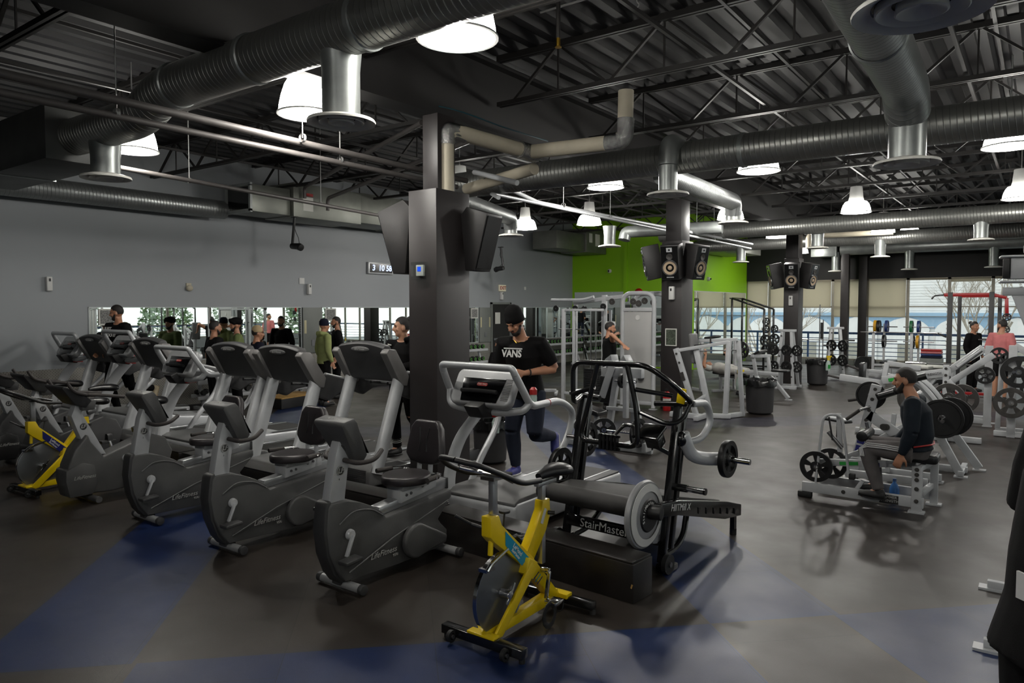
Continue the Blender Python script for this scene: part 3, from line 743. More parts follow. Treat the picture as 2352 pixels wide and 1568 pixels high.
t = pipe('cream insulated pipe running right from the foil tee and up', [(-5.04, 7.2, 3.86), (-3.76, 7.2, 3.82), (-3.75, 7.2, 4.36)], .085, 'pipe_cover', 'insulated_pipe', .14)
G().tube([p - V(-5.04, 7.2, 3.86) for p in fil([(-3.98, 7.2, 3.825), (-3.76, 7.2, 3.82), (-3.75, 7.2, 4.06)], .14, 6)], .094, 16).out('foil_elbow', 'foil', t)
pipe('cream insulated pipe behind the first column', [(-6.6, 7.9, 3.66), (-5.1, 7.4, 3.7)], .075, 'pipe_cover', 'insulated_pipe')
pipe('cream insulated pipe near the far column', [(-5.2, 20.6, 3.6), (-5.2, 20.6, 3.95), (-4.6, 20.9, 3.95), (-3.2, 20.9, 3.95)], .08, 'pipe_cover', 'insulated_pipe')
pipe('thin pale conduit crossing the deck at the upper right', [(-4.2, 6.2, 4.98), (-2.9, 6.15, 4.97), (-.2, 6.1, 4.97), (3, 6, 4.97)], .012, 'wire', 'conduit')
t = thing('junction_box', 'small grey junction box with a hook under the deck', 'junction box', (-3.1, 6.15, 4.9))
G().cbox((0, 0, 0), (.12, .12, .09)).out('box', 'silver', t, .006); G().tube(fil([(0, 0, -.05), (0, 0, -.1), (.03, 0, -.13), (0, 0, -.16), (-.03, 0, -.13)], .02), .006, 6).out('hook', 'wire', t)
t = thing('sprinkler_head', 'small brass sprinkler head under the joists at upper centre', 'sprinkler', (-3.6, 5.6, 4.42))
G().cyl((0, 0, 0), (0, 0, .5), .02).out('drop', 'joist_black', t); G().cyl((0, 0, -.07), (0, 0, .02), .018).disc((0, 0, -.08), (0, 0, 1), .03, .006).out('head', 'gold', t)
for y0, z0 in ((7.2, 4.9),):
    tag(G().tube(spline([(-6.4, 4.5, 4.5), (-5.9, 5.8, 4.33), (-5.37, 6.2, 4.2), (-5.2, 6.9, 4.12), (-5.3, 8, 4.17)]), .008, 6).out('data_cable', 'cable_teal'), 'teal data cable strung past the top of the first column', 'cable')
# ceiling mounted cameras/projectors on poles
def pole_cam(x, y, z, lab, flip=1):
    t = thing('pole_camera', lab, 'camera', (x, y, z))
    G().box(-.08, .08, -.03, .03, .62, .64).out('mount_plate', 'black_plastic', t)
    G().tube([(0, 0, .62), (-.08 * flip, 0, .1)], .028, 12).out('pole', 'black_plastic', t)
    G().cyl((-.1 * flip, 0, .05), (.12 * flip, 0, .03), .06, .065).cyl((.12 * flip, 0, .03), (.2 * flip, 0, .0), .075, .07).out('camera_body', 'black_plastic', t, .006)
    G().tube(spline([(0, .02, .6), (-.06, .05, .4), (.05, .05, .2), (.1 * flip, .03, .08)]), .006, 6).out('cable', 'black_plastic', t)
pole_cam(-12.3, 9.3, 3.2, 'black camera on a ceiling pole hanging by the left wall'); pole_cam(-12.3, 16.2, 3.05, 'black camera on a ceiling pole right of the first column', -1)
# wall items
def wall_can(y, z, lab, x=XL, nrm='x'):
    t = thing('air_freshener', lab, 'dispenser', (x, y, z), 0 if nrm == 'x' else R(-90))
    G().box(0, .09, -.045, .045, 0, .24).out('body', 'white_plastic', t, .015, 3); G().box(.08, .096, -.015, .015, .16, .21).out('nozzle', 'black_plastic', t)
wall_can(5.25, 2.28, 'white air freshener on the grey wall, leftmost'); wall_can(10.62, 2.3, 'white air freshener on the grey wall above the electrical panel'); wall_can(17.9, 2.24, 'white air freshener above the dark doorway')
wall_can(-5.86, 2.2, 'white air freshener on the middle black column', 13.26, 'y') if False else None
for x, y, z, lab in ((-5.86, 13.26, 2.15, 'white air freshener on the front of the middle column'), (-5.42, 19.84, 2.05, 'white air freshener on the front of the far column')):
    t = thing('air_freshener', lab, 'dispenser', (x, y, z), R(-90)); G().box(0, .09, -.05, .05, 0, .26).out('body', 'white_plastic', t, .015, 3); G().box(.08, .096, -.015, .015, .17, .22).out('nozzle', 'black_plastic', t)
t = thing('wall_clock', 'digital wall clock reading 3 10 58', 'clock', (XL, 12.83, 2.86))
G().box(0, .07, -.42, .42, -.02, .27).out('case', 'silver_light', t, .01); G().box(.07, .074, -.38, .38, .015, .235).out('display', 'screen_black', t)
text('3  10 58', .2, (.076, .03, .125), TX, 'lcd', t, 'digits', .002, .1, bold=.004)
G().box(.074, .076, -.33, -.2, .05, .2).out('glare', 'paper', t) if False else None
t = thing('exit_sign', 'small red lettered EXIT sign above the doorway', 'sign', (XL, 17.95, 2.5))
G().box(0, .06, -.16, .16, 0, .2).out('box', 'exit_glow', t, .008); text('EXIT', .15, (.062, 0, .1), TX, 'red', t, 'lettering', .002, bold=.003)
t = thing('motion_sensor', 'small round beige sensor on the left grey wall', 'sensor', (XL, 7.75, 2.38)); G().ball((.04, 0, 0), (.05, .07, .06)).out('dome', 'pipe_cover', t); G().box(0, .02, -.05, .05, .02, .1).out('bracket', 'pipe_cover', t)
for y, z, s, lab in ((10.45, 2.6, .07, 'blank white switch plate on the grey wall above the panel'), (19.2, 2.62, .05, 'small white plate on the grey wall near the corner')):
    tag(G().box(XL, XL + .015, y - s, y + s, z - s, z + s).out('wall_plate', 'white_plastic', None, .003), lab, 'plate')
t = thing('fire_bell', 'red round fire bell on the green wall', 'fire bell', (-11.0, YG, 2.5)); G().lathe([(.001, .09), (.1, .08), (.14, .04), (.15, 0)], ax=(0, -1, 0)).out('gong', 'red_paint', t, sharp=60); G().lathe([(.001, .1), (.03, .095), (.03, .08)], ax=(0, -1, 0)).out('hub', 'white_plastic', t)
for x, z, lab in ((-12.1, 3.25, 'white dome camera on the green wall'), ):
    t = thing('dome_camera', lab, 'camera', (x, YG, z)); G().lathe([(.07, 0), (.07, .04), (.05, .08), (.001, .1)], ax=(0, -1, 0)).out('housing', 'white_plastic', t); G().ball((0, -.1, 0), .03).out('lens', 'black_gloss', t)
t = thing('dome_camera', 'white dome camera on the bright green return wall', 'camera', (XN, 23.4, 2.95)); G().lathe([(.07, 0), (.07, .04), (.05, .08), (.001, .1)], ax=(1, 0, 0)).out('housing', 'white_plastic', t); G().ball((.1, 0, 0), .03).out('lens', 'black_gloss', t)
t = thing('thermostat', 'white thermostat with blue screen in a clear guard on the big column', 'thermostat', (-5.46, 5.77, 2.36))
G().box(-.055, .055, -.03, 0, -.02, .1).out('body', 'white_plastic', t, .006); G().box(-.03, .02, -.034, -.03, .03, .08).out('screen', 'lcd_blue', t)
G().box(-.09, .09, -.07, -.066, -.06, .13).box(-.09, -.085, -.07, 0, -.06, .13).box(.085, .09, -.07, 0, -.06, .13).box(-.09, .09, -.07, 0, -.06, -.055).box(-.09, .09, -.07, 0, .125, .13).out('clear_guard', 'glass', t)
t = thing('poster', 'small framed poster with rows of faces on the middle column', 'poster', (-5.88, 13.25, 1.25)); G().box(-.12, .12, -.012, 0, 0, .34).out('frame', 'paper', t); G().box(-.1, .1, -.014, -.012, .02, .32).out('print', 'poster_dark', t)
for y, lab in ((6.2, 'small framed grey photo at the left end of the mirrors'), (11.25, 'small framed grey photo beside the electrical panel'), (16.6, 'small framed grey photo left of the dark doorway')):
    t = thing('picture_frame', lab, 'picture', (XL + .017, y, 1.68)); G().box(0, .012, -.16, .16, 0, .3).out('frame', 'paper', t); G().box(.012, .014, -.13, .13, .03, .27).out('print', 'photo_grey', t)
# loudspeakers
def speaker(loc, rz, tilt, lab, w=.38, d=.36, h=.66, first=[None]):
    rot = Euler((R(tilt), 0, R(rz)), 'XYZ')
    key = (w, d, h)
    t = thing('loudspeaker', lab, 'loudspeaker', loc, rot=rot)
    G().box(-w / 2, w / 2, 0, d, -h / 2, h / 2).out('cabinet', 'cabinet', t, .012)
    G().box(-w / 2 + .02, w / 2 - .02, -.006, .0, -h / 2 + .02, h / 2 - .02).out('baffle', 'black_gloss', t)
    G().lathe([(.15, .006), (.15, .026), (.13, .026), (.128, .006)], (0, 0, -.1), (0, -1, 0), 28).out('woofer_ring', 'steel', t)
    G().lathe([(.128, .012), (.045, .002), (.04, .01), (.001, .022)], (0, 0, -.1), (0, -1, 0), 28).out('woofer_cone', 'cone', t)
    G().lathe([(.06, .006), (.06, .018), (.045, .016), (.001, .006)], (0, 0, .11), (0, -1, 0), 22).out('mid_driver', 'plate_worn', t)
    G().box(-.055, .055, -.012, -.006, .2, .28).out('tweeter_plate', 'silver_light', t); G().ball((0, -.012, .24), .02).out('tweeter', 'black_plastic', t)
    G().box(-.07, .07, -.012, -.006, -.29, -.27).out('port', 'silver', t)
    return t
def yoke(loc, lab):
    pass
speaker((-6.0, 5.98, 2.75), 35, -14, 'big black loudspeaker on the left flank of the first column') if False else None
# ------------------------------------------------------------------ cardio machines
def scale_x(g, fn, i0=0):
    for k in range(i0, len(g.v)):
        p = g.v[k]; g.v[k] = (p[0] * fn(p[1], p[2]), p[1], p[2])
    return g

def recumbent(label, loc, rz=0, num='2'):
    t = thing('recumbent_bike', label, 'exercise bike', loc, rz, 'recumbent bikes in the front row')
    arch = [(-.14, .65), (-.02, .65), (.08, .625), (.2, .57), (.29, .51), (.33, .46)]
    out = [(-.16, .62), (-.178, .47), (-.155, .3), (-.1, .17), (-.045, .085)] + [(.45, .07), (.9, .075), (1.0, .1), (1.005, .2), (.93, .27), (.90, .31), (1.06, .46), (1.06, .52)]
    poly = out + [(.34, .455)] + arch[::-1]
    nose = lambda y, z: 1 - .42 * min(1, max(0, -y / .17))
    scale_x(G().prism(poly, 'x', -.115, .115), nose).out('body_shroud', 'shroud', t, .012, 2)
    G().prism([(-.18, .63), (-.2, .47), (-.178, .3), (-.12, .15), (-.06, .072), (.02, .07), (-.06, .16), (-.1, .3), (-.13, .47), (-.13, .67), (-.17, .66)], 'x', -.062, .062).out('front_bumper', 'shroud_dark', t, .012)
    g = G()
    for x in (.116, -.116):
        g.tube([(x * .93, -.02, .145), (x, .4, .29), (x, 1.02, .44)], .005, 6); g.tube(spline([(x * .8, -.09, .5), (x, .02, .57), (x, .18, .55), (x, .3, .48)]), .005, 6)
    g.out('crease_line', 'shroud_light', t)
    for sx in (1, -1):
        pts = [(.62 + .135 * math.cos(R(a)), .215 + .135 * math.sin(R(a))) for a in range(50, 310, 20)] + [(.95, .13), (.96, .18)]
        G().prism(pts, 'x', sx * .11, sx * .165).out('disc_cover', 'shroud', t, .02, 3)
    # post
    G().prism([(-.14, .62), (.0, .62), (.06, 1.02), (.03, 1.1), (-.04, 1.06), (-.07, .98)], 'x', -.042, .042).out('console_post', 'silver_light', t, .006)
    e = G().disc((.044, -.035, .86), (1, 0, 0), .034, .004, 28).out('emblem', 'shroud_dark', t)
    G().lathe([(.034, .0), (.034, .004), (.029, .004), (.029, 0)], (.045, -.035, .86), (1, 0, 0), 28).out('ring', 'grey_ink', e)
    text('LF', .05, (.0485, -.037, .86), TX, 'grey_ink', e, 'monogram', .001, .25, bold=.001)
    text(num, .02, (.043, -.045, .8), TX, 'shroud', t, 'number')
    # console
    g = G().prism([(-.11, 1.19), (-.095, 1.215), (-.0, 1.235), (.03, 1.2), (.16, .95), (.13, .9), (.05, .92)], 'x', -1, 1)
    scale_x(g, lambda y, z: .1 + .055 * min(1, max(0, (z - .9) / .25)))
    g.out('console', 'shroud', t, .012)
    g = G().prism([(-.03, 1.04), (.08, .9), (.13, .9), (.05, 1.1)], 'x', -.07, .07); g.out('console_neck', 'shroud_dark', t, .012)
    g = G().prism([(.036, 1.195), (.158, .962), (.162, .965), (.04, 1.2)], 'x', -.12, .12); g.out('display', 'screen_black', t)
    G().box(-.07, .07, -.128, -.07, 1.215, 1.228).out('name_plate', 'shroud_light', t, .002) if False else None
    text('LifeFitness', .03, (0, -.045, 1.2255), (R(12), 0, 0), 'grey_ink', t, 'logo', .001, .3)
    for s in (1, -1):
        G().tube(fil([(s * .04, .0, .93), (s * .18, .01, .92), (s * .25, .1, .94), (s * .21, .2, .99)], .08, 6), .017, 10).out('pulse_grip', 'grip', t)
    # rail, carriage, seat
    G().prism([(.31, .47), (.33, .455), (1.07, .52), (1.07, .60), (.33, .52)], 'x', -.05, .05).out('seat_rail', 'alu', t, .005)
    G().box(-.055, .055, 1.065, 1.09, .51, .6).out('rail_end_cap', 'shroud_dark', t, .004)
    G().prism([(.52, .51), (.52, .605), (.9, .68), (.92, .6), (.92, .56)], 'x', -.075, .075).out('seat_carriage', 'silver_light', t, .006)
    g = G()
    for y, z in ((.58, .565), (.63, .57), (.76, .6), (.82, .61)): g.disc((.078, y, z), (1, 0, 0), .012, .008, 12)
    g.out('carriage_bolts', 'steel', t)
    pl = [(x, y + .65) for x, y in [(.19 * math.cos(R(a)) * (1.0 - .18 * math.sin(R(a)) * (-1 if math.sin(R(a)) < 0 else 0)), .21 * math.sin(R(a))) for a in range(0, 360, 15)]]
    g = G().prism(pl, 'z', .64, .71); g.out('seat', 'vinyl', t, .022, 3)
    G().box(-.09, .09, .53, .77, .6, .65).out('seat_mount', 'silver', t, .004)
    for s in (1, -1): G().tube([(s * .06, .86, .6), (s * .06, .875, .84)], .016, 8, ry=.024).out('back_strut', 'silver_light', t)
    bp = [(-.1, 1.12), (.1, 1.12), (.145, 1.06), (.17, .9), (.175, .84), (.12, .78), (0, .765), (-.12, .78), (-.175, .84), (-.17, .9), (-.145, 1.06)]
    BX = Matrix.Translation((0, .66, 0)) @ Matrix.Rotation(R(-9), 4, 'X') @ Matrix.Translation((0, .08, .0))
    G().prism(bp, 'y', -.035, .04).out('backrest', 'vinyl', t, .022, 3, xf=Matrix.Translation((0, .66, 0)) @ Matrix.Diagonal((1.1, 1, 1, 1)) @ Matrix.Rotation(R(-9), 4, 'X') @ Matrix.Translation((0, .08, .0)))
    g = G()
    for x in (-.035, .035): g.tube(spline([(x * 1.2, -.034, .87), (x, -.034, .95), (x * 1.5, -.034, 1.06)]), .007, 8)
    g.out('backrest_seam', 'vinyl_black', t, xf=BX)
    for s in (1, -1):
        G().tube(fil([(s * .06, .86, .66), (s * .2, .84, .7), (s * .27, .7, .7)], .06), .013, 8).out('side_handle', 'chrome', t)
        G().tube([(s * .25, .745, .7), (s * .275, .6, .7)], .019, 10).out('handle_grip', 'grip', t)
    # cranks
    for s, a in ((1, R(-115)), (-1, R(65))):
        G().lathe([(.001, .03), (.03, .028), (.036, .018), (.038, 0)], (s * .115, -.02, .42), (s, 0, 0), 20).out('crank_hub', 'silver_light', t)
        e = V(s * .155, -.02 + .15 * math.cos(a), .42 + .15 * math.sin(a))
        G().bar((s * .15, -.02, .42), e, .018, .03, (1, 0, 0)).out('crank_arm', 'silver_light', t, .004)
        G().cbox(e + V(s * .055, -.01, -.01), (.1, .15, .03), (R(4), 0, 0)).out('pedal', 'shroud_dark', t, .01)
    for y, x in ((0, .24), (1.0, .27)):
        G().tube([(-x + .03, y, .042), (x - .03, y, .042)], .032, 16).out('foot_bar', 'silver', t)
        for s in (1, -1): G().tube([(s * (x - .04), y, .042), (s * x, y, .042)], .036, 16).out('foot_cap', 'shroud_dark', t, .004)
        G().box(-.04, .04, y - .05, y + .05, .05, .1).out('foot_bracket', 'shroud_dark', t)
    text('LifeFitness', .062, (.118, .3, .2), (R(90), R(-9) * 0, R(90)), 'grey_ink', t, 'logo', .001, .35).rotation_euler = Euler((R(90), 0, R(90))).to_matrix().to_4x4().to_euler() if False else (R(90), 0, R(90))
    text('95Ri', .03, (.118, .42, .155), TX, 'grey_ink', t, 'model_lettering', .001)
    return t
recumbent('recumbent exercise bike nearest the camera, right of the row', (-3.985, 3.37, 0), 0, '4')
recumbent('middle one of the three grey recumbent exercise bikes', (-5.385, 3.36, 0), 0, '3')
recumbent('recumbent exercise bike next to the upright bike', (-6.72, 3.38, 0), 0, '2')

def upright(label, loc, rz=0, dark=False):
    t = thing('upright_bike', label, 'exercise bike', loc, rz); sh = 'shroud_dark' if dark else 'shroud'
    poly = [(-.2, .1), (-.235, .25), (-.22, .4), (-.15, .56), (-.03, .7), (.0, .62), (.12, .45), (.62, .62), (.78, .56), (.86, .4), (.8, .2), (.62, .1), (.2, .07)]
    G().prism(poly, 'x', -.11, .11).out('body_shroud', sh, t, .018, 3)
    G().prism([(-.22, .08), (-.255, .25), (-.25, .36), (-.1, .42), (.02, .38), (.05, .2), (.0, .08)], 'x', -.125, .125).out('front_shroud', 'shroud' if not dark else 'black_plastic', t, .012)
    G().prism([(-.01, .48), (.17, .46), (-.06, .92), (-.02, 1.0), (-.11, 1.02), (-.16, .9), (-.12, .78)], 'x', -.055, .055).out('console_post', 'silver_light', t, .008)
    e = G().disc((.057, -.05, .78), (1, 0, 0), .034, .004, 28).out('emblem', 'shroud_dark', t)
    text('LF', .05, (.0595, -.052, .78), TX, 'grey_ink', e, 'monogram', .001, .25, bold=.001)
    g = G().prism([(-.3, 1.2), (-.29, 1.225), (-.08, 1.12), (.0, 1.05), (-.05, .98), (-.16, 1.02)], 'x', -1, 1); scale_x(g, lambda y, z: .14 + .07 * min(1, max(0, (z - 1) / .2)))
    g.out('console', 'shroud_dark', t, .012)
    G().prism([(-.1, 1.05), (.06, 1.05), (.04, .95), (-.08, .95)], 'x', -.12, .12).out('bottle_tray', sh, t, .012)
    for s in (1, -1):
        G().tube(fil([(s * .05, -.1, 1.05), (s * .17, -.08, 1.12), (s * .25, .1, 1.1), (s * .26, .27, 1.07)], .08), .018, 10).out('handlebar', 'grip', t)
        G().tube(fil([(s * .2, -.07, 1.12), (s * .22, -.2, 1.16), (s * .22, -.26, 1.26)], .06), .016, 10).out('bar_end', 'grip', t)
    G().tube([(0, .5, .55), (0, .62, .92)], .026, 12).out('seat_post', 'silver_light', t)
    G().cbox((0, .52, .68), (.06, .1, .06), (R(15), 0, 0)).out('post_clamp', 'steel', t, .008)
    saddle(t, (0, .66, .96), 1.15)
    for s, a in ((1, R(-75)), (-1, R(105))):
        G().lathe([(.001, .03), (.03, .028), (.036, .018), (.038, 0)], (s * .11, .34, .4), (s, 0, 0), 20).out('crank_hub', 'silver_light', t)
        ee = V(s * .15, .34 + .16 * math.cos(a), .4 + .16 * math.sin(a)); G().bar((s * .14, .34, .4), ee, .018, .03, (1, 0, 0)).out('crank_arm', 'silver_light', t, .004)
        G().cbox(ee + V(s * .055, 0, -.01), (.1, .15, .03)).tube(fil([ee + V(s * .02, .02, 0), ee + V(s * .03, .02, .07), ee + V(s * .09, .02, .07), ee + V(s * .1, .02, 0)], .02), .004, 6, ry=.03).out('pedal', 'shroud_dark', t, .006)
    for y, x in ((.0, .25), (.8, .25)):
        G().tube([(-x, y, .04), (x, y, .04)], .032, 16).out('foot_bar', 'shroud', t)
    text('LifeFitness', .05, (.127, -.08, .27), TX, 'grey_ink', t, 'logo', .001, .35)
    return t
def saddle(t, c, s=1.0, m='vinyl_black'):
    g = G(); P = [(-.14, .022, .02), (-.1, .032, .03), (-.03, .05, .034), (.05, .085, .04), (.11, .1, .042), (.15, .075, .035), (.165, .02, .02)]
    g.tube([(c[0], c[1] + y * s, c[2] + .01 * math.cos(y * 12)) for y, _, _ in P], [w * s for _, w, _ in P], 14, ry=[h * s for _, _, h in P], up=(0, 0, 1))
    return g.out('saddle', m, t, sharp=70)
upright('grey upright exercise bike beside the recumbent bikes', (-7.98, 3.4, 0))
upright('dark upright exercise bike behind the blue-badged yellow bike', (-9.75, 3.7, 0), 0, True)
upright('dark grey exercise bike at the far left edge of the row', (-10.65, 3.65, 0), 0, True)

def spin(label, loc, rz, badge, sub):
    t = thing('spin_bike', label, 'spin bike', loc, rz)
    Yw = 'yellow'
    def beam(name, a, b, w, h0, h1=None):
        h1 = h1 or h0; a, b = V(a), V(b); d = (b - a).normalized(); nrm = V(0, -d.z, d.y)
        q = [(p.y, p.z) for p in (a + nrm * h0 / 2, b + nrm * h1 / 2, b - nrm * h1 / 2, a - nrm * h0 / 2)]
        return G().prism(q, 'x', -w / 2, w / 2).out(name, Yw, t, .006)
    G().prism([(.03, .66), (.03, .78), (.11, .775), (.14, .71), (.46, .43), (.78, .09), (.7, .07), (.4, .37), (.07, .62)], 'x', -.036, .036).out('main_beam', Yw, t, .006)
    G().prism([(.58, .76), (.66, .76), (.67, .66), (.62, .56), (.44, .36), (.36, .42), (.5, .6), (.57, .7)], 'x', -.032, .032).out('seat_beam', Yw, t, .006)
    for s in (1, -1):
        G().prism([(.4, .42), (.45, .36), (.1, .06), (-.0, .06)], 'x', s * .052, s * .072).out('front_stay', Yw, t, .004)
    G().prism([(.38, .45), (.47, .4), (.42, .3), (.34, .36)], 'x', -.07, .07).out('fork_crown', Yw, t, .006)
    G().prism([(.0, .05), (.0, .1), (.76, .13), (.8, .05)], 'x', -.03, .03).out('base_tube', Yw, t, .006)
    G().box(-.1, .1, -.03, .03, .085, .1).out('mount_plate', Yw, t, .003); G().box(-.1, .1, .76, .83, .07, .1).out('mount_plate', Yw, t, .003)
    G().box(-.3, .3, -.03, .03, .03, .085).out('front_foot', 'black_steel', t, .004)
    G().box(-.28, .28, .78, .84, .03, .08).out('rear_foot', 'black_steel', t, .004)
    for s in (1, -1):
        w = G().lathe([(.02, -.012), (.036, -.012), (.036, .012), (.02, .012)], (s * .2, -.055, .045), (1, 0, 0), 20).out('transport_wheel', 'rubber', t)
        G().cyl((s * .2 - .02, -.055, .045), (s * .2 + .02, -.055, .045), .012).out('axle', 'steel', w)
        G().cyl((s * .27, .81, 0), (s * .27, .81, .035), .02).out('levelling_foot', 'rubber', t); G().cyl((s * .28, .0, 0), (s * .28, .0, .03), .018).out('levelling_foot', 'rubber', t)
    # flywheel
    G().disc((0, .16, .29), (1, 0, 0), .235, .022, 56).out('flywheel', 'fly', t, sharp=30)
    G().lathe([(.236, -.013), (.24, -.013), (.24, .013), (.236, .013), (.236, -.013)], (0, .16, .29), (1, 0, 0), 56).out('flywheel_rim', 'chrome', t)
    g = G()
    for s in (1, -1): g.cyl((s * .012, .16, .29), (s * .085, .16, .29), .026); g.bar((s * .078, .13, .24), (s * .078, .21, .35), .012, .018)
    g.out('hub', 'chrome', t, .003)
    G().tube(fil([(.03, .0, .47), (.03, .04, .5), (.03, .2, .55)], .02), .012, 8).box(-.025, .035, -.01, .07, .46, .48).out('brake_caliper', 'chrome', t)
    G().cyl((0, .08, .66), (0, .07, .54), .016).out('brake_rod', Yw, t)
    G().cyl((0, .2, .68), (0, .21, .76), .006).disc((0, .21, .77), (0, 0, 1), .035, .014, 12).out('resistance_knob', 'black_plastic', t)
    # stem & bars
    G().box(-.018, .018, .055, .1, .75, 1.0).out('handlebar_stem', 'alu', t, .003, xf=Matrix.Translation((0, .02, 0)))
    g = G(); g.tube(fil([(-.16, -.02, 1.06), (-.09, .06, 1.03), (.06, .1, 1.02), (.16, .08, 1.0)], .04), .014, 10); g.tube([(-.1, .12, 1.01), (.12, .12, 1.01)], .014, 10); g.box(-.05, .05, .04, .14, .99, 1.01)
    g.out('bar_clamp', 'chrome', t)
    for s in (-1, 1):
        if s == 1: P = [(.2, .3, .97), (.2, .12, .985), (.14, -.02, 1.06), (.12, -.2, 1.14), (.0, -.24, 1.16)]
        else: P = [(-.18, .28, .97), (-.2, .1, 1.0), (-.22, -.05, 1.07), (-.14, -.22, 1.16), (.0, -.24, 1.16)]
        G().tube(fil(P, .06, 5), .017, 12).out('handlebar', 'black_plastic', t)
    G().tube([(.1, .04, 1.05), (-.02, .3, .98)], .012, 8).out('elbow_bar', 'chrome', t)
    G().box(-.02, .02, .57, .61, .7, .86).out('seat_post', 'alu', t, .003, xf=Matrix.Translation((0, .02, -.0)))
    G().box(-.02, .02, .59, .63, .34, .56).out('lower_post', 'alu', t, .003)
    G().box(-.02, .02, .55, .76, .85, .875).out('seat_slide', 'alu', t, .003)
    saddle(t, (0, .72, .915), 1.05)
    G().cyl((.03, .64, .67), (.07, .66, .67), .014).cyl((-.03, .05, .7), (-.1, .02, .72), .011).cyl((-.1, .02, .72), (-.16, -.06, .78), .009).out('adjuster_handle', 'black_plastic', t)
    # drivetrain
    G().prism([(.24 + .1 * math.cos(R(a)), .3 + .1 * math.sin(R(a))) for a in range(80, 281, 20)] + [(.56 + .09 * math.cos(R(a)), .32 + .09 * math.sin(R(a))) for a in range(-80, 81, 20)], 'x', -.1, -.045).out('chain_guard', 'black_plastic', t, .01)
    for s, a in ((1, R(-105)), (-1, R(75))):
        e = V(s * .1, .56 + .17 * math.cos(a), .32 + .17 * math.sin(a)); G().cyl((s * .036, .56, .32), (s * .1, .56, .32), .018).bar((s * .095, .56, .32), e, .014, .026, (1, 0, 0)).out('crank_arm', 'chrome', t, .003)
        G().cbox(e + V(s * .06, 0, 0), (.09, .09, .022)).out('pedal', 'chrome', t, .004)
        G().tube([e + V(s * .06, -.05, 0) + V(0, -.07 * math.sin(R(b)) * .9, -.07 + .07 * math.cos(R(b))) for b in range(0, 360, 30)], .005, 6, closed=True, ry=.02).tube(fil([e + V(s * .02, .05, 0), e + V(s * .02, .03, -.07), e + V(s * .1, .03, -.07), e + V(s * .1, .05, 0)], .03), .004, 6).out('toe_strap', 'black_plastic', t)
    # badge on the main beam: parallelogram with lettering along the beam
    ang = math.atan2(-.36, .36)
    d = V(0, math.cos(ang), math.sin(ang)); nn = V(0, -d.z, d.y); o = V(.0375, .15, .645)
    q = [o + d * a + nn * b for a, b in ((.0, .028), (.33, .04), (.3, -.035), (.06, -.032))]
    bd = G().add([tuple(p) for p in q] + [tuple(p + V(.0012, 0, 0)) for p in q], [(0, 1, 2, 3), (7, 6, 5, 4), (0, 4, 5, 1), (1, 5, 6, 2), (2, 6, 7, 3), (3, 7, 4, 0)]).out('badge', badge, t)
    rot = Matrix(((0, 0, 1), (d.y, nn.y, 0), (d.z, nn.z, 0))).to_euler()
    c = o + d * .19 + V(.002, 0, 0) + nn * .008
    text('LeMond', .036, c + nn * .004, rot, 'white_ink', bd, 'lettering', .0006, 0, bold=.0008)
    text('RevMaster', .026, c - nn * .024, rot, 'white_ink', bd, 'lettering', .0006, .2, bold=.0008)
    for k, (a, b) in enumerate(((.5, .0), (.53, .0), (.56, .0), (-.03, .02), (-.05, .02))):
        p0 = o + d * (a if k < 3 else .02 + (k - 3) * .02) + nn * .03; p1 = o + d * ((a - .02) if k < 3 else .05 + (k - 3) * .02) - nn * .035
        G().bar(p0, p1, .002, .006, (0, 0, 1)).out('stripe', badge if k % 2 else 'navy', t) if k < 3 else None
    G().cbox((.034, .585, .66), (.002, .03, .1), (R(-28), 0, 0)).out('warning_sticker', 'paper', t)
    G().box(-.044, -.042, .3, .37, .22, .27).out('bar_code_sticker', 'paper', t) if False else None
    return t
MATS['fly'] = mat('fly', (120, 122, 124), .3, .75, .1, 4)
spin('yellow spin bike with light blue badge standing alone in front', (-2.6, 3.25, 0), 0, 'teal', None)
spin('yellow spin bike with dark blue badge at the left edge', (-8.75, 3.1, 0), R(3), 'navy', None)

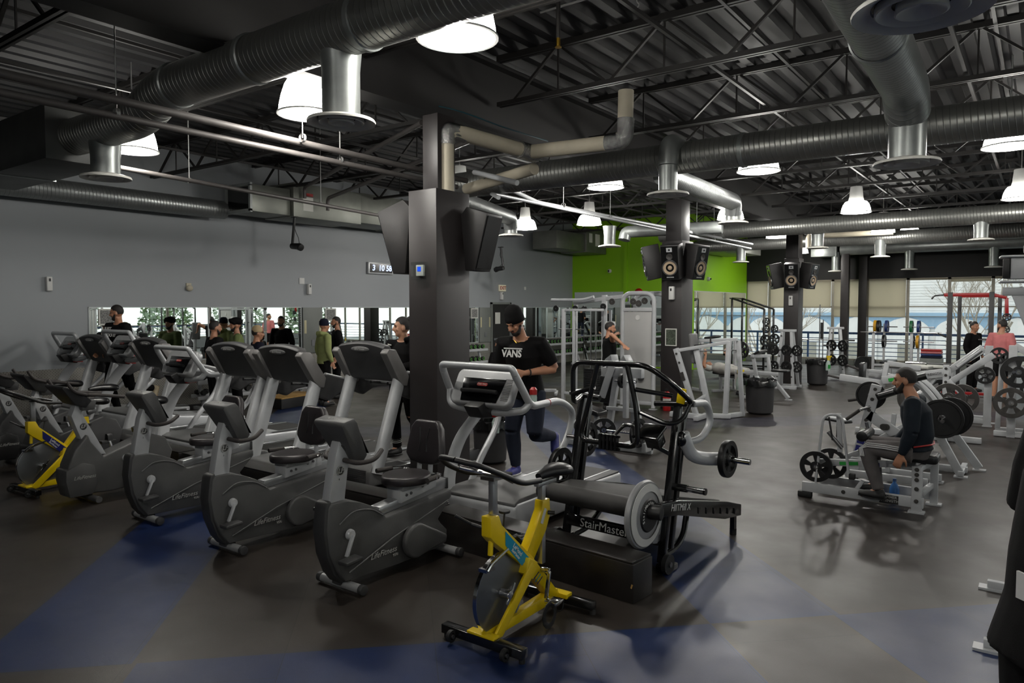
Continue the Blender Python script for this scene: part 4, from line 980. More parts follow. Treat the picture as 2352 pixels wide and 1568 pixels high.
mat('console_grey', (66, 66, 67), .5, 0, .06); mat('console_trim', (118, 116, 115), .45, .15, .06)
def lf_treadmill(label, loc, rz=0, incl=0):
    t = thing('treadmill', label, 'treadmill', loc, rz, 'treadmills with wide dark consoles')
    I = Matrix.Rotation(R(-incl), 4, 'X') if incl else Matrix(); T2 = Matrix.Translation((0, 1.9, .1)) @ I @ Matrix.Translation((0, -1.9, -.1))
    def O(g, *a, **k):
        k['xf'] = T2 @ k['xf'] if 'xf' in k else T2
        return g.out(*a, **k)
    O(G().prism([(.0, .03), (.0, .2), (.05, .27), (.42, .27), (.62, .2), (.62, .03)], 'x', -.4, .4), 'motor_cover', 'shroud_light', t, .018, 3)
    g = G()
    for k in range(7): g.box(-.34, .34, -.004, .0, .07 + k * .02, .08 + k * .02)
    O(g, 'cover_ribs', 'shroud_dark', t)
    for s in (1, -1):
        O(G().prism([(.3, .06), (.3, .2), (.6, .21), (1.98, .19), (1.98, .07)], 'x', s * .31, s * .42), 'side_rail', 'alu', t, .01)
        O(G().box(s * .33 - .035, s * .33 + .035, .65, 1.95, .192, .197), 'foot_tread', 'plate_worn', t)
        O(G().tube([(s * .39, .1, .16), (s * .39, .46, 1.25)], .058, 16, ry=.082), 'upright', 'silver_light', t)
        O(G().prism([(.38, 1.16), (.42, 1.24), (.58, 1.24), (1.08, 1.09), (1.06, 1.03), (.75, 1.0), (.6, .93), (.46, .98)], 'x', s * .36, s * .43), 'arm_shroud', 'shroud_dark', t, .02, 3)
        O(G().tube([(s * .4, .55, 1.235), (s * .4, 1.12, 1.085)], .023, 12), 'handrail', 'silver', t)
    O(G().box(-.3, .3, .55, 1.94, .16, .185), 'running_belt', 'belt', t)
    O(G().cyl((-.3, 1.95, .13), (.3, 1.95, .13), .05), 'rear_roller', 'shroud_dark', t)
    O(G().tube(fil([(-.37, .62, 1.12), (-.2, .66, 1.1), (.2, .66, 1.1), (.37, .62, 1.12)], .08), .02, 10), 'front_crossbar', 'silver', t)
    O(G().tube(fil([(-.14, .5, 1.1), (-.14, .72, 1.08), (.14, .72, 1.08), (.14, .5, 1.1)], .08), .018, 10), 'heart_rate_bar', 'black_plastic', t)
    # console: arched back panel
    N = 16; g = G()
    def sec(x):
        u = x / .37; top = 1.54 + .045 * (1 - u * u)
        return [(x, .20, top - .03), (x, .235, top), (x, .31, top), (x, .5, 1.19), (x, .46, 1.13), (x, .39, 1.155)]
    vs = []; 
    for i in range(N + 1): vs += sec(-.37 + .74 * i / N)
    fs = [(i * 6 + k, i * 6 + (k + 1) % 6, (i + 1) * 6 + (k + 1) % 6, (i + 1) * 6 + k) for i in range(N) for k in range(6)] + [tuple(range(5, -1, -1)), tuple(N * 6 + k for k in range(6))]
    O(g.add(vs, fs), 'console', 'console_grey', t, .01)
    for s in (1, -1):
        O(G().prism([(.175, 1.46), (.215, 1.51), (.32, 1.5), (.53, 1.2), (.5, 1.09), (.44, 1.1), (.36, 1.17)], 'x', s * .345, s * .455), 'console_side', 'console_trim', t, .012)
    p = V(0, .196, 1.505)
    lg = O(G().ball((0, .205, 1.495), (.15, .008, .03)), 'logo_plate', 'shroud_light', t)
    q = text('LifeFitness', .038, tuple(T2 @ V(0, .194, 1.495)), (R(90 + 0), 0, 0), 'grey_ink', t, 'logo', .001, .35)
    O(G().prism([(.335, 1.465), (.5, 1.21), (.504, 1.215), (.34, 1.47)], 'x', -.3, .3), 'display', 'screen_black', t)
    return t
LFX = [(-6.17, 5.28, 1.4, 'wide-console treadmill with the woman on it, left of the big column'), (-7.02, 4.84, 0, 'wide-console treadmill second from the big column'), (-8.0, 4.84, 0, 'wide-console treadmill third from the big column'), (-10.2, 4.95, 0, 'wide-console treadmill between two frame-console ones on the left'), (-11.98, 4.98, 0, 'wide-console treadmill farthest left, with a man in a slogan sweatshirt')]
for x, y, i, l in LFX: lf_treadmill(l, (x, y, 0), 0, i)

def st_treadmill(label, loc, rz=0, incl=0):
    t = thing('treadmill', label, 'treadmill', loc, rz, 'treadmills with open tube-framed consoles')
    T2 = Matrix.Translation((0, 1.9, .1)) @ Matrix.Rotation(R(-incl), 4, 'X') @ Matrix.Translation((0, -1.9, -.1))
    def O(g, *a, **k): k['xf'] = T2; return g.out(*a, **k)
    O(G().prism([(.02, .05), (.02, .26), (.06, .3), (.6, .3), (.85, .25), (1.98, .22), (1.98, .08), (1.9, .05)], 'x', -.415, .415), 'deck_body', 'silver_light', t, .03, 3)
    O(G().prism([(.03, .3), (.1, .33), (.5, .335), (.84, .265), (.84, .25), (.03, .27)], 'x', -.405, .405), 'motor_cover', 'shroud_light', t, .025, 3)
    O(G().box(-.29, .29, .8, 1.96, .215, .235), 'running_belt', 'belt', t)
    for s in (1, -1):
        O(G().box(s * .35 - .05, s * .35 + .05, .85, 1.95, .22, .24), 'side_rail', 'shroud_dark', t, .006)
        O(G().box(s * .295 - .008, s * .295 + .008, .82, 1.95, .23, .243), 'rail_trim', 'alu', t)
        if s < 0: O(G().tube(spline([(s * .38, .06, .26), (s * .385, .1, .5), (s * .33, .18, .78), (s * .2, .3, 1.03)]), .03, 12, ry=.08, up=(0, -1, .2)), 'front_upright', 'silver_light', t)
        top = [(s * .41, .03, 1.42), (s * .43, .12, 1.28), (s * .44, .22, 1.13), (s * .44, .7, 1.14), (s * .44, .95, 1.0), (s * .43, .86, .78), (s * .42, .58, .5), (s * .41, .42, .3)]
        O(G().tube(fil(top, .16, 7), .033, 14), 'side_frame', 'silver_light', t)
        O(G().tube([(s * .44, .49, 1.137), (s * .44, .5, 1.137)], .0345, 14), 'joint_ring', 'red', t)
    O(G().tube(fil([(-.41, .03, 1.42), (-.4, .0, 1.48), (.4, .0, 1.48), (.41, .03, 1.42)], .07, 6), .034, 14, ry=.03), 'top_frame', 'silver_light', t)
    O(G().tube(fil([(-.42, .14, 1.24), (-.41, .12, 1.1), (-.2, .14, 1.06), (.2, .14, 1.06), (.41, .16, 1.1), (.44, .2, 1.16)], .12, 7), .034, 14), 'lower_frame', 'silver_light', t)
    M3 = Matrix.Translation((0, .12, 1.28)) @ Matrix.Rotation(R(-28), 4, 'X')
    g = G().prism(rrect(-.34, .34, -.18, .17, .07, 5), 'y', -.03, .07)
    g.v = [tuple(M3 @ V(p)) for p in g.v]; O(g, 'console', 'silver', t, .03, 3)
    g = G().prism([(-.24, .075), (.25, .075), (.21, -.15), (-.2, -.15)], 'y', -.036, -.025); g.v = [tuple(M3 @ V(p)) for p in g.v]; O(g, 'console_recess', 'screen_black', t, .004)
    g = G().prism(rrect(-.06, .06, .0, .03, .014, 3), 'y', -.041, -.036); g.v = [tuple(M3 @ V(p)) for p in g.v]; b = O(g, 'brand_badge', 'red', t)
    text('STAR TRAC', .021, tuple(T2 @ M3 @ V(0, -.0425, .015)), (T2 @ M3 @ Euler(TY).to_matrix().to_4x4()).to_euler(), 'paper', t, 'badge_lettering', .0006)
    g = G()
    for k in range(14): g.box(.24 + k * .0, .32, -.034, -.03, -.12 + k * .015, -.113 + k * .015)
    g.v = [tuple(M3 @ V(p)) for p in g.v]; O(g, 'speaker_grille', 'shroud_light', t)
    g = G().tube([(x, -.05 - .02 * math.cos(x * 6), -.06) for x in (-.2, -.1, 0, .1, .2)], .02, 8); g.v = [tuple(M3 @ V(p)) for p in g.v]; O(g, 'inner_handle', 'black_plastic', t)
    O(G().prism([(-.08, 1.13), (.0, 1.02), (.2, 1.0), (.18, 1.22)], 'x', -.09, .09), 'console_neck', 'black_plastic', t, .02)
    O(G().box(-.12, .12, .12, .26, 1.02, 1.035), 'neck_gasket', 'red', t)
    g = G().box(-.28, .28, .072, .078, -.13, .13); g.v = [tuple(M3 @ V(p)) for p in g.v]; O(g, 'display', 'screen_black', t)
    return t
STX = [(-4.06, 4.98, 0, 'silver tube-framed treadmill nearest the camera with a man running on it'), (-9.08, 4.93, 0, 'silver tube-framed treadmill in the middle of the left-hand row'), (-11.09, 5.05, 5, 'raised silver tube-framed treadmill, second from the left wall'), (-12.86, 5.1, 3, 'silver tube-framed treadmill against the left wall')]
for x, y, i, l in STX: st_treadmill(l, (x, y, 0), 0, i)

# long black box
for x0, x1, l in ((-4.15, -2.17, 'black painted wooden box on the floor with worn corners, nearest the camera'), (-8.2, -4.2, 'black painted wooden box running between bikes and treadmills, middle length'), (-12.6, -8.25, 'black painted wooden box running between bikes and treadmills, left end')):
    t = thing('cable_box', l, 'wooden box', ((x0 + x1) / 2, 4.56 if x1 > -3 else 4.66, 0), R(-5) if x1 > -3 else 0); h = (x1 - x0) / 2
    G().box(-h, h, -.125, .125, 0, .27).out('box', 'wood_black', t, .006)
    G().box(-h + .01, h - .01, -.123, .123, .27, .285).out('lid', 'wood_black', t, .004)
    if x1 > -3: G().cbox((h - .012, -.122, .12), (.012, .008, .03), (0, .3, 0)).out('chipped_corner', 'wood_edge', t)

# incline mill -------------------------------------------------------------------------
def hiit():
    t = thing('push_treadmill', 'black manual push treadmill with tall handle frames and weight arms', 'treadmill', (-2.75, 5.08, 0), R(-4))
    BS = 'black_steel'
    for s in (1, -1):
        G().bar((s * .45, .0, .06), (s * .45, .25, 1.24), .05, .06, (1, 0, 0)).out('front_post', BS, t, .006)
        G().bar((s * .45, .13, .14), (s * .45, .34, 1.16), .05, .05, (1, 0, 0)).out('rear_post', BS, t, .006)
        G().tube(fil([(s * .42, .06, .08), (s * .42, .3, .1), (s * .42, .42, .17), (s * .38, .55, .32)], .08), .025, 10).out('brace', BS, t)
        G().lathe([(.02, -.018), (.075, -.018), (.075, .018), (.02, .018)], (s * .52, -.03, .075), (1, 0, 0), 24).out('transport_wheel', 'rubber', t)
        G().cyl((s * .49, -.03, .075), (s * .55, -.03, .075), .02).out('wheel_axle', 'steel', t)
        G().box(s * .47 - .06, s * .47 + .06, -.02, .12, 0, .05).out('foot_pad', BS, t, .01)
        # cross handles at top
        G().tube([(s * .26, .22, 1.24), (s * .58, .25, 1.26)], .022, 12).out('grip_bar', BS, t)
        G().tube(fil([(s * .57, .25, 1.26), (s * .58, .48, 1.25), (s * .58, .56, 1.08), (s * .56, .42, .96), (s * .5, .3, .95)], .1, 7), .027, 14).out('curved_handle', 'silver_light', t)
        G().ball((s * .48, .24, .98), (.05, .05, .06)).out('pivot_knob', 'black_gloss', t)
        G().tube(fil([(s * .49, .25, 1.02), (s * .51, .34, .84), (s * .57, .46, .8), (s * .67, .64, .785)], .1), .052, 12).out('weight_arm', 'silver_light', t, .012)
        G().tube([(s * .62, .61, .795), (s * .88, .62, .79)], .024, 14).out('weight_sleeve', 'chrome', t)
        G().tube([(s * .46, .16, .62), (s * .58, .16, .62)], .03, 14).out('peg_base', BS, t)
        G().tube([(s * .58, .16, .62), (s * .72, .16, .62)], .024, 14).out('storage_peg', 'chrome', t)
        G().cyl((s * .715, .16, .62), (s * .73, .16, .62), .026).out('peg_cap', BS, t)
        # deck side beams
        G().prism([(-.16, .46), (-.16, .56), (.1, .535), (1.0, .34), (1.28, .26), (1.28, .16), (.95, .2), (.1, .42)], 'x', s * .485, s * .54).out('deck_beam', BS, t, .006)
        g = G()
        for k in range(6): g.prism([(.42 + k * .14, .415 - k * .031), (.46 + k * .14, .405 - k * .031), (.43 + k * .14, .36 - k * .031)], 'x', s * .54, s * .546)
        g.out('beam_notch', 'black_plastic', t)
        G().bar((s * .5, 1.2, .2), (s * .5, 1.2, .05), .04, .05).cyl((s * .5, 1.2, 0), (s * .5, 1.2, .05), .03).out('rear_leg', BS, t)
    # belt deck
    G().prism([(-.2, .47), (-.2, .55), (.05, .56), (1.26, .27), (1.26, .2), (.05, .46)], 'x', -.44, .35).out('running_belt', 'belt', t, .01)
    G().tube([(-.44, -.2, .5), (.38, -.2, .5)], .075, 28).out('front_roller', 'belt', t)
    G().tube([(-.56, -.2, .5), (-.44, -.2, .5)], .07, 20).out('roller_cap', 'black_plastic', t, .01)
    # flywheel guard
    G().lathe([(.001, .02), (.12, .022), (.17, .012), (.245, .0), (.255, -.02), (.245, -.04), (.001, -.04)], (.43, -.2, .47), (1, 0, 0), 48).out('flywheel_guard', 'silver', t, sharp=50)
    G().lathe([(.175, .018), (.23, .01), (.23, .006), (.175, .006)], (.433, -.2, .47), (1, 0, 0), 48).out('guard_ring', 'white_plastic', t)
    G().lathe([(.001, .03), (.115, .03), (.125, .02)], (.433, -.2, .47), (1, 0, 0), 40).out('guard_centre', 'black_plastic', t)
    for k, ch in enumerate('StairMaster'):
        a = R(140 - k * 14 + 60); 
        c = V(.464, -.2 + .095 * math.cos(a) * -1 * -1, .47 + .095 * math.sin(a))
        rot = (Matrix.Rotation(a - PI / 2, 4, 'X') @ Euler(TX).to_matrix().to_4x4()).to_euler()
        text(ch, .035, c, rot, 'white_ink', t, 'ring_lettering', .0006, bold=.001)
    G().tube([(.45, -.2, .5), (.55, -.18, .5)], .055, 20).out('axle_boss', 'black_plastic', t, .006)
    G().prism([(-.05, .5), (.25, .36), (.2, .3), (.0, .2), (-.1, .22)], 'x', .39, .43).out('belt_guard', 'silver', t, .02)
    G().box(-.43, .43, -.02, .03, .19, .28).out('front_beam', BS, t, .006)
    text('StairMaster', .1, (-.06, -.022, .235), TY, 'white_ink', t, 'lettering', .0006, .1)
    text('HIITMill X', .075, (.542, .13, .475), (R(90), 0, R(90)), 'white_ink', t, 'side_lettering', .0006, .15).rotation_euler = (Matrix.Rotation(R(-10), 4, 'X') @ Euler(TX).to_matrix().to_4x4()).to_euler()
    # tall handle frames
    G().tube(fil([(-.44, .22, 1.25), (-.32, -.08, 1.22), (-.31, -.1, 1.56), (.36, -.1, 1.57), (.5, .0, 1.45), (.6, .2, 1.27), (.46, .24, 1.25)], .09, 6), .021, 12).out('upper_push_frame', BS, t)
    G().tube(fil([(-.07, -.1, 1.56), (-.16, -.11, 1.2), (-.23, -.12, .94), (.3, -.1, .94), (.28, -.1, 1.25), (.2, -.1, 1.56)], .09, 6), .021, 12).out('lower_push_frame', BS, t)
    G().tube(fil([(.27, -.1, 1.38), (.52, .02, 1.34)], .05), .018, 10).tube(fil([(.31, -.1, 1.21), (.48, .02, 1.12), (.55, .12, 1.14), (.58, .18, 1.26)], .06), .018, 10).out('side_loop', BS, t)
    G().tube([(-.31, -.1, 1.3), (-.1, -.1, 1.37)], .018, 10).out('left_rung', BS, t)
    G().tube(fil([(.26, -.1, 1.02), (.2, .0, 1.08), (.1, .02, 1.08), (.06, -.1, .98)], .04), .016, 10).out('lower_grip', BS, t)
    g = G()
    for k in range(5): g.box(-.02 + k * .035, .0 + k * .035, -.16, -.12, .9, 1.02)
    g.box(-.02, .16, -.15, -.13, .9, .92).box(-.02, .16, -.15, -.13, 1.0, 1.02).out('phone_cradle', BS, t)
    G().cbox((.35, .0, 1.05), (.19, .17, .03), (R(30), 0, 0)).cbox((.36, .05, .98), (.12, .1, .09), (R(30), 0, 0)).out('console', 'black_gloss', t, .008)
    G().bar((.33, .04, .95), (.44, .12, .88), .03).out('console_arm', BS, t)
    k = G().cbox((.5, .2, 1.32), (.07, .012, .12), (0, .15, 0)).out('warning_tag', 'yellow', t, .004)
    # plates (things of their own)
def plate(label, c, ax, r=.21, th=.04, m='plate', hub='chrome', holes=5, group=None, grip=True):
    ax = V(ax).normalized(); t = thing('weight_plate', label, 'weight plate', c, group=group)
    e = ax.orthogonal().normalized(); 
    if abs(ax.z) < .5: e = V(0, 0, 1); e = (e - ax * e.dot(ax)).normalized()
    g2 = ax.cross(e); h = th / 2
    if not grip:
        G().lathe([(r * .2, -h * .5), (r * .3, -h * .5), (r * .85, -h * .5), (r * .88, -h), (r, -h), (r, h), (r * .88, h), (r * .85, h * .5), (r * .3, h * .5), (r * .2, h * .5)], (0, 0, 0), ax, 36).out('disc', m, t)
    else:
        # solid disc ring with real openings
        NR = 60; vs = []; fs = []; g = G()
        def sector(a0, a1, r0, r1):
            n = 8; vv = []
            for i in range(n + 1):
                a = a0 + (a1 - a0) * i / n; d = e * math.cos(a) + g2 * math.sin(a)
                for rr in (r0, r1):
                    for hh in (-h * .55, h * .55): vv.append(d * rr + ax * hh)
            ff = []
            for i in range(n):
                b = i * 4; c2 = b + 4
                ff += [(b, b + 2, c2 + 2, c2), (b + 1, c2 + 1, c2 + 3, b + 3), (b, c2, c2 + 1, b + 1), (b + 2, b + 3, c2 + 3, c2 + 2)]
            ff += [(0, 1, 3, 2), (n * 4, n * 4 + 2, n * 4 + 3, n * 4 + 1)]
            g.add(vv, ff)
        g.lathe([(r * .12, -h), (r * .34, -h), (r * .36, 0), (r * .34, h), (r * .12, h), (r * .12, -h)], (0, 0, 0), ax, 30)
        g.lathe([(r * .72, -h), (r * .98, -h), (r, -h * .6), (r, h * .6), (r * .98, h), (r * .72, h), (r * .72, -h)], (0, 0, 0), ax, 44)
        for k in range(holes):
            a = 2 * PI * k / holes; sector(a - PI / holes * .42, a + PI / holes * .42, r * .34, r * .73)
        g.out('disc', m, t)
    G().lathe([(r * .1, -h * 1.2), (r * .17, -h * 1.2), (r * .17, h * 1.2), (r * .1, h * 1.2), (r * .1, -h * 1.2)], (0, 0, 0), ax, 20).out('hub', hub, t)
    return t
hiit()
def hw(x, y, z): a = R(-4); return (-2.75 + x * math.cos(a) - y * math.sin(a), 5.08 + x * math.sin(a) + y * math.cos(a), z)
HX = V(math.cos(R(-4)), math.sin(R(-4)), 0)
plate('black grip plate on the right arm of the push treadmill', hw(.7, .61, .795), HX, .15, .045, holes=4)
plate('larger black grip plate on the left arm of the push treadmill', hw(-.66, .61, .795), HX, .16, .045, holes=5)
plate('black grip plate low on the left peg of the push treadmill', hw(-.62, .16, .62), HX, .17, .04, holes=5)

t = thing('drink_bottle', 'red and clear drink bottle in the holder of the nearest treadmill', 'bottle', (-3.66, 5.3, 1.1)); G().lathe([(.001, 0), (.032, 0), (.034, .1), (.03, .13)], n=16).out('body', 'bottle_clear', t); G().lathe([(.034, .125), (.034, .17), (.018, .19), (.001, .19)], n=16).out('lid', 'red', t)
# ------------------------------------------------------------------ people
def remeshed(g, name, m, parent, vox, smooth=2):
    me = bpy.data.meshes.new(name); me.from_pydata([tuple(p) for p in g.v], [], g.f); me.update()
    bm = bmesh.new(); bm.from_mesh(me); bmesh.ops.recalc_face_normals(bm, faces=bm.faces); bm.to_mesh(me); bm.free()
    o = bpy.data.objects.new(name, me); COL.objects.link(o)
    r = o.modifiers.new('r', 'REMESH'); r.mode = 'VOXEL'; r.voxel_size = vox
    if smooth:
        s = o.modifiers.new('s', 'SMOOTH'); s.iterations = smooth; s.factor = .5
    dg = bpy.context.evaluated_depsgraph_get(); dg.update()
    m2 = bpy.data.meshes.new_from_object(o.evaluated_get(dg)); bpy.data.objects.remove(o)
    for p in m2.polygons: p.use_smooth = True
    m2.materials.clear(); m2.materials.append(MATS[m])
    q = bpy.data.objects.new(name, m2); COL.objects.link(q)
    if parent: q.parent = parent
    return q

def stand(h=1.76, **over):
    k = h / 1.76
    J = dict(pel=(0, 0, .95), waist=(0, 0, 1.1), chest=(0, .0, 1.3), neck=(0, .02, 1.47), head=(0, -.015, 1.632),
             sha=(-.185, .0, 1.42), shb=(.185, .0, 1.42), ela=(-.25, .03, 1.14), elb=(.25, .03, 1.14), wra=(-.25, -.06, .9), wrb=(.25, -.06, .9),
             hpa=(-.09, 0, .92), hpb=(.09, 0, .92), kna=(-.1, -.01, .5), knb=(.1, -.01, .5), ana=(-.1, .03, .09), anb=(.1, .03, .09), toa=(-.12, -.13, .03), tob=(.12, -.13, .03),
             fwd=(0, -1, 0), look=(0, -1, 0))
    J = {a: V(b) * (k if a not in ('fwd', 'look') else 1) for a, b in J.items()}
    for a, b in over.items(): J[a] = V(b)
    return J

def hand(g, w, d, side, curl=.5, s=1.0):
    d = V(d).normalized(); side = V(side); side = (side - d * side.dot(d)).normalized(); n = d.cross(side)
    c = V(w)
    g.tube([c - d * .02 * s, c + d * .03 * s, c + d * .075 * s, c + d * .09 * s], [.024 * s, .036 * s, .042 * s, .036 * s], 12, ry=[.02 * s, .018 * s, .015 * s, .011 * s], up=n)
    for i, (o, L) in enumerate(((-.031, .066), (-.0105, .076), (.0105, .072), (.031, .058))):
        p = c + d * .085 * s + side * o * s; a = 0; P = [p - d * .02]
        dd = d + side * o * 2.5
        for q in range(3):
            P.append(p); a += curl * .55; v = dd * math.cos(a) + n * math.sin(a); p = p + v.normalized() * L / 3 * s * (1.1 if q == 0 else .95)
        P.append(p); g.tube(P, [.009 * s, .0095 * s, .009 * s, .008 * s, .006 * s], 8)
    p = c + d * .02 * s - side * .03 * s
    g.tube([p, p + (d * .6 - side * .8) * .03 * s, p + (d * .9 - side * .75 + n * curl * .6) * .05 * s, p + (d * 1.3 - side * .75 + n * curl) * .062 * s], [.014 * s, .012 * s, .0105 * s, .008 * s], 8)

def person(label, loc, rz, J, shirt='cloth_black', pants='cloth_navy', shoes='shoe_black', skin='skin', sleeve='short', hair='hair', hat=None, beard=True, vox=.011, bulk=1.0, socks=None, group=None, shorts=False, hem=.0, curl=.5, bun=False, hood=False, sleeveless=False):
    t = thing('person', label, 'person', loc, rz); t['label'] = label
    f = J['fwd'].normalized(); bk = -f; B = bulk
    up_t = (J['neck'] - J['pel']).normalized()
    lk = J['look'].normalized(); hz = V(0, 0, 1); hs = lk.cross(hz).normalized(); hu = hs.cross(lk).normalized()
    HM = Matrix((hs, lk, hu)).transposed()          # columns: side, forward, up
    hc = J['head']
    def H(x, y, z): return hc + hs * x + lk * y + hu * z
    # ---- body
    g = G()
    g.tube([J['pel'] - up_t * .06, J['pel'], J['waist'], J['chest'], J['neck'] - up_t * .07, J['neck'] - up_t * .015], [.12 * B, .155 * B, .14 * B, .165 * B, .13 * B, .06], 20, ry=[.1 * B, .115 * B, .105 * B, .12 * B, .085 * B, .058], up=f)
    g.tube([J['neck'] - up_t * .05, J['neck'], hc - hu * .06 - lk * .01], [.068, .06, .055], 14)
    for s in 'ab':
        g.tube([J['neck'] * .8 + J['sh' + s] * .2 - up_t * .03, J['neck'] * .45 + J['sh' + s] * .55 - up_t * .02, J['sh' + s], J['sh' + s] * .55 + J['el' + s] * .45, J['el' + s]], [.055, .06 * B, .062 * B, .052 * B, .041 * B], 12)
        g.tube([J['el' + s], J['el' + s] * .7 + J['wr' + s] * .3, J['wr' + s]], [.041 * B, .041 * B, .027], 12)
        g.tube([J['hp' + s], J['hp' + s] * .6 + J['kn' + s] * .4, J['kn' + s]], [.09 * B, .08 * B, .056], 14)
        g.tube([J['kn' + s], J['kn' + s] * .68 + J['an' + s] * .32, J['an' + s]], [.054, .057, .036], 12)
        d = (J['wr' + s] - J['el' + s]).normalized()
        hand(g, J['wr' + s], J.get('hd' + s, d), J.get('hs' + s, f if s == 'a' else -f), curl if not isinstance(curl, dict) else curl[s])
        g.tube([J['an' + s], J['an' + s] * .4 + J['to' + s] * .6, J['to' + s]], [.03, .028, .022], 10)
    # head
    g.ball(H(0, -.012, .03), (.076, .095, .098), 20, 14, HM); g.ball(H(0, .022, -.035), (.06, .064, .078), 16, 10, HM)
    g.ball(H(0, .05, -.082), (.034, .03, .026), 12, 8, HM)
    g.tube([H(0, .088, .02), H(0, .108, -.022), H(0, .09, -.032)], [.009, .016, .014], 10)
    g.ball(H(0, .076, .035), (.055, .018, .013), 12, 8, HM)
    for s in (1, -1): g.ball(H(s * .077, -.012, -.012), (.011, .02, .03), 10, 8, HM); g.ball(H(s * .045, .058, -.02), (.022, .018, .02), 10, 8, HM)
    remeshed(g, 'body', skin, t, vox if vox < .012 else vox * .9, 1)
    for s in (1, -1):
        if vox < .012:
            G().ball(H(s * .031, .074, .012), (.013, .008, .006), 10, 6, HM).out('eye', 'eye', t)
            G().tube([H(s * .014, .089, .033), H(s * .032, .089, .038), H(s * .05, .078, .032)], .004, 6).out('eyebrow', 'hair', t)
    G().tube([H(-.024, .077, -.055), H(0, .086, -.053), H(.024, .077, -.055)], .006, 8).out('mouth', 'lip', t)
    if beard:
        g = G(); g.ball(H(0, .042, -.088), (.05, .046, .036), 14, 10, HM); g.tube([H(-.028, .08, -.042), H(0, .092, -.038), H(.028, .08, -.042)], .008, 8)
        for s in (1, -1): g.tube([H(s * .064, .0, .0), H(s * .054, .02, -.045), H(s * .034, .048, -.085)], [.01, .02, .028], 10)
        remeshed(g, 'beard', 'hair', t, .008 if vox < .012 else .014, 1)
    if hair:
        g = G(); n = 20; m = 9; rx, ry, rz_ = .0805, .1, .1035; vs = []
        for i in range(m + 1):
            for k in range(n):
                a = 2 * PI * k / n; lim = 1.25 + .75 * (1 - max(0, math.cos(a - PI / 2))) ** .7 if False else (1.12 if math.sin(a) > .55 else (1.5 if math.sin(a) > -.1 else 2.15)); th = lim * i / m
                vs.append(H(rx * math.sin(th) * math.cos(a), -.012 + ry * math.sin(th) * math.sin(a), .034 + rz_ * math.cos(th)))
        fs = [(i * n + k, (i + 1) * n + k, (i + 1) * n + (k + 1) % n, i * n + (k + 1) % n) for i in range(m) for k in range(n)]
        g.add(vs, fs); ho = g.out('hair', hair, t, sharp=80)
        if bun: G().ball(H(0, -.1, .1), (.045, .045, .04), 12, 8, HM).out('hair_bun', hair, t)
    if hat == 'beanie':
        G().lathe([(.0945, -.035), (.1, -.03), (.1, .025), (.096, .03), (.094, .07), (.075, .115), (.04, .14), (.001, .148)], H(0, -.012, .05) , (hu - lk * .12), 24).out('beanie', 'cloth_black', t, sharp=60)
    if hat == 'darkbeanie':
        G().lathe([(.09, -.03), (.098, .0), (.094, .06), (.06, .11), (.001, .12)], H(0, -.012, .04), hu, 20).out('beanie', 'cloth_dark_blue', t, sharp=60)
    if hat in ('cap', 'cap_back'):
        q = -1 if hat == 'cap_back' else 1
        G().lathe([(.09, -.015), (.094, .02), (.085, .065), (.05, .1), (.001, .108)], H(0, -.012, .045), hu, 20).prism([(0, 0)], 'z', 0, 0) if False else None
        g = G().lathe([(.09, -.015), (.094, .02), (.085, .065), (.05, .1), (.001, .108)], H(0, -.012, .045), hu, 20)
        pts = [H(.085 * math.cos(R(a)), q * (.07 + .1 * math.sin(R(a))), .038 - .012 * math.sin(R(a))) for a in range(0, 181, 20)]
        g.add(pts + [p + hu * .006 for p in pts], [tuple(range(10)), tuple(range(19, 9, -1))] + [(i, i + 10, (i + 1) % 10 + 10, (i + 1) % 10) for i in range(10)])
        g.out('cap', 'cloth_tan', t, sharp=60)
    if hat == 'turban':
        g = G(); g.ball(H(0, -.02, .075), (.105, .125, .085), 20, 12, HM); g.tube([H(-.09, .02, .03), H(-.05, .075, .075), H(0, .095, .115)], .03, 8); g.tube([H(.09, .02, .03), H(.05, .075, .075), H(0, .095, .115)], .03, 8)
        remeshed(g, 'turban', 'cloth_black', t, .011, 1)
    # ---- shirt
    g = G(); e = .014; hemz = J['pel'] - up_t * (.02 + hem)
    g.tube([hemz, J['pel'] + up_t * .06, J['waist'], J['chest'], J['neck'] - up_t * .07, J['neck'] - up_t * .022], [(.155 * B + e + .012), (.155 * B + e), (.145 * B + e), (.165 * B + e), (.14 * B + e), .068 + (.012 if hood else 0)], 24, ry=[.122 * B + e + .008, .118 * B + e, .113 * B + e, .12 * B + e, .09 * B + e, .066 + (.012 if hood else 0)], up=f)
    for s in 'ab':
        S0, E0, W0 = J['sh' + s], J['el' + s], J['wr' + s]; lz = .016 if sleeve == 'short' else .013
        g.tube([J['neck'] * .78 + S0 * .22 - up_t * .042, J['neck'] * .45 + S0 * .55 - up_t * .025, S0] + ([] if sleeveless else [S0 * .55 + E0 * .45, S0 * .22 + E0 * .78 if sleeve == 'short' else E0]), [.06, .068 * B, .066 * B + (.0 if sleeveless else .008)] + ([] if sleeveless else [.06 * B + lz, .054 * B + lz]), 14)
        if sleeve == 'long': g.tube([E0, E0 * .6 + W0 * .4, W0 * .97 + E0 * .03], [.056 * B + .008, .052 * B + .006, .036], 12)
    if hood: g.tube([H(-.1, -.02, -.14), H(-.08, -.11, -.14), H(0, -.14, -.16), H(.08, -.11, -.14), H(.1, -.02, -.14), H(.07, .05, -.155)], [.03, .045, .05, .045, .03, .02], 10)
    remeshed(g, 'hoodie' if hood else 'shirt', shirt, t, max(vox, .01), 2)
    # ---- trousers
    g = G(); g.tube([J['pel'] + up_t * .07, J['pel'], (J['hpa'] + J['hpb']) / 2 - up_t * .05], [.15 * B + .008, .16 * B + .01, .14 * B], 20, ry=[.112 * B + .01, .122 * B + .01, .11 * B], up=f)
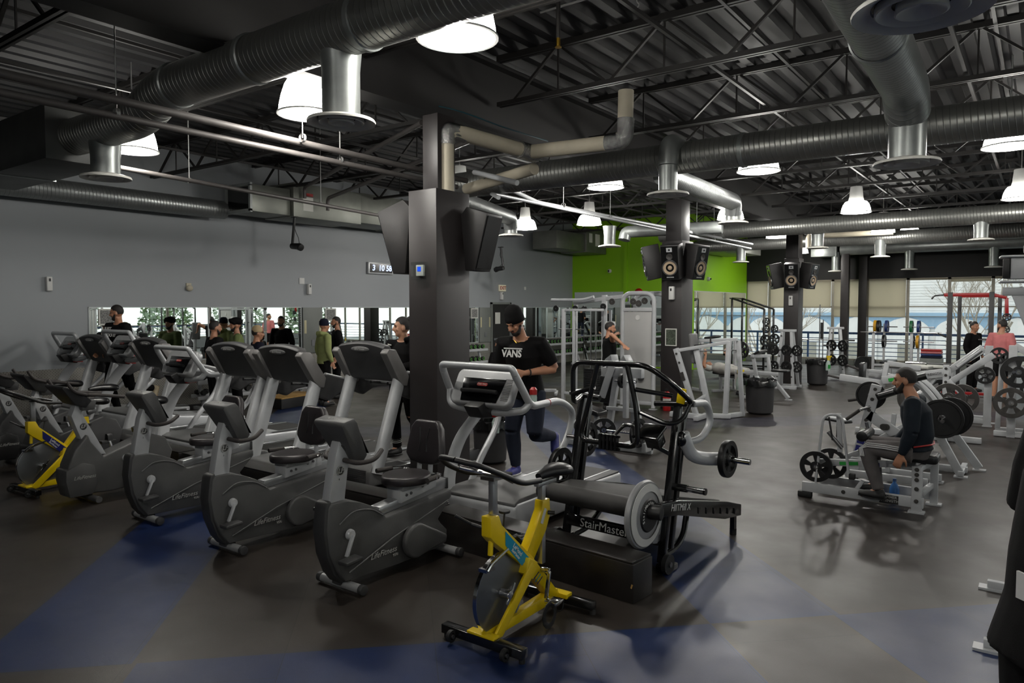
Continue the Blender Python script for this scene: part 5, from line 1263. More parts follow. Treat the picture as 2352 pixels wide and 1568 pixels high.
    for s in 'ab':
        a, b, c = J['hp' + s], J['kn' + s], J['an' + s]
        if shorts: g.tube([a, a * .6 + b * .4, a * .1 + b * .9], [.1 * B, .095 * B, .085 * B], 16)
        else:
            g.tube([a, a * .6 + b * .4, b], [.1 * B, .093 * B, .07 * B], 16); g.tube([b, b * .6 + c * .4, c * .9 + b * .1, c * .97 + b * .03], [.07 * B, .068 * B, .056, .056], 14)
    remeshed(g, 'shorts' if shorts else 'trousers', pants, t, max(vox, .011), 2)
    # ---- shoes
    for s in 'ab':
        a, o = J['an' + s], J['to' + s]; d = (o - a); fl = V(J.get('sole' + s, (0, 0, -1))).normalized(); d = (d - fl * d.dot(fl)).normalized()
        base = a + fl * .045
        g = G().tube([base - d * .055, base - d * .03, base + d * .06, base + d * .14, base + d * .185], [.034, .045, .048, .048, .03], 14, ry=[.04, .05, .045, .034, .024], up=-fl)
        g.tube([a - d * .01 - fl * .02, a + fl * .02], [.042, .046], 12)
        sh = remeshed(g, 'shoe', shoes, t, max(vox, .009), 1)
        G().tube([base - d * .06 + fl * .034, base + d * .06 + fl * .034, base + d * .185 + fl * .02], [.04, .052, .032], 12, ry=[.011, .012, .008], up=-fl).out('sole', 'shoe_white' if shoes in ('shoe_blue', 'shoe_white') else shoes, sh)
    if socks:
        for s in 'ab':
            g = G(); a, b = J['an' + s], J['kn' + s]
            for k in range(3): g.cyl(a * (.82 - k * .05) + b * (.18 + k * .05), a * (.8 - k * .05) + b * (.2 + k * .05), .058)
            g.out('sock_stripes', 'paper', t)
    return t

# runner on the near treadmill (local frame faces -Y)
J = stand(1.78)
J.update({k: V(v) for k, v in dict(pel=(0, .04, .97), waist=(0, .0, 1.12), chest=(0, -.05, 1.32), neck=(0, -.09, 1.49), head=(-.03, -.17, 1.64), look=(-.35, -.8, -.48), fwd=(-.12, -1, .05),
    sha=(-.2, -.08, 1.43), shb=(.2, -.05, 1.43), ela=(-.27, .02, 1.14), elb=(.31, .06, 1.17), wra=(-.12, -.2, 1.13), wrb=(.08, -.22, 1.14), hpa=(-.09, .03, .93), hpb=(.1, .05, .93),
    kna=(-.11, -.06, .52), knb=(.13, -.04, .5), ana=(-.11, .04, .13), anb=(.2, .34, .42), toa=(-.13, -.1, .05), tob=(.24, .42, .24), hda=(.5, -.85, .05), hdb=(-.75, -.6, .1), hsa=(0, .1, 1), hsb=(0, .1, 1)).items()})
J['soleb'] = V(.1, .75, -.45)
T = person('running man in a black beanie and black tee with white lettering, on the nearest treadmill', (-4.34, 6.12, .2), R(14), J, 'cloth_black', 'cloth_navy', 'shoe_blue', sleeve='short', hair=None, hat='beanie', bulk=1.16, vox=.009, hem=.06, curl=1.3)
q = text('VANS', .1, (-.035, -.262, 1.335), (R(83), 0, R(-5)), 'white_ink', T, 'chest_print', .002, .0, bold=.003); q.scale = (.88, 1, 1)
G().bar((-.12, -.262, 1.39), (.08, -.262, 1.387), .004, .012).out('print_bar', 'white_ink', T)
G().lathe([(.034, -.008), (.04, -.006), (.04, .006), (.034, .008)], (.12, -.17, 1.143), (-.6, -.7, 0), 16).out('wrist_watch', 'rubber', T)
G().cbox((.155, -.12, .84), (.03, .004, .012), (0, .4, 0)).out('swoosh', 'white_ink', T)
G().tube([(-.08, -.115, 1.475), (-.02, -.165, 1.44), (.05, -.12, 1.465)], .004, 6).out('necklace', 'gold', T)
G().cyl((.055, -.19, 1.635), (.052, -.2, 1.605), .005).out('earbud', 'white_plastic', T)

# woman on the wide console treadmill
J = stand(1.68)
J.update({k: V(v) for k, v in dict(look=(-.75, -.65, .0), fwd=(-.25, -1, 0), ela=(-.24, -.1, 1.12), wra=(-.1, -.3, 1.08), elb=(.24, -.06, 1.12), wrb=(.08, -.3, 1.08), kna=(-.08, -.06, .5), ana=(-.09, .0, .1), toa=(-.11, -.17, .04), knb=(.09, .04, .5), anb=(.1, .28, .22), tob=(.1, .2, .07)).items()})
J['soleb'] = V(0, .6, -.75)
T = person('woman with a hair bun in a black hoodie and striped socks, walking on a treadmill', (-6.22, 6.24, .2), R(8), J, 'cloth_black', 'cloth_black', 'shoe_black', 'skin_fair', 'long', beard=False, bun=True, vox=.01, bulk=.95, socks=True, hood=True, hem=.03)
G().cbox((-.07, -.165, 1.36), (.05, .004, .012), (0, .2, .1)).out('sleeve_print', 'paper', T); G().ball((.055, .0, 1.6), .009).out('earbud', 'white_plastic', T)

# man in printed sweatshirt
J = stand(1.8)
J.update({k: V(v) for k, v in dict(look=(-.85, -.5, -.12), fwd=(-.3, -1, 0), ela=(-.26, -.02, 1.14), wra=(-.14, -.24, 1.05), elb=(.27, .0, 1.14), wrb=(.14, -.24, 1.05), kna=(-.1, -.1, .53), ana=(-.1, .05, .12), toa=(-.1, -.1, .05), knb=(.13, .1, .48), anb=(.18, .5, .42), tob=(.2, .55, .25)).items()})
J['soleb'] = V(0, .8, -.4)
T = person('bearded man in a black slogan sweatshirt on a treadmill at the left', (-12.02, 5.64, .24), R(14), J, 'cloth_black', 'cloth_black', 'shoe_tan', sleeve='long', vox=.012, bulk=1.08, hem=.05)
text('JUST', .07, (-.03, -.16, 1.42), (R(88), 0, R(2)), 'white_ink', T, 'chest_print', .002, .2, bold=.003); text('DO IT', .07, (.05, -.165, 1.32), (R(88), 0, R(2)), 'white_ink', T, 'chest_print', .002, .2, bold=.003)
G().prism([(-.12, 1.38), (-.1, 1.355), (-.04, 1.35), (.13, 1.39), (-.03, 1.366), (-.09, 1.366)], 'y', -.168, -.16).out('swoosh_print', 'white_ink', T)

# seated man on the white machine (profile, faces -X): local faces -Y, rotated
J = stand(1.74)
J.update({k: V(v) for k, v in dict(pel=(0, .0, .62), waist=(0, .02, .76), chest=(0, -.01, .96), neck=(0, -.05, 1.12), head=(0, -.115, 1.27), look=(0, -1, -.1), fwd=(0, -1, .1),
    sha=(-.18, -.02, 1.07), shb=(.18, -.02, 1.07), ela=(-.22, -.05, .8), elb=(.23, -.02, .8), wra=(-.2, -.22, .62), wrb=(.23, -.1, .57), hda=(0, -.9, -.3), hdb=(0, -.35, -1), hsa=(1, 0, 0), hsb=(0, -1, .1),
    hpa=(-.1, -.02, .58), hpb=(.1, -.02, .58), kna=(-.13, -.43, .6), knb=(.14, -.43, .6), ana=(-.13, -.36, .18), anb=(.14, -.3, .18), toa=(-.13, -.52, .12), tob=(.14, -.47, .11)).items()})
T = person('seated bearded man in a dark jacket and striped grey track pants', (-.98, 8.02, .01), R(-90), J, 'cloth_jacket', 'cloth_grey', 'shoe_black', sleeve='long', vox=.009, bulk=1.05, curl=.6)
g = G()
for k in range(3): g.tube([(.218 + (.002 * k), -.1, .64 - k * .018), (.228, -.25, .655 - k * .018), (.222, -.4, .655 - k * .018), (.215, -.47 - .0 + k * .012, .6), (.214, -.46 + k * .015, .52)], .0055, 6)
g.out('side_stripes', 'cloth_white', T)
G().tube([(-.12, .135, .68), (0, .15, .675), (.12, .135, .68), (.185, .05, .665), (.2, -.0, .655)], .008, 6).out('shirt_hem', 'red', T)

# others: (label, x, y, heading deg, height, kwargs)
def lazy(label, x, y, rz, h, z=0, J=None, **k):
    J = stand(h) if J is None else J
    k.setdefault('vox', .016); return person(label, (x, y, z), R(rz), J, **k)
folded = stand(1.79, ela=(-.24, -.06, 1.12), wra=(-.04, -.22, 1.08), elb=(.24, -.06, 1.12), wrb=(.04, -.24, 1.1))
lazy('man in a black tee with his back to the room, near the mirror', -11.6, 7.07, 170, 1.77, shirt='cloth_black', pants='cloth_black', bulk=1.1)
lazy('man in an olive jacket and black turban facing the room', -12.4, 8.0, -20, 1.8, J=folded, shirt='cloth_olive', pants='cloth_black', sleeve='long', hair=None, hat='turban', bulk=1.12)
lazy('man in a tan cap and dark navy tee seen from behind', -10.2, 7.6, 160, 1.68, shirt='cloth_dark_blue', pants='cloth_grey', hat='cap_back', look=None) if False else lazy('man in a tan cap and dark navy tee seen from behind', -11.2, 7.64, 160, 1.66, shirt='cloth_dark_blue', pants='cloth_grey', hat='cap', beard=False)
lazy('man in a light green hoodie and dark beanie seen from behind', -11.8, 9.6, 165, 1.75, shirt='cloth_green', pants='cloth_black', sleeve='long', hair=None, hat='darkbeanie', hood=True, beard=False, hem=.06)
lazy('curly-haired man in black standing close to the mirror', -12.6, 10.6, -30, 1.8, shirt='cloth_black', pants='cloth_black', sleeve='long')
J = stand(1.72, ela=(-.34, .1, 1.5), wra=(-.45, -.1, 1.3), elb=(.4, -.2, 1.42), wrb=(.62, -.38, 1.46), look=(-.4, -.9, -.1))
lazy('man in a black sleeveless top pulling a cable inside the white cable station', -6.75, 12.35, 140, 1.72, J=J, shirt='cloth_black', pants='cloth_black', sleeveless=True)
J = stand(1.74, look=(.9, -.3, -.05))
lazy('man in a pink long-sleeved top standing by the red rack', -.74, 18.6, 160, 1.74, J=J, shirt='cloth_pink', pants='cloth_black', sleeve='long', shorts=True, beard=True)
lazy('person in black with pinned-up hair behind the red rack', -1.35, 20.3, 60, 1.66, shirt='cloth_black', pants='cloth_black', sleeve='long', beard=False, bun=True)
sit = stand(1.7); sit.update({k: V(v) for k, v in dict(pel=(0, 0, .55), waist=(0, 0, .7), chest=(0, -.02, .9), neck=(0, -.04, 1.06), head=(0, -.08, 1.21), sha=(-.18, -.02, 1.0), shb=(.18, -.02, 1.0), ela=(-.24, -.03, .74), elb=(.24, -.03, .74), wra=(-.2, -.24, .66), wrb=(.2, -.24, .66), hpa=(-.1, 0, .52), hpb=(.1, 0, .52), kna=(-.14, -.42, .54), knb=(.14, -.42, .54), ana=(-.14, -.4, .1), anb=(.14, -.4, .1), toa=(-.14, -.56, .05), tob=(.14, -.56, .05)).items()})
lazy('man in a black tee sitting right of the first column', -9.3, 12.25, -110, 1.7, J=sit, shirt='cloth_black', pants='cloth_black')
lie = stand(1.74); 
lie.update({k: V(v) for k, v in dict(pel=(0, .1, .56), waist=(0, .3, .56), chest=(0, .5, .58), neck=(0, .68, .58), head=(0, .85, .6), look=(0, -.2, 1), fwd=(0, 0, 1), sha=(-.19, .6, .56), shb=(.19, .6, .56), ela=(-.36, .6, .62), elb=(.36, .6, .62), wra=(-.3, .6, .88), wrb=(.3, .6, .88), hda=(0, 0, 1), hdb=(0, 0, 1), hsa=(1, 0, 0), hsb=(1, 0, 0), hpa=(-.1, .08, .55), hpb=(.1, .08, .55), kna=(-.16, -.34, .56), knb=(.16, -.34, .56), ana=(-.18, -.4, .12), anb=(.18, -.4, .12), toa=(-.18, -.56, .05), tob=(.18, -.56, .05)).items()})
lazy('person in pale clothes lying on the bench behind the white dip stand', -5.75, 16.4, 60, 1.74, J=lie, shirt='cloth_pale', pants='cloth_pale', beard=False)
# foreground person
J = stand(2.02, waist=(0, -.01, 1.27), chest=(0, -.06, 1.48), neck=(0, -.13, 1.68), head=(0, -.2, 1.87), sha=(-.2, -.08, 1.62), shb=(.2, -.08, 1.62), ela=(-.25, -.06, 1.36), wra=(-.22, -.26, 1.16), elb=(.25, -.06, 1.36), wrb=(.22, -.26, 1.16))
T = person('person in a black jacket with a white hip flash, at the right edge', (.09, 2.55, 0), R(126), J, 'cloth_black', 'cloth_black', 'shoe_black', sleeve='long', vox=.012, bulk=1.25, hem=.1)
vs = []
for k in range(9):
    u = k / 8; a = R(8 + 70 * u); x, y = -.236 * math.sin(a), .192 * math.cos(a); zt = 1.275 - .01 * u; zb = 1.2 + (.0 if u < .4 else (u - .4) * .1)
    vs += [(x, y, zt), (x, y, zb), (x * .96, y * .96, zt), (x * .96, y * .96, zb)]
fs = [f for k in range(8) for f in ((4 * k, 4 * k + 1, 4 * k + 5, 4 * k + 4), (4 * k + 2, 4 * k + 6, 4 * k + 7, 4 * k + 3), (4 * k, 4 * k + 4, 4 * k + 6, 4 * k + 2), (4 * k + 1, 4 * k + 3, 4 * k + 7, 4 * k + 5))]
G().add(vs, fs).out('jacket_flash', 'white_ink', T)
# ------------------------------------------------------------------ strength machines
WS = 'white_steel'
def bars(t, name, *L, m=WS, bev=.006):
    """each entry: p0, p1, width, height"""
    out = []
    for b in L:
        p0, p1, w = b[:3]; h = b[3] if len(b) > 3 else w
        out.append(G().bar(p0, p1, w, h).out(name, m, t, bev))
    return out
def pad(t, name, c, sz, rot=None, m='vinyl_black', bev=.02):
    return G().cbox(c, sz, rot).out(name, m, t, bev, 3)
def bolts(t, pts, ax=(0, -1, 0), r=.02):
    for p in pts: G().disc(p, ax, r, .012, 14).disc(V(p) + V(ax) * .006, ax, r * .5, .012, 6).out('bolt', 'plate_worn', t)
def foot(t, *pts, m=WS):
    for p in pts: G().cbox((p[0], p[1], .008), (.14, .1, .016)).out('floor_plate', m, t)
def tubes(t, name, pts, r=.03, m=WS, rr=.12): return G().tube(fil(pts, rr, 6), r, 12).out(name, m, t)

# seated calf machine (world coordinates relative to its base)
t = thing('seated_calf_machine', 'white plate-loaded calf machine with the seated man on it', 'weight machine', (-1.45, 8.17, 0)); o = V(-1.45, 8.17, 0)
def q_(x, y, z): return V(x, y, z) - o
bars(t, 'floor_rail', (q_(-2.03, 7.97, .11), q_(-.9, 7.97, .1), .05, .1), (q_(-1.95, 8.4, .11), q_(-.85, 8.4, .1), .05, .1))
bars(t, 'seat_leg', (q_(-.96, 7.97, 0), q_(-.96, 7.97, .46), .09, .07), (q_(-.86, 8.4, 0), q_(-.86, 8.4, .46), .07, .06))
bars(t, 'cross_member', (q_(-.92, 7.97, .2), q_(-.88, 8.4, .2), .05), (q_(-1.5, 7.97, .1), q_(-1.5, 8.4, .1), .05), (q_(-1.0, 8.18, .42), q_(-1.6, 8.18, .4), .06, .07), (q_(-.94, 7.97, .44), q_(-.88, 8.4, .44), .05))
G().cbox(q_(-2.0, 7.97, .03), (.14, .07, .06)).out('rubber_foot', 'rubber', t, .01); G().cbox(q_(-1.9, 8.4, .03), (.14, .07, .06)).out('rubber_foot', 'rubber', t, .01)
foot(t, q_(-.96, 7.97, 0), q_(-.86, 8.4, 0))
bolts(t, [q_(-1.62, 7.942, .11), q_(-1.38, 7.942, .11)] + [q_(-.96, 7.93, z) for z in (.12, .24, .33, .38, .43)])
p = G().cbox(q_(-1.2, 7.943, .1), (.17, .004, .085)).out('name_plate', 'black_plastic', t)
text('HAMMER\nSTRENGTH', .036, q_(-1.2, 7.939, .105), TY, 'grey_ink', p, 'lettering', .0006, bold=.0008)
G().prism(rrect(-.2, .2, -.15, .15, .05), 'z', .47, .56).out('seat', 'vinyl_black', t, .025, 3, xf=Matrix.Translation(q_(-1.0, 8.19, 0)))
bars(t, 'lever_arm', (q_(-1.9, 8.1, .36), q_(-1.25, 8.1, .42), .05, .07), (q_(-1.8, 8.25, .34), q_(-1.3, 8.25, .6), .05, .06))
G().cbox(q_(-1.6, 8.072, .385), (.18, .003, .035), (0, R(-6), 0)).out('green_label', 'green', t); G().cbox(q_(-1.36, 8.072, .4), (.1, .003, .045), (0, R(-6), 0)).out('blue_label', 'navy', t)
G().tube([q_(-1.47, 8.0, .69), q_(-1.47, 8.4, .69)], .055, 16).out('thigh_pad', 'vinyl_black', t, .01)
tubes(t, 'guard_frame', [q_(-1.9, 7.98, .15), q_(-1.84, 8.0, .88), q_(-1.66, 8.0, .9), q_(-1.58, 8.0, .26)], .014)
bars(t, 'guard_post', (q_(-1.68, 8.05, .5), q_(-1.7, 8.05, .9), .05, .02)); 
for a, b in ((q_(-1.75, 8.02, .62), q_(-1.79, 8.02, .86)), (q_(-1.62, 8.02, .55), q_(-1.67, 8.02, .86))): G().bar(a, b, .014, .02).out('rubber_stop', 'rubber', t)
for a, b in ((q_(-1.8, 8.05, .7), q_(-1.66, 8.05, .54)), (q_(-1.48, 8.3, .8), q_(-1.44, 8.3, .62))): G().tube([a, b], .022, 12).out('storage_peg', 'steel', t)
bars(t, 'front_strut', (q_(-1.52, 8.0, .12), q_(-1.45, 8.0, .24), .04)); G().cbox(q_(-1.55, 8.0, .27), (.06, .06, .06)).out('rubber_block', 'rubber', t, .01)
plate('black plate on the near side of the seated calf machine', (-1.9, 7.99, .33), (0, 1, 0), .165, .035)
plate('black plate on the far side of the seated calf machine', (-1.8, 8.2, .34), (0, 1, 0), .165, .035)
t = thing('water_bottle', 'blue water bottle on the floor beneath the calf machine seat', 'bottle', (-1.19, 8.2, 0)); G().lathe([(.001, 0), (.045, 0), (.047, .02), (.047, .16), (.03, .2), (.016, .22), (.016, .24)], n=18).out('body', 'bottle_blue', t); G().lathe([(.018, .235), (.018, .26), (.001, .26)], n=14).out('cap', 'rail_blue', t)

# plate-loaded row machine behind the seated man
t = thing('row_machine', 'white plate-loaded machine with a bolted slanted post and blue stickers', 'weight machine', (-1.5, 9.3, 0)); o = V(-1.5, 9.3, 0)
bars(t, 'main_post', (q_(-1.8, 9.3, .02), q_(-1.56, 9.3, 1.1), .05, .11)); bolts(t, [q_(-1.57, 9.27, 1.05), q_(-1.6, 9.27, .93), q_(-1.63, 9.27, .8), q_(-1.66, 9.27, .68)])
for k, (z, m) in enumerate(((.33, 'navy'), (.44, 'navy'), (.54, 'paper'))): G().cbox(q_(-1.715 + k * .022 - .015, 9.272, z), (.08, .003, .09), (0, R(12), 0)).out('sticker', m, t)
bars(t, 'pivot_arm', (q_(-1.64, 9.3, .75), q_(-1.15, 9.3, .42), .05, .12), (q_(-1.75, 9.35, .3), q_(-1.1, 9.35, .75), .05, .07), (q_(-1.9, 9.5, .06), q_(-.9, 9.5, .06), .06, .08), (q_(-1.45, 9.45, .06), q_(-1.4, 9.5, .75), .05), (q_(-1.85, 9.15, .06), q_(-1.0, 9.15, .06), .06, .08), (q_(-1.6, 9.15, .06), q_(-1.6, 9.5, .06), .05))
G().prism(rrect(-.05, .05, -.035, .035, .03), 'y', 0, .02).disc((0, -.0, 0), (0, 1, 0), .022, .03, 16).out('bearing', 'plate_worn', t, xf=Matrix.Translation(q_(-1.46, 9.255, .62)))
for a, b in ((q_(-1.86, 9.2, .68), q_(-1.72, 9.2, .8)), (q_(-1.92, 9.6, .86), q_(-1.76, 9.55, .9)), (q_(-1.6, 9.1, .43), q_(-1.66, 9.1, .58))): G().tube([a, b], .02, 10).out('hand_grip', 'grip', t)
G().tube([q_(-1.72, 9.25, .8), q_(-1.62, 9.28, .84)], .016, 8).out('grip_bracket', 'steel', t)
pad(t, 'chest_pad', q_(-1.42, 9.35, 1.02), (.3, .2, .09), (0, R(-24), 0)); pad(t, 'seat_pad', q_(-1.35, 9.35, .5), (.34, .26, .07), (0, R(-24), 0)); G().tube([q_(-1.52, 9.2, .98), q_(-1.36, 9.2, 1.04)], .035, 12).out('roller_pad', 'vinyl_black', t)
foot(t, q_(-1.85, 9.5, 0), q_(-.95, 9.5, 0), q_(-1.8, 9.15, 0), q_(-1.02, 9.15, 0))
plate('large black plate behind the bolted slanted post', (-1.64, 9.42, .96), (0, 1, 0), .165, .03, grip=False)
# arch machine to the right
t = thing('lever_machine', 'white machine with twin curved arms reaching down to the big plates', 'weight machine', (-1.05, 10.2, 0)); o = V(-1.05, 10.2, 0)
for y in (9.75, 10.15):
    g = G().tube(spline([q_(-1.45, y, 1.0), q_(-1.25, y, 1.12), q_(-1.05, y, .95), q_(-.86, y, .62)]), .04, 4, ry=.06, up=(0, 1, 0)); g.out('curved_arm', WS, t, .006)
bars(t, 'frame_leg', (q_(-1.2, 9.95, .9), q_(-.75, 9.95, .03), .06, .09), (q_(-1.2, 10.5, .9), q_(-.6, 10.5, .03), .06, .09), (q_(-1.35, 10.2, 1.0), q_(-1.35, 10.2, .03), .07), (q_(-1.5, 10.2, .05), q_(-.7, 10.2, .05), .07))
bars(t, 'cross_member', (q_(-1.2, 9.7, .95), q_(-1.2, 10.5, .95), .06), (q_(-.75, 9.9, .05), q_(-.75, 10.5, .05), .06))
G().tube([q_(-.9, 9.4, .72), q_(-.9, 10.4, .72)], .022, 12).out('plate_sleeve', 'chrome', t)
foot(t, q_(-.75, 9.95, 0), q_(-.6, 10.5, 0))
G().tube([q_(-1.25, 9.7, 1.15), q_(-1.1, 9.7, 1.2)], .04, 12).out('roller_pad', 'vinyl_black', t)
plate('big black plate facing the camera under the curved white arms', (-.93, 9.62, .72), (0, 1, 0), .225, .03, grip=False)
plate('big black plate second in depth under the curved white arms', (-.86, 9.9, .72), (0, 1, 0), .225, .03, grip=False)
plate('worn dark plate with round holes behind the curved white arms', (-.98, 10.9, .83), (0, 1, 0), .19, .035, m='plate_worn', hub='steel')
plate('worn dark plate half hidden behind the first worn plate', (-.85, 11.2, .8), (0, 1, 0), .19, .035, m='plate_worn', hub='steel')
# long beam machine
t = thing('lever_machine', 'long white machine with a lettered beam and forward handles', 'weight machine', (-1.9, 12.5, 0)); o = V(-1.9, 12.5, 0)
bars(t, 'forward_arm', (q_(-2.6, 12.3, .9), q_(-1.95, 12.4, .82), .06, .1), (q_(-2.3, 12.9, .95), q_(-1.9, 12.7, .9), .06, .1)); bars(t, 'side_post', (q_(-2.0, 12.4, .8), q_(-1.94, 12.4, 1.15), .07), (q_(-1.94, 12.4, 1.15), q_(-1.5, 12.5, 1.08), .07), (q_(-2.25, 12.6, .05), q_(-2.28, 12.6, 1.0), .07), (q_(-2.28, 12.6, 1.0), q_(-2.0, 12.7, .98), .05))
bm = bars(t, 'lettered_beam', (q_(-2.0, 12.35, .88), q_(-1.1, 12.45, 1.05), .06, .12))[0]
text('HAMMER STRENGTH', .045, q_(-1.42, 12.37, .99), (R(90), R(-11), R(6)), 'shroud_dark', t, 'lettering', .0006, bold=.001); G().cbox(q_(-1.78, 12.335, .915), (.26, .003, .05), (0, R(-11), R(6))).out('green_label', 'green', t)
bars(t, 'upright', (q_(-1.16, 12.45, .02), q_(-1.16, 12.45, 1.15), .08)); bolts(t, [q_(-1.16, 12.405, 1.1), q_(-1.16, 12.405, 1.0), q_(-1.16, 12.405, .9)])
bars(t, 'long_arm', (q_(-1.2, 12.5, 1.0), q_(-.72, 12.6, 1.42), .06, .09), (q_(-1.15, 12.9, .85), q_(-.6, 12.9, 1.3), .06, .09), (q_(-1.1, 12.2, .95), q_(-.9, 12.2, .7), .05), (q_(-.9, 12.2, .7), q_(-.88, 12.2, .3), .05))
G().tube([q_(-1.02, 12.42, 1.12), q_(-.74, 12.52, 1.38)], .035, 12).out('silver_piston', 'alu', t)
for a, b in ((q_(-2.78, 12.3, .92), q_(-2.58, 12.3, .88)), (q_(-2.62, 12.9, 1.05), q_(-2.32, 12.9, .95))): G().tube([a, b], .018, 10).out('hand_grip', 'grip', t)
pad(t, 'back_pad', q_(-2.3, 12.5, .98), (.07, .3, .3)); bars(t, 'floor_frame', (q_(-2.4, 12.55, .05), q_(-.7, 12.55, .05), .08), (q_(-1.16, 12.1, .05), q_(-1.16, 13.0, .05), .08)); 
G().tube([q_(-1.5, 12.0, .62), q_(-1.5, 12.9, .62)], .022, 10).out('plate_sleeve', 'chrome', t)
bars(t, 'sleeve_support', (q_(-1.5, 12.5, .62), q_(-1.3, 12.45, .95), .06))
plate('large worn plate above the seated man\'s head', (-1.5, 12.1, .66), (0, 1, 0), .25, .03, m='plate_worn', grip=False)
plate('black plate beside the long beam machine upright', (-1.25, 12.7, .72), (0, 1, 0), .19, .03)
t = thing('foot_platform', 'loose white and black padded board lying on the floor by the long machine', 'board', (-2.55, 12.0, .25)); 
G().cbox((0, 0, .03), (.42, .14, .03), (0, 0, R(-30))).out('board', WS, t, .01); G().cbox((0, -.01, .0), (.44, .15, .035), (0, 0, R(-30))).out('pad', 'vinyl_black', t, .012); G().bar((0, 0, -.25), (0, 0, .0), .03).out('stem', 'black_steel', t)
# plate-loaded leg machine at right
t = thing('leg_press', 'white machine with a tall upright and a round plate, before the red rack', 'weight machine', (-.9, 14.5, 0)); o = V(-.9, 14.5, 0)
bars(t, 'upright', (q_(-.74, 14.5, 0), q_(-.74, 14.5, 1.36), .11, .09)); bars(t, 'slanted_rail', (q_(-.76, 14.5, 1.3), q_(-1.35, 14.5, .85), .06, .05), (q_(-.76, 14.9, 1.1), q_(-1.4, 14.9, .6), .05)); bars(t, 'floor_frame', (q_(-1.6, 14.5, .1), q_(-.7, 14.5, .08), .06, .08), (q_(-1.6, 14.9, .1), q_(-.7, 14.9, .08), .06, .08), (q_(-1.6, 14.4, .08), q_(-1.6, 15, .08), .06))
G().tube([q_(-.8, 14.3, .87), q_(-.8, 14.75, .87)], .022, 10).out('plate_sleeve', 'chrome', t); pad(t, 'back_pad', q_(-1.3, 14.7, .7), (.5, .3, .07), (0, R(-40), 0)); foot(t, q_(-.74, 14.5, 0), q_(-.7, 14.9, 0))
plate('small black plate on the tall white upright before the red rack', (-.78, 14.38, .87), (0, 1, 0), .145, .03)
# right edge machine
t = thing('plate_loaded_press', 'white slanted machine loaded with plates at the right edge', 'weight machine', (-.3, 13.5, 0)); o = V(-.3, 13.5, 0)
bars(t, 'upright', (q_(-.38, 13.5, 0), q_(-.38, 13.5, 1.42), .11, .09), (q_(-.56, 13.7, .1), q_(-.52, 13.7, 1.28), .07)); bars(t, 'slanted_arm', (q_(-.36, 13.5, 1.42), q_(.1, 13.5, 1.1), .07, .09), (q_(-.55, 13.7, 1.25), q_(.2, 13.7, .7), .07, .09)); bars(t, 'floor_frame', (q_(-.6, 13.5, .05), q_(.6, 13.5, .05), .08), (q_(-.6, 13.9, .05), q_(.6, 13.9, .05), .08))
for z in (.55, 1.03): G().tube([q_(-.36, 13.2, z), q_(-.36, 13.6, z)], .022, 10).out('plate_sleeve', 'chrome', t)
bolts(t, [q_(-.38, 13.45, .95), q_(-.38, 13.45, .82)])
plate('worn dark plate with big round holes low on the right edge machine', (-.38, 13.24, .56), (0, 1, 0), .23, .03, m='plate_worn', hub='steel')
plate('black plate high on the right edge machine', (-.3, 13.4, 1.02), (0, 1, 0), .24, .03); plate('small black plate at the top of the right edge machine', (-.56, 13.6, 1.25), (0, 1, 0), .13, .03); plate('black plate at the far right edge, lower', (-.12, 13.3, .78), (0, 1, 0), .16, .03)
# tall machine by the right edge
t = thing('cable_machine', 'tall white machine frame cut off at the right edge near the top', 'weight machine', (.2, 5.5, 0)); o = V(.2, 5.5, 0)
bars(t, 'top_beam', (q_(-.19, 5.5, 2.24), q_(1.0, 5.7, 2.24), .13, .13)); G().box(-.42, -.385, -.07, .07, -.06, .06).out('end_cap', 'black_plastic', t, .004, xf=Matrix.Translation(q_(.2, 5.5, 2.24)))
bars(t, 'mount_plate', (q_(-.24, 5.5, 2.315), q_(.2, 5.55, 2.315), .16, .014), (q_(-.24, 5.5, 2.16), q_(.2, 5.55, 2.16), .16, .014), (q_(-.22, 5.5, 2.1), q_(-.1, 5.5, 2.1), .1, .05))
bars(t, 'slanted_upright', (q_(-.15, 5.5, 2.12), q_(.25, 5.5, 1.0), .09, .07), (q_(.25, 5.5, 1.0), q_(.3, 5.5, .05), .09, .07)); bars(t, 'floor_frame', (q_(-.24, 5.0, .04), q_(.9, 5.05, .04), .05), (q_(-.28, 6.1, .04), q_(.9, 6.1, .04), .05), (q_(.3, 5.0, .04), q_(.3, 6.1, .04), .06)); foot(t, q_(-.22, 4.99, 0), q_(-.26, 6.1, 0))
G().disc((0, 0, 0), (0, 1, 0), .12, .05, 28).out('pulley_cover', 'white_plastic', t, .01, xf=Matrix.Translation(q_(.0, 5.5, 2.36)))

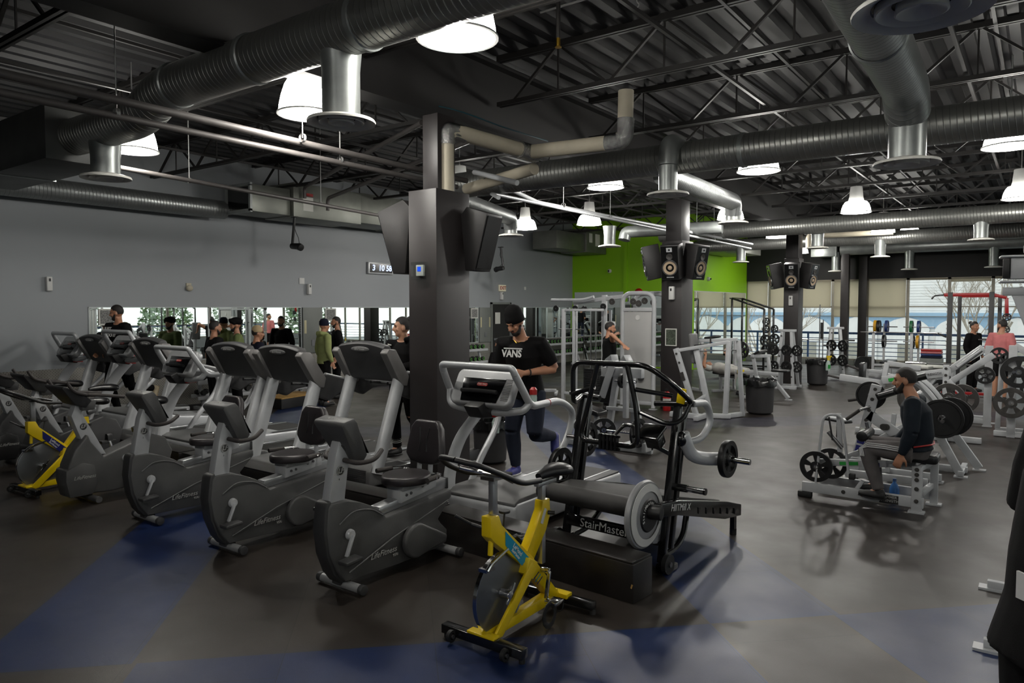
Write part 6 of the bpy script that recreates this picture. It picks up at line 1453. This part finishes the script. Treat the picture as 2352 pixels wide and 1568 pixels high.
# cable station --------------------------------------------------------------------------
def station(label, loc, rz=0):
    t = thing('cable_station', label, 'cable machine', loc, rz); r = .045
    X = lambda x: x
    tubes(t, 'weight_tower_frame', [(-.68, 0, .05), (-.68, 0, 2.28), (0, 0, 2.28), (0, 0, .03)], r, rr=.2); bars(t, 'tower_crossbar', ((-.68, 0, 1.96), (0, 0, 1.96), .07, .07), ((-.68, 0, .12), (0, 0, .12), .07))
    tubes(t, 'rear_frame', [(-.68, .55, .05), (-.68, .55, 2.28), (0, .55, 2.28), (0, .55, .03)], r, rr=.2)
    G().box(-.635, -.045, -.012, .006, .16, 1.92).out('shroud_panel', 'panel_frost', t, .004)
    G().cyl((-.34, -.02, 1.8), (-.34, .02, 1.8), .05).out('pulley', 'white_plastic', t)
    for k in range(12): G().box(-.46, -.22, .15, .35, .12 + k * .045, .16 + k * .045).out('weight_slab', 'plate', t, .003)
    for x in (-.42, -.26): G().cyl((x, .25, .1), (x, .25, 1.9), .012).out('guide_rod', 'chrome', t)
    bars(t, 'top_beam', ((-.68, .28, 2.24), (-2.0, .28, 2.1), .08), ((-1.25, .28, .06), (-1.25, .28, 2.26), .1, .08), ((-1.95, .28, .06), (-1.95, .28, 2.12), .07), ((-1.7, -.2, .08), (-1.7, -.2, 1.95), .05), ((-.68, .28, .06), (-1.95, .28, .06), .07), ((-1.95, -.2, .22), (-1.2, -.2, .22), .05), ((-1.95, -.2, 1.95), (-1.0, -.2, 1.95), .05), ((-1.95, -.2, 0), (-1.95, -.2, 1.97), .07))
    tubes(t, 'pulldown_bar', [(-2.45, .1, 2.16), (-1.65, .1, 2.16), (-1.4, .1, 2.22)], .03)
    for x, y, z in ((-2.3, .05, 1.98), (-1.82, .05, 1.98), (-1.6, .05, 1.97), (-1.15, .05, 2.02), (-.95, .05, 2.12), (-.5, .1, 2.12), (-.38, .1, 2.08), (-.25, .1, 2.13), (-.06, .1, 2.1)):
        G().disc((x, y, z), (0, 1, 0), .065, .03, 20, .012).out('pulley_wheel', 'plate_worn' if x > -1 else 'plate', t)
    for x in (-1.82, -1.6, -1.15, -.95, -1.42): G().cyl((x, .04, .3), (x, .04, 1.96), .006, n=6).out('cable', 'black_plastic', t)
    for x in (-1.5, -1.38): G().cyl((x, .15, .1), (x, .15, 1.95), .014).out('guide_rod', 'chrome', t)
    for k in range(14): G().box(-1.62, -1.3, .08, .26, .1 + k * .045, .14 + k * .045).out('weight_slab', 'plate', t, .003)
    G().cyl((-1.0, -.1, 1.66), (-.8, -.1, 1.66), .05).box(-.98, -.82, -.16, -.04, 1.55, 1.72).out('pulley_head', 'white_plastic', t, .01)
    G().bar((-.9, -.1, .05), (-.9, -.1, 1.95), .05).out('slide_column', 'alu', t)
    tubes(t, 'grip_bar', [(-2.1, -.15, 1.55), (-1.5, -.15, 1.55)], .012, 'steel')
    G().lathe([(.02, 0), (.07, 0), (.07, .012), (.02, .012)], (-.25, -.04, .62), (0, -1, 0), 20).out('hand_wheel', 'steel', t)
    foot(t, (-1.95, -.2, 0), (0, 0, 0), (-.68, 0, 0), (0, .55, 0), (-.68, .55, 0))
    return t
mat('panel_frost', (168, 168, 166), .45, 0, .05, 2)
S1 = station('white cable station with a frosted weight tower beside the middle column', (-6.14, 13.02, 0))
dup(S1, (3.2, 7.0, 0), R(90), 'white cable station standing beside the right-hand windows, nearer the front'); dup(S1, (3.4, 13.5, 0), R(90), 'white cable station standing beside the right-hand windows, farther back')
# lever machine behind the push treadmill
t = thing('chest_press', 'white plate-loaded press machine seen through the black handle frames', 'weight machine', (-4.75, 9.0, 0)); o = V(-4.75, 9.0, 0)
bars(t, 'upright', (q_(-4.98, 9.05, .06), q_(-4.78, 9.0, 1.15), .08), (q_(-4.6, 8.95, 1.15), (q_(-4.36, 8.95, .2)), .07), (q_(-4.66, 9.3, .06), q_(-4.66, 9.2, 1.1), .07)); bars(t, 'top_bracket', (q_(-5.0, 9.0, 1.1), q_(-4.4, 9.0, 1.1), .1, .13))
bars(t, 'swing_arm_block', (q_(-4.9, 8.95, 1.22), q_(-4.75, 8.85, 1.3), .11, .12), (q_(-4.6, 8.85, 1.22), q_(-4.52, 8.8, 1.32), .11, .12)); bars(t, 'swing_arm', (q_(-4.82, 8.9, 1.2), q_(-4.95, 8.85, .75), .07, .09), (q_(-4.58, 8.85, 1.2), q_(-4.55, 8.8, .5), .06, .08), (q_(-4.9, 8.9, .6), q_(-4.4, 8.9, .6), .05))
bars(t, 'floor_frame', (q_(-5.6, 9.0, .06), q_(-4.25, 9.0, .06), .07, .1), (q_(-4.7, 9.0, .06), q_(-4.7, 9.7, .06), .08), (q_(-4.28, 8.8, .12), q_(-4.28, 9.4, .12), .06, .12)); bolts(t, [q_(-5.45, 8.96, .06), q_(-5.32, 8.96, .06)])
pad(t, 'seat', q_(-5.25, 9.1, .52), (.36, .28, .07), (0, R(14), 0)); pad(t, 'back_pad', q_(-5.15, 9.4, .8), (.26, .08, .4)); bars(t, 'seat_post', (q_(-5.2, 9.15, .06), q_(-5.2, 9.15, .5), .06))
G().tube([q_(-4.75, 8.85, 1.0), q_(-4.4, 8.8, 1.0)], .02, 12).out('plate_sleeve', 'chrome', t); G().tube([q_(-5.0, 8.85, .3), q_(-4.2, 8.8, .3)], .02, 12).out('plate_sleeve', 'chrome', t)
plate('small black plate high on the white press machine', (-4.62, 8.83, 1.0), (1, -.1, 0), .1, .04); plate('black plate low on the white press machine, left', (-4.9, 8.82, .3), (.5, -.9, 0), .17, .035); plate('black plate low on the white press machine, right', (-4.35, 8.78, .32), (1, -.1, 0), .2, .035)
# dip / leg raise tower
t = thing('leg_raise_tower', 'white leg-raise tower with a grey back pad by the middle column', 'weight machine', (-5.0, 12.7, 0)); o = V(-5.0, 12.7, 0)
bars(t, 'front_leg', (q_(-5.43, 12.45, 1.25), q_(-5.0, 12.4, .05), .07, .09), (q_(-5.1, 12.6, 1.22), q_(-4.82, 12.6, .05), .07, .09)); bars(t, 'rear_upright', (q_(-4.6, 12.75, .03), q_(-4.55, 12.75, 1.4), .08), (q_(-4.42, 13.15, .03), q_(-4.5, 13.1, 1.4), .07)); bars(t, 'arm_rail', (q_(-5.38, 12.45, 1.22), q_(-4.55, 12.75, 1.38), .06), (q_(-5.2, 12.95, 1.38), q_(-4.5, 13.05, 1.42), .06), (q_(-5.05, 12.5, .3), q_(-4.9, 12.6, .42), .06))
bars(t, 'floor_frame', (q_(-5.5, 12.4, .05), q_(-4.9, 12.4, .05), .1, .09), (q_(-4.95, 12.6, .05), q_(-4.5, 12.75, .05), .08), (q_(-4.6, 12.7, .05), q_(-4.42, 13.2, .05), .08), (q_(-4.9, 12.1, .05), q_(-4.9, 12.6, .05), .08))
G().cbox(q_(-5.2, 12.75, 1.25), (.08, .28, .55), (0, R(-6), 0)).out('back_pad', 'shroud_light', t, .03, 3); pad(t, 'arm_pad', q_(-5.05, 12.7, 1.31), (.3, .1, .05), (0, R(-8), 0)); pad(t, 'arm_pad', q_(-4.95, 13.0, 1.45), (.3, .1, .05), (0, R(-8), 0))
G().tube([q_(-4.85, 12.64, 1.3), q_(-4.85, 12.64, 1.45)], .016, 8).out('hand_grip', 'grip', t); bolts(t, [q_(-5.4, 12.4, 1.16), q_(-5.34, 12.4, 1.0), q_(-5.1, 12.37, .35)]); G().cbox(q_(-5.27, 12.39, .75), (.07, .01, .16), (0, R(-20), 0)).out('instruction_label', 'plate_worn', t)
# bins
def bin_(label, loc, s=1.0):
    t = thing('dustbin', label, 'bin', loc, sc=s)
    G().lathe([(.001, .01), (.2, .01), (.22, .03), (.262, .5), (.27, .6), (.285, .61), (.285, .64), (.27, .64), (.24, .04), (.001, .03)], n=32).out('bin_body', 'bin_grey', t)
    rnd = random.Random(hash(label) % 97 if False else len(label)); vs = []; N = 40
    for k, (r, z) in enumerate(((.255, .5), (.27, .648), (.29, .655), (.298, .6), (.3, .54))):
        for i in range(N): a = 2 * PI * i / N; rr = r + (rnd.uniform(-.012, .012) if k else 0); vs.append((rr * math.cos(a), rr * math.sin(a), z + (rnd.uniform(-.03, .02) if k > 1 else rnd.uniform(-.008, .012))))
    G().add(vs, [(k * N + i, k * N + (i + 1) % N, (k + 1) * N + (i + 1) % N, (k + 1) * N + i) for k in range(4) for i in range(N)]).out('bin_liner', 'bag_black', t)
    return t
bin_('dark dustbin with black liner beside the white leg-raise tower', (-4.3, 13.75, 0)); bin_('dark dustbin with black liner beside the far column', (-4.72, 19.8, 0)); bin_('dustbin with black liner behind the nearest treadmill', (-5.75, 7.35, 0), .85)
def spray(label, loc, s=1.0):
    t = thing('spray_bottle', label, 'spray bottle', loc, R(40), sc=s)
    G().lathe([(.001, 0), (.045, 0), (.047, .01), (.047, .14), (.02, .2), (.016, .22)], n=18).out('body', 'bottle_clear', t); G().cbox((0, -.047, .08), (.05, .004, .08)).out('label_patch', 'green', t)
    G().cyl((0, 0, .21), (0, 0, .25), .018).prism([(-.03, .25), (-.03, .3), (.07, .3), (.07, .275), (.02, .26)], 'y', -.014, .014).prism([(.03, .27), (.05, .27), (.035, .2), (.028, .2)], 'y', -.006, .006).out('trigger_head', 'yellow', t)
spray('spray bottle with yellow trigger hung on the bin near the leg-raise tower', (-4.62, 13.53, .45), 1.25); spray('spray bottle with yellow trigger hung on the far bin', (-4.42, 19.6, .4), 1.25); spray('spray bottle with yellow trigger on the bin behind the nearest treadmill', (-5.55, 7.2, .42))
t = thing('fire_extinguisher', 'red fire extinguisher on the floor at the foot of the middle column', 'fire extinguisher', (-5.88, 13.08, 0)); G().lathe([(.001, 0), (.07, 0), (.075, .02), (.075, .3), (.05, .36), (.02, .38)], n=22).out('cylinder', 'red_paint', t); G().lathe([(.0765, .13), (.0765, .24)], n=22).out('label_band', 'paper', t); G().box(-.02, .02, -.06, .03, .38, .42).cyl((0, 0, .37), (0, 0, .4), .02).out('valve', 'black_plastic', t)

# preacher bench, plate tree
t = thing('preacher_bench', 'white preacher bench with splayed legs behind the first dustbin', 'weight bench', (-5.0, 16, 0)); o = V(-5.0, 16, 0)
bars(t, 'leg', (q_(-5.1, 15.8, .95), q_(-5.02, 15.8, .5), .07), (q_(-5.02, 15.8, .5), q_(-4.7, 15.6, .04), .07), (q_(-4.9, 16.2, .9), q_(-4.85, 16.2, .5), .07), (q_(-4.85, 16.2, .5), q_(-4.42, 16.1, .04), .07), (q_(-5.4, 15.9, .55), q_(-5.35, 15.9, .04), .06), (q_(-5.25, 16.2, .55), q_(-5.3, 16.2, .04), .06)); bars(t, 'seat_beam', (q_(-5.55, 16, .58), q_(-4.6, 16, .56), .06, .08), (q_(-5.1, 15.7, .95), q_(-4.9, 16.3, .93), .07), (q_(-5.3, 15.7, .05), q_(-4.7, 15.6, .05), .06))
pad(t, 'seat', q_(-4.6, 16.1, .63), (.34, .26, .05)); pad(t, 'arm_pad', q_(-5.05, 16, 1.0), (.24, .55, .05), (0, R(-30), 0)); foot(t, q_(-4.7, 15.6, 0), q_(-4.42, 16.1, 0))
def tree_rack(label, loc, rz=0, db=True):
    t = thing('plate_tree', label, 'weight rack', loc, rz)
    for x, s in ((-.3, 1), (.12, -1)): bars(t, 'upright', ((x, -.18, .03), (x + .1 * s, -.02, 1.42), .07), ((x, .3, .03), (x + .1 * s, .06, 1.42), .07))
    bars(t, 'top_plate', ((-.3, 0, 1.43), (.12, 0, 1.43), .12, .06)); bars(t, 'floor_frame', ((-.36, -.18, .04), (.2, -.18, .04), .07), ((-.36, .3, .04), (.2, .3, .04), .07)); foot(t, (-.3, -.18, 0), (.12, -.18, 0))
    for z in (.55, .95): G().tube([(-.42, -.1, z), (.24, -.1, z)], .02, 10).out('plate_peg', 'chrome', t)
    bolts(t, [(-.26, -.19, .3), (-.23, -.14, .8), (-.2, -.1, 1.3), (.08, -.19, .3), (.05, -.14, .8)])
    return t
tree_rack('white plate tree loaded on both sides in front of the far column', (-5.05, 18.5, 0)); PTL = ['upper left', 'upper middle', 'upper right', 'lower left', 'lower middle', 'lower right']
for k, (x, z) in enumerate([(-.36, .95), (-.05, .95), (.2, .95), (-.36, .55), (-.05, .55), (.2, .55)]): plate('small black plate on the white plate tree, %s peg position' % PTL[k], (-5.05 + x, 18.34, z), (.35, 1, 0), .14, .04, m='plate')
tree_rack('white plate tree right of the far column near the windows', (-4.6, 21.6, 0), R(20))
for k, (x, z) in enumerate([(-4.75, .95), (-4.45, .95), (-4.75, .55), (-4.45, .55)]): plate('black plate on the plate tree right of the far column, %s' % ['upper left', 'upper right', 'lower left', 'lower right'][k], (x, 21.4, z), (.5, 1, 0), .16, .04)
# bench press with lying lifter
def bench(label, loc, rz=0, pole=True, m='vinyl_black', z=.45):
    t = thing('weight_bench', label, 'weight bench', loc, rz)
    pad(t, 'bench_pad', (0, 0, z), (.28, 1.2, .07), None, m); bars(t, 'spine', ((0, -.5, z - .07), (0, .5, z - .07), .06)); bars(t, 'bench_leg', ((0, -.45, z - .07), (0, -.45, .03), .06), ((0, .45, z - .07), (0, .45, .03), .06)); bars(t, 'foot_bar', ((-.25, -.45, .03), (.25, -.45, .03), .06), ((-.25, .45, .03), (.25, .45, .03), .06))
    if pole:
        bars(t, 'rack_upright', ((-.5, .55, .03), (-.5, .55, 1.25), .07), ((.5, .55, .03), (.5, .55, 1.25), .07)); bars(t, 'rack_crossbar', ((-.5, .55, .3), (.5, .55, .3), .06), ((-.5, .5, .05), (-.5, 1.0, .05), .07), ((.5, .5, .05), (.5, 1.0, .05), .07))
    return t
def barbell(label, c, d=(1, 0, 0), L=2.1, m='steel'):
    t = thing('barbell', label, 'barbell', c); d = V(d).normalized()
    G().cyl(-d * L * .3, d * L * .3, .014).out('shaft', m, t)
    for s in (1, -1): G().cyl(d * s * L * .3, d * s * L * .5, .025).cyl(d * s * L * .295, d * s * L * .31, .035).out('sleeve', 'chrome', t)
    return t
bench('white bench press behind the leg-raise tower', (-5.8, 16.6, 0), R(60)); barbell('barbell held above the lying lifter behind the leg-raise tower', (-6.25, 16.7, .98), (.5, .85, 0)) 
plate('black plate on the lifter\'s barbell', (-5.85, 17.35, .98), (.5, .85, 0), .2, .04)
b1 = bench('white bench press right of the far dark posts', (-3.6, 23.2, 0), 0); bench('white flat bench beneath the far windows', (-2.9, 21.6, 0), R(70), False, 'paper'); bench('white flat bench left of the red rack', (-2.4, 22.6, 0), R(80), False, 'paper', .4)
bench('white incline-style bench right of the first column', (-9.3, 12.25, 0), R(-110), False)
t = thing('incline_bench', 'white adjustable bench with raised back right of the first column', 'weight bench', (-9.6, 13.6, 0), R(-60)); pad(t, 'back_pad', (0, .3, .85), (.28, .1, .8), (R(-25), 0, 0)); bars(t, 'back_frame', ((0, .1, .4), (0, .5, 1.25), .08, .05)); bars(t, 'base_beam', ((0, -.5, .1), (0, .7, .1), .07), ((-.3, .7, .04), (.3, .7, .04), .06), ((0, -.1, .1), (0, .1, .4), .07)); pad(t, 'seat', (0, -.2, .45), (.28, .36, .07))
# bumper plates on the window-side rack
t = thing('plate_rack', 'grey rack before the windows holding coloured bumper plates', 'weight rack', (-3.6, 25.2, 0)); bars(t, 'upright', ((-.45, 0, 0), (-.45, 0, 1.5), .06), ((.5, 0, 0), (.5, 0, 1.5), .06)); bars(t, 'floor_frame', ((-.45, -.3, .04), (-.45, .3, .04), .06), ((.5, -.3, .04), (.5, .3, .04), .06), ((-.45, 0, .1), (.5, 0, .1), .06))
for x in (-.5, .5):
    for z in (.95, 1.4): G().tube([(x - .42, 0, z), (x + .42, 0, z)], .018, 10).out('plate_peg', 'steel', t)
for x, z, m, l in ((-4.3, 1.4, 'bump_yellow', 'yellow bumper plate high on the window-side rack, far left'), (-4.2, 1.4, 'plate', 'black bumper plate high on the window-side rack'), (-3.98, 1.4, 'bump_blue', 'blue bumper plate high on the left of the window-side rack'), (-3.3, 1.4, 'bump_green', 'green bumper plate high on the right of the window-side rack'), (-3.1, 1.4, 'bump_blue', 'blue bumper plate high on the right of the window-side rack'), (-3.25, .95, 'plate', 'black bumper plate low on the right of the window-side rack'), (-3.12, .95, 'bump_yellow', 'yellow bumper plate low on the right of the window-side rack'), (-4.05, .95, 'plate', 'black bumper plate low on the left of the window-side rack')):
    plate(l, (x, 25.2, z), (1, 0, 0), .2, .08, m, 'steel', grip=False)
for k, (z, m) in enumerate(((.5, 'cloth_navy'), (.57, 'bump_blue'), (.64, 'cloth_pink'), (.71, 'red'))): tag(G().cbox((-2.75, 25.3, z), (.55, .4, .06)).out('folded_mat', m, None, .01), 'folded exercise mat by the windows, %s of the stack' % ['bottom', 'second', 'third', 'red topmost'][k], 'mat')
tag(G().box(-3.05, -2.45, 25.1, 25.5, 0, .46).out('low_shelf', 'grey_panel', None, .01), 'low grey box carrying the folded mats', 'box')
# red rack
t = thing('squat_rack', 'red and dark grey squat rack in front of the windows', 'squat rack', (-1.4, 20, 0)); o = V(-1.4, 20, 0)
for x in (-1.82, -1.0): 
    bars(t, 'upright', (q_(x, 20, 0), q_(x, 20, 2.36), .1), m='shroud_dark'); bars(t, 'rear_post', (q_(x + .12, 20.9, 0), q_(x + .12, 20.9, 2.3), .08), m='shroud_dark')
    for k in range(14): G().box(-.07, -.05, -.03, .03, -.02, .02).out('hole_strip', 'grey_ink', t, xf=Matrix.Translation(q_(x, 20, .9 + k * .1)))
bars(t, 'red_crossbar', (q_(-1.95, 20, 2.3), q_(-.98, 20, 2.3), .08), (q_(-.98, 20, 2.3), q_(-.72, 20, 2.22), .07), (q_(-.72, 20, 2.22), q_(-.7, 20, 1.8), .07), (q_(-1.7, 20.9, 2.28), q_(-.9, 20.9, 2.28), .07), m='red_paint', bev=.006)
bars(t, 'red_floor_bar', (q_(-1.9, 19.4, .05), q_(-.9, 19.4, .05), .06), (q_(-1.82, 20, .05), q_(-1.82, 19.4, .05), .06), (q_(-1.0, 20, .05), q_(-1.0, 19.4, .05), .06), m='red_paint'); tubes(t, 'chin_up_bar', [q_(-1.95, 20, 2.3), q_(-2.15, 19.95, 2.28), q_(-2.2, 19.95, 2.2)], .018, 'black_steel'); G().bar(q_(-1.88, 19.95, 1.3), q_(-2.05, 19.9, 1.38), .04).out('bar_hook', 'black_steel', t)
plate('small black plate stored on the red rack arm, upper', (-.7, 19.94, 1.78), (0, 1, 0), .09, .04); plate('small black plate stored on the red rack arm, lower', (-.72, 19.94, 1.5), (0, 1, 0), .09, .04)
barbell('barbell resting at the right edge before the windows', (-.2, 20.2, 1.25)); barbell('barbell resting on the bench press before the windows', (-3.4, 23.7, 1.27)); barbell('long barbell low in front of the red rack', (-1.5, 18.7, .74))
# black squat racks near the return wall
def power(label, loc, rz=0):
    t = thing('squat_rack', label, 'squat rack', loc, rz)
    for x in (-.5, .5):
        bars(t, 'front_post', ((x, -.5, 0), (x, -.5, 1.95), .06), m='black_steel'); bars(t, 'rear_post', ((x, .55, 0), (x, .55, 2.3), .06), m='black_steel'); bars(t, 'top_rail', ((x, -.5, 1.95), (x, .55, 2.3), .06), m='black_steel'); bars(t, 'bottom_rail', ((x, -.5, .04), (x, .55, .04), .06), m='black_steel')
        bars(t, 'storage_peg', ((x, .55, .9), (x + .25 * (1 if x > 0 else -1), .55, .9), .04), m='steel')
    bars(t, 'top_crossbar', ((-.5, .55, 2.3), (.5, .55, 2.3), .06), ((-.7, .55, 2.3), (-.5, .55, 2.3), .04), m='black_steel'); return t
power('black squat rack beside the mirrored return wall', (-7.75, 24.0, 0), R(90))
for k, (y, z) in enumerate(((23.55, 1.3), (23.55, 1.55), (23.5, .95), (24.45, 1.3), (24.45, .95), (24.3, .65), (23.6, .62))): plate('black plate stored on the squat rack by the return wall, %s' % ['upper left', 'topmost left', 'middle left', 'upper right', 'middle right', 'low right', 'low left'][k], (-7.2, y, z), (.7, -.7, 0), .19 if z < 1 else .13, .035)
S2 = power('black squat rack by the side windows, seen in the mirrors', (4.5, 10.3, 0), R(-90)); dup(S2, (4.6, 3.6, 0), R(-90), 'black squat rack by the side windows, nearer the front'); dup(S2, (4.4, 17.5, 0), R(-90), 'black squat rack by the side windows, farthest back')
dup(b1, (2.6, 10.2, 0), R(-90), 'white bench press by the side windows, seen in the mirrors')
for k in range(5): plate('dark plate standing in a row on the floor by the dark posts, %s' % ['front', 'second', 'third', 'fourth', 'back'][k], (-4.75 + .0 + k * .05, 25.5 + k * .06, .21), (.6, -.8, 0), .21, .04, 'plate' if k < 2 else 'plate_worn', grip=False)
t = thing('bar_stand', 'upright bar holder with thin bars between the far columns', 'bar stand', (-6.0, 25.6, 0)); G().lathe([(.001, .05), (.2, .05), (.22, 0)], n=20).out('base', 'black_steel', t)
for x, z in ((-.06, 2.1), (.05, 1.6)): G().cyl((x, 0, .05), (x, 0, z), .016).out('stored_bar', 'steel', t)
G().box(-.03, .06, -.03, .03, .95, 1.5).out('clamp', 'black_plastic', t)
barbell('barbell on the floor-standing rack right of the far column', (-5.2, 22.6, 1.05), (1, .1, 0), 1.6)
# wall side: dumbbell racks
def dumbbell(label, loc, rz, r=.055, L=.3, ring=True, group=None):
    t = thing('dumbbell', label, 'dumbbell', loc, rz, group)
    G().cyl((-L * .25, 0, 0), (L * .25, 0, 0), .016, n=10).out('handle', 'steel', t)
    for s in (1, -1):
        h = G().lathe([(.001, -.0), (r * .9, 0), (r, .01), (r, L * .25 - .01), (r * .9, L * .25), (.001, L * .25)], (s * L * .22, 0, 0), (s, 0, 0), 14).out('head', 'rubber', t)
        if ring: G().lathe([(r * .55, L * .25 + .001), (r * .75, L * .25 + .003), (r * .75, L * .25)], (s * L * .22, 0, 0), (s, 0, 0), 14).out('green_ring', 'dumb_green', h)
    return t
mat('dumb_green', (70, 160, 30), .5)
def drack(label, y0, y1, x=-13.2, tiers=(.5, .85), group=None, lab='', n0=None, ring=True):
    t = thing('dumbbell_rack', label, 'weight rack', (x, (y0 + y1) / 2, 0)); h = (y1 - y0) / 2
    for y in (-h + .15, h - .15): bars(t, 'rack_leg', ((.1, y, 0), (-.15, y, tiers[-1] + .05), .06)); bars(t, 'rack_foot', ((-.25, y, .03), (.35, y, .03), .07))
    for z in tiers: bars(t, 'shelf_rail', ((.12, -h, z - .07), (.12, h, z - .07), .03, .07), ((-.12, -h, z - .04), (-.12, h, z - .04), .03, .07))
    first = None; n = int((y1 - y0) / .19)
    for z in tiers:
        for k in range(n):
            p = (x, y0 + .12 + k * .19, z + .03)
            if first is None: first = dumbbell(lab, p, 0, .06 if ring else .05, .32, ring, group)
            else: dup(first, p, R(random.uniform(-4, 4)))
drack('dumbbell rack along the mirrored wall right of the doorway', 18.9, 22.0, group='dumbbells along the wall right of the doorway', lab='black dumbbell with green ring on the wall rack right of the doorway')
drack('dumbbell rack along the mirrored wall behind the first column', 13.4, 16.6, group='dumbbells on the wall rack left of the doorway', lab='black dumbbell with green ring on the wall rack left of the doorway')
drack('low white dumbbell rack against the diamond plate behind the treadmills', 7.6, 10.2, tiers=(.32, .62), group='dumbbells on the low rack behind the treadmills', lab='small dark dumbbell on the low white rack behind the treadmills', ring=False)
for x, y, l in ((-12.4, 9.2, 'black plyometric step box with worn tan edges on the floor'),):
    t = thing('step_box', l, 'step box', (x, y, 0), R(10)); G().box(-.3, .3, -.55, .55, 0, .22).out('box', 'step_black', t, .01); G().box(-.305, .305, -.555, .555, .2, .224).out('worn_edge', 'wood_edge', t, .003)
# loudspeakers on the columns
def spk3(cx, cy, z, s, which, col):
    for dx, dy, rz, l in which: speaker((cx + dx, cy + dy, z), rz, 12, l + ' on the ' + col + ' column', .36 * s, .32 * s, .66 * s)
spk3(-5.88, 13.5, 2.85, 1.0, ((.12, -.62, 8, 'front-facing black loudspeaker with a pale cone'), (.56, -.16, 72, 'right-hand black loudspeaker turned aside'), (-.5, -.42, -60, 'left-hand black loudspeaker turned away')), 'middle')
spk3(-5.42, 20.05, 2.8, 1.0, ((.1, -.62, 8, 'front-facing black loudspeaker with a pale cone'), (.54, -.16, 72, 'right-hand black loudspeaker turned aside'), (-.5, -.42, -60, 'left-hand black loudspeaker turned away')), 'far')
def wedge(label, loc, rz, s):
    t = thing('loudspeaker', label, 'loudspeaker', loc, rz, sc=s)
    G().prism([(-.02, .4), (-.3, .3), (-.13, -.42), (-.0, -.42), (.06, .3)], 'x', -.22, .22).out('cabinet', 'cabinet', t, .01)
    G().prism([(-.308, .27), (-.148, -.39), (-.13, -.39), (-.29, .27)], 'x', -.2, .2).out('baffle', 'black_gloss', t)
    G().box(-.04, .04, .0, .12, -.1, .1).out('mounting_bracket', 'black_steel', t)
wedge('big black loudspeaker cabinet on the left flank of the first column', (-5.75, 6.05, 2.8), R(-95), (1, 1.62, 1)); wedge('big black loudspeaker cabinet on the right flank of the first column', (-5.17, 6.3, 2.76), R(97), (.75, .95, .85))
# ------------------------------------------------------------------ camera, world, light
cam = bpy.data.cameras.new('camera'); co = bpy.data.objects.new('camera', cam); COL.objects.link(co); SC.camera = co
cam.sensor_width = 36; cam.lens = 1665 / 2352 * 36; cam.clip_start = .05; cam.clip_end = 400
co.location = (0, 0, 2.0); co.rotation_euler = (R(90 - 2.6822), 0, R(36.3209))
w = bpy.data.worlds.new('sky'); w.use_nodes = True; SC.world = w
nt = w.node_tree; q = NB(nt); bg = nt.nodes['Background']
tc = q.n('ShaderNodeTexCoord'); n = q.n('ShaderNodeTexNoise'); n.inputs['Scale'].default_value = 2.2; n.inputs['Detail'].default_value = 5
q.l(tc.outputs['Generated'], n.inputs['Vector'])
cr = q.n('ShaderNodeValToRGB'); cr.color_ramp.elements[0].color = (.82, .85, .86, 1); cr.color_ramp.elements[1].color = (.95, .95, .93, 1)
cr.color_ramp.elements[0].position = .35; cr.color_ramp.elements[1].position = .65
q.l(n.outputs['Fac'], cr.inputs[0]); q.l(cr.outputs[0], bg.inputs[0]); bg.inputs[1].default_value = SKY
for k, (x, y, z) in enumerate(LAMPS):
    L = bpy.data.lights.new('dome_light', 'POINT'); L.energy = LAMPW * (.9 if k == 3 else .62 if k < 3 else 1.25 if k < 8 else .8 if y < 0 else .45 if x > 2 else 1.0); L.shadow_soft_size = .09; L.color = (1, .97, .925)  # covers the visible lamps and the added fill lamps alike
    o = bpy.data.objects.new('dome_light', L); COL.objects.link(o); o.location = (x, y, z - .02)
SC.view_settings.view_transform = 'Standard'; SC.view_settings.look = 'None'; SC.view_settings.gamma = 1
SC.view_settings.exposure = EXPO; SC.view_settings.use_curve_mapping = False
SC.cycles.max_bounces = 6; SC.cycles.diffuse_bounces = 3; SC.cycles.glossy_bounces = 4; SC.cycles.transparent_max_bounces = 12; SC.cycles.transmission_bounces = 4
SC.cycles.sample_clamp_indirect = 4; SC.cycles.caustics_reflective = False; SC.cycles.caustics_refractive = False
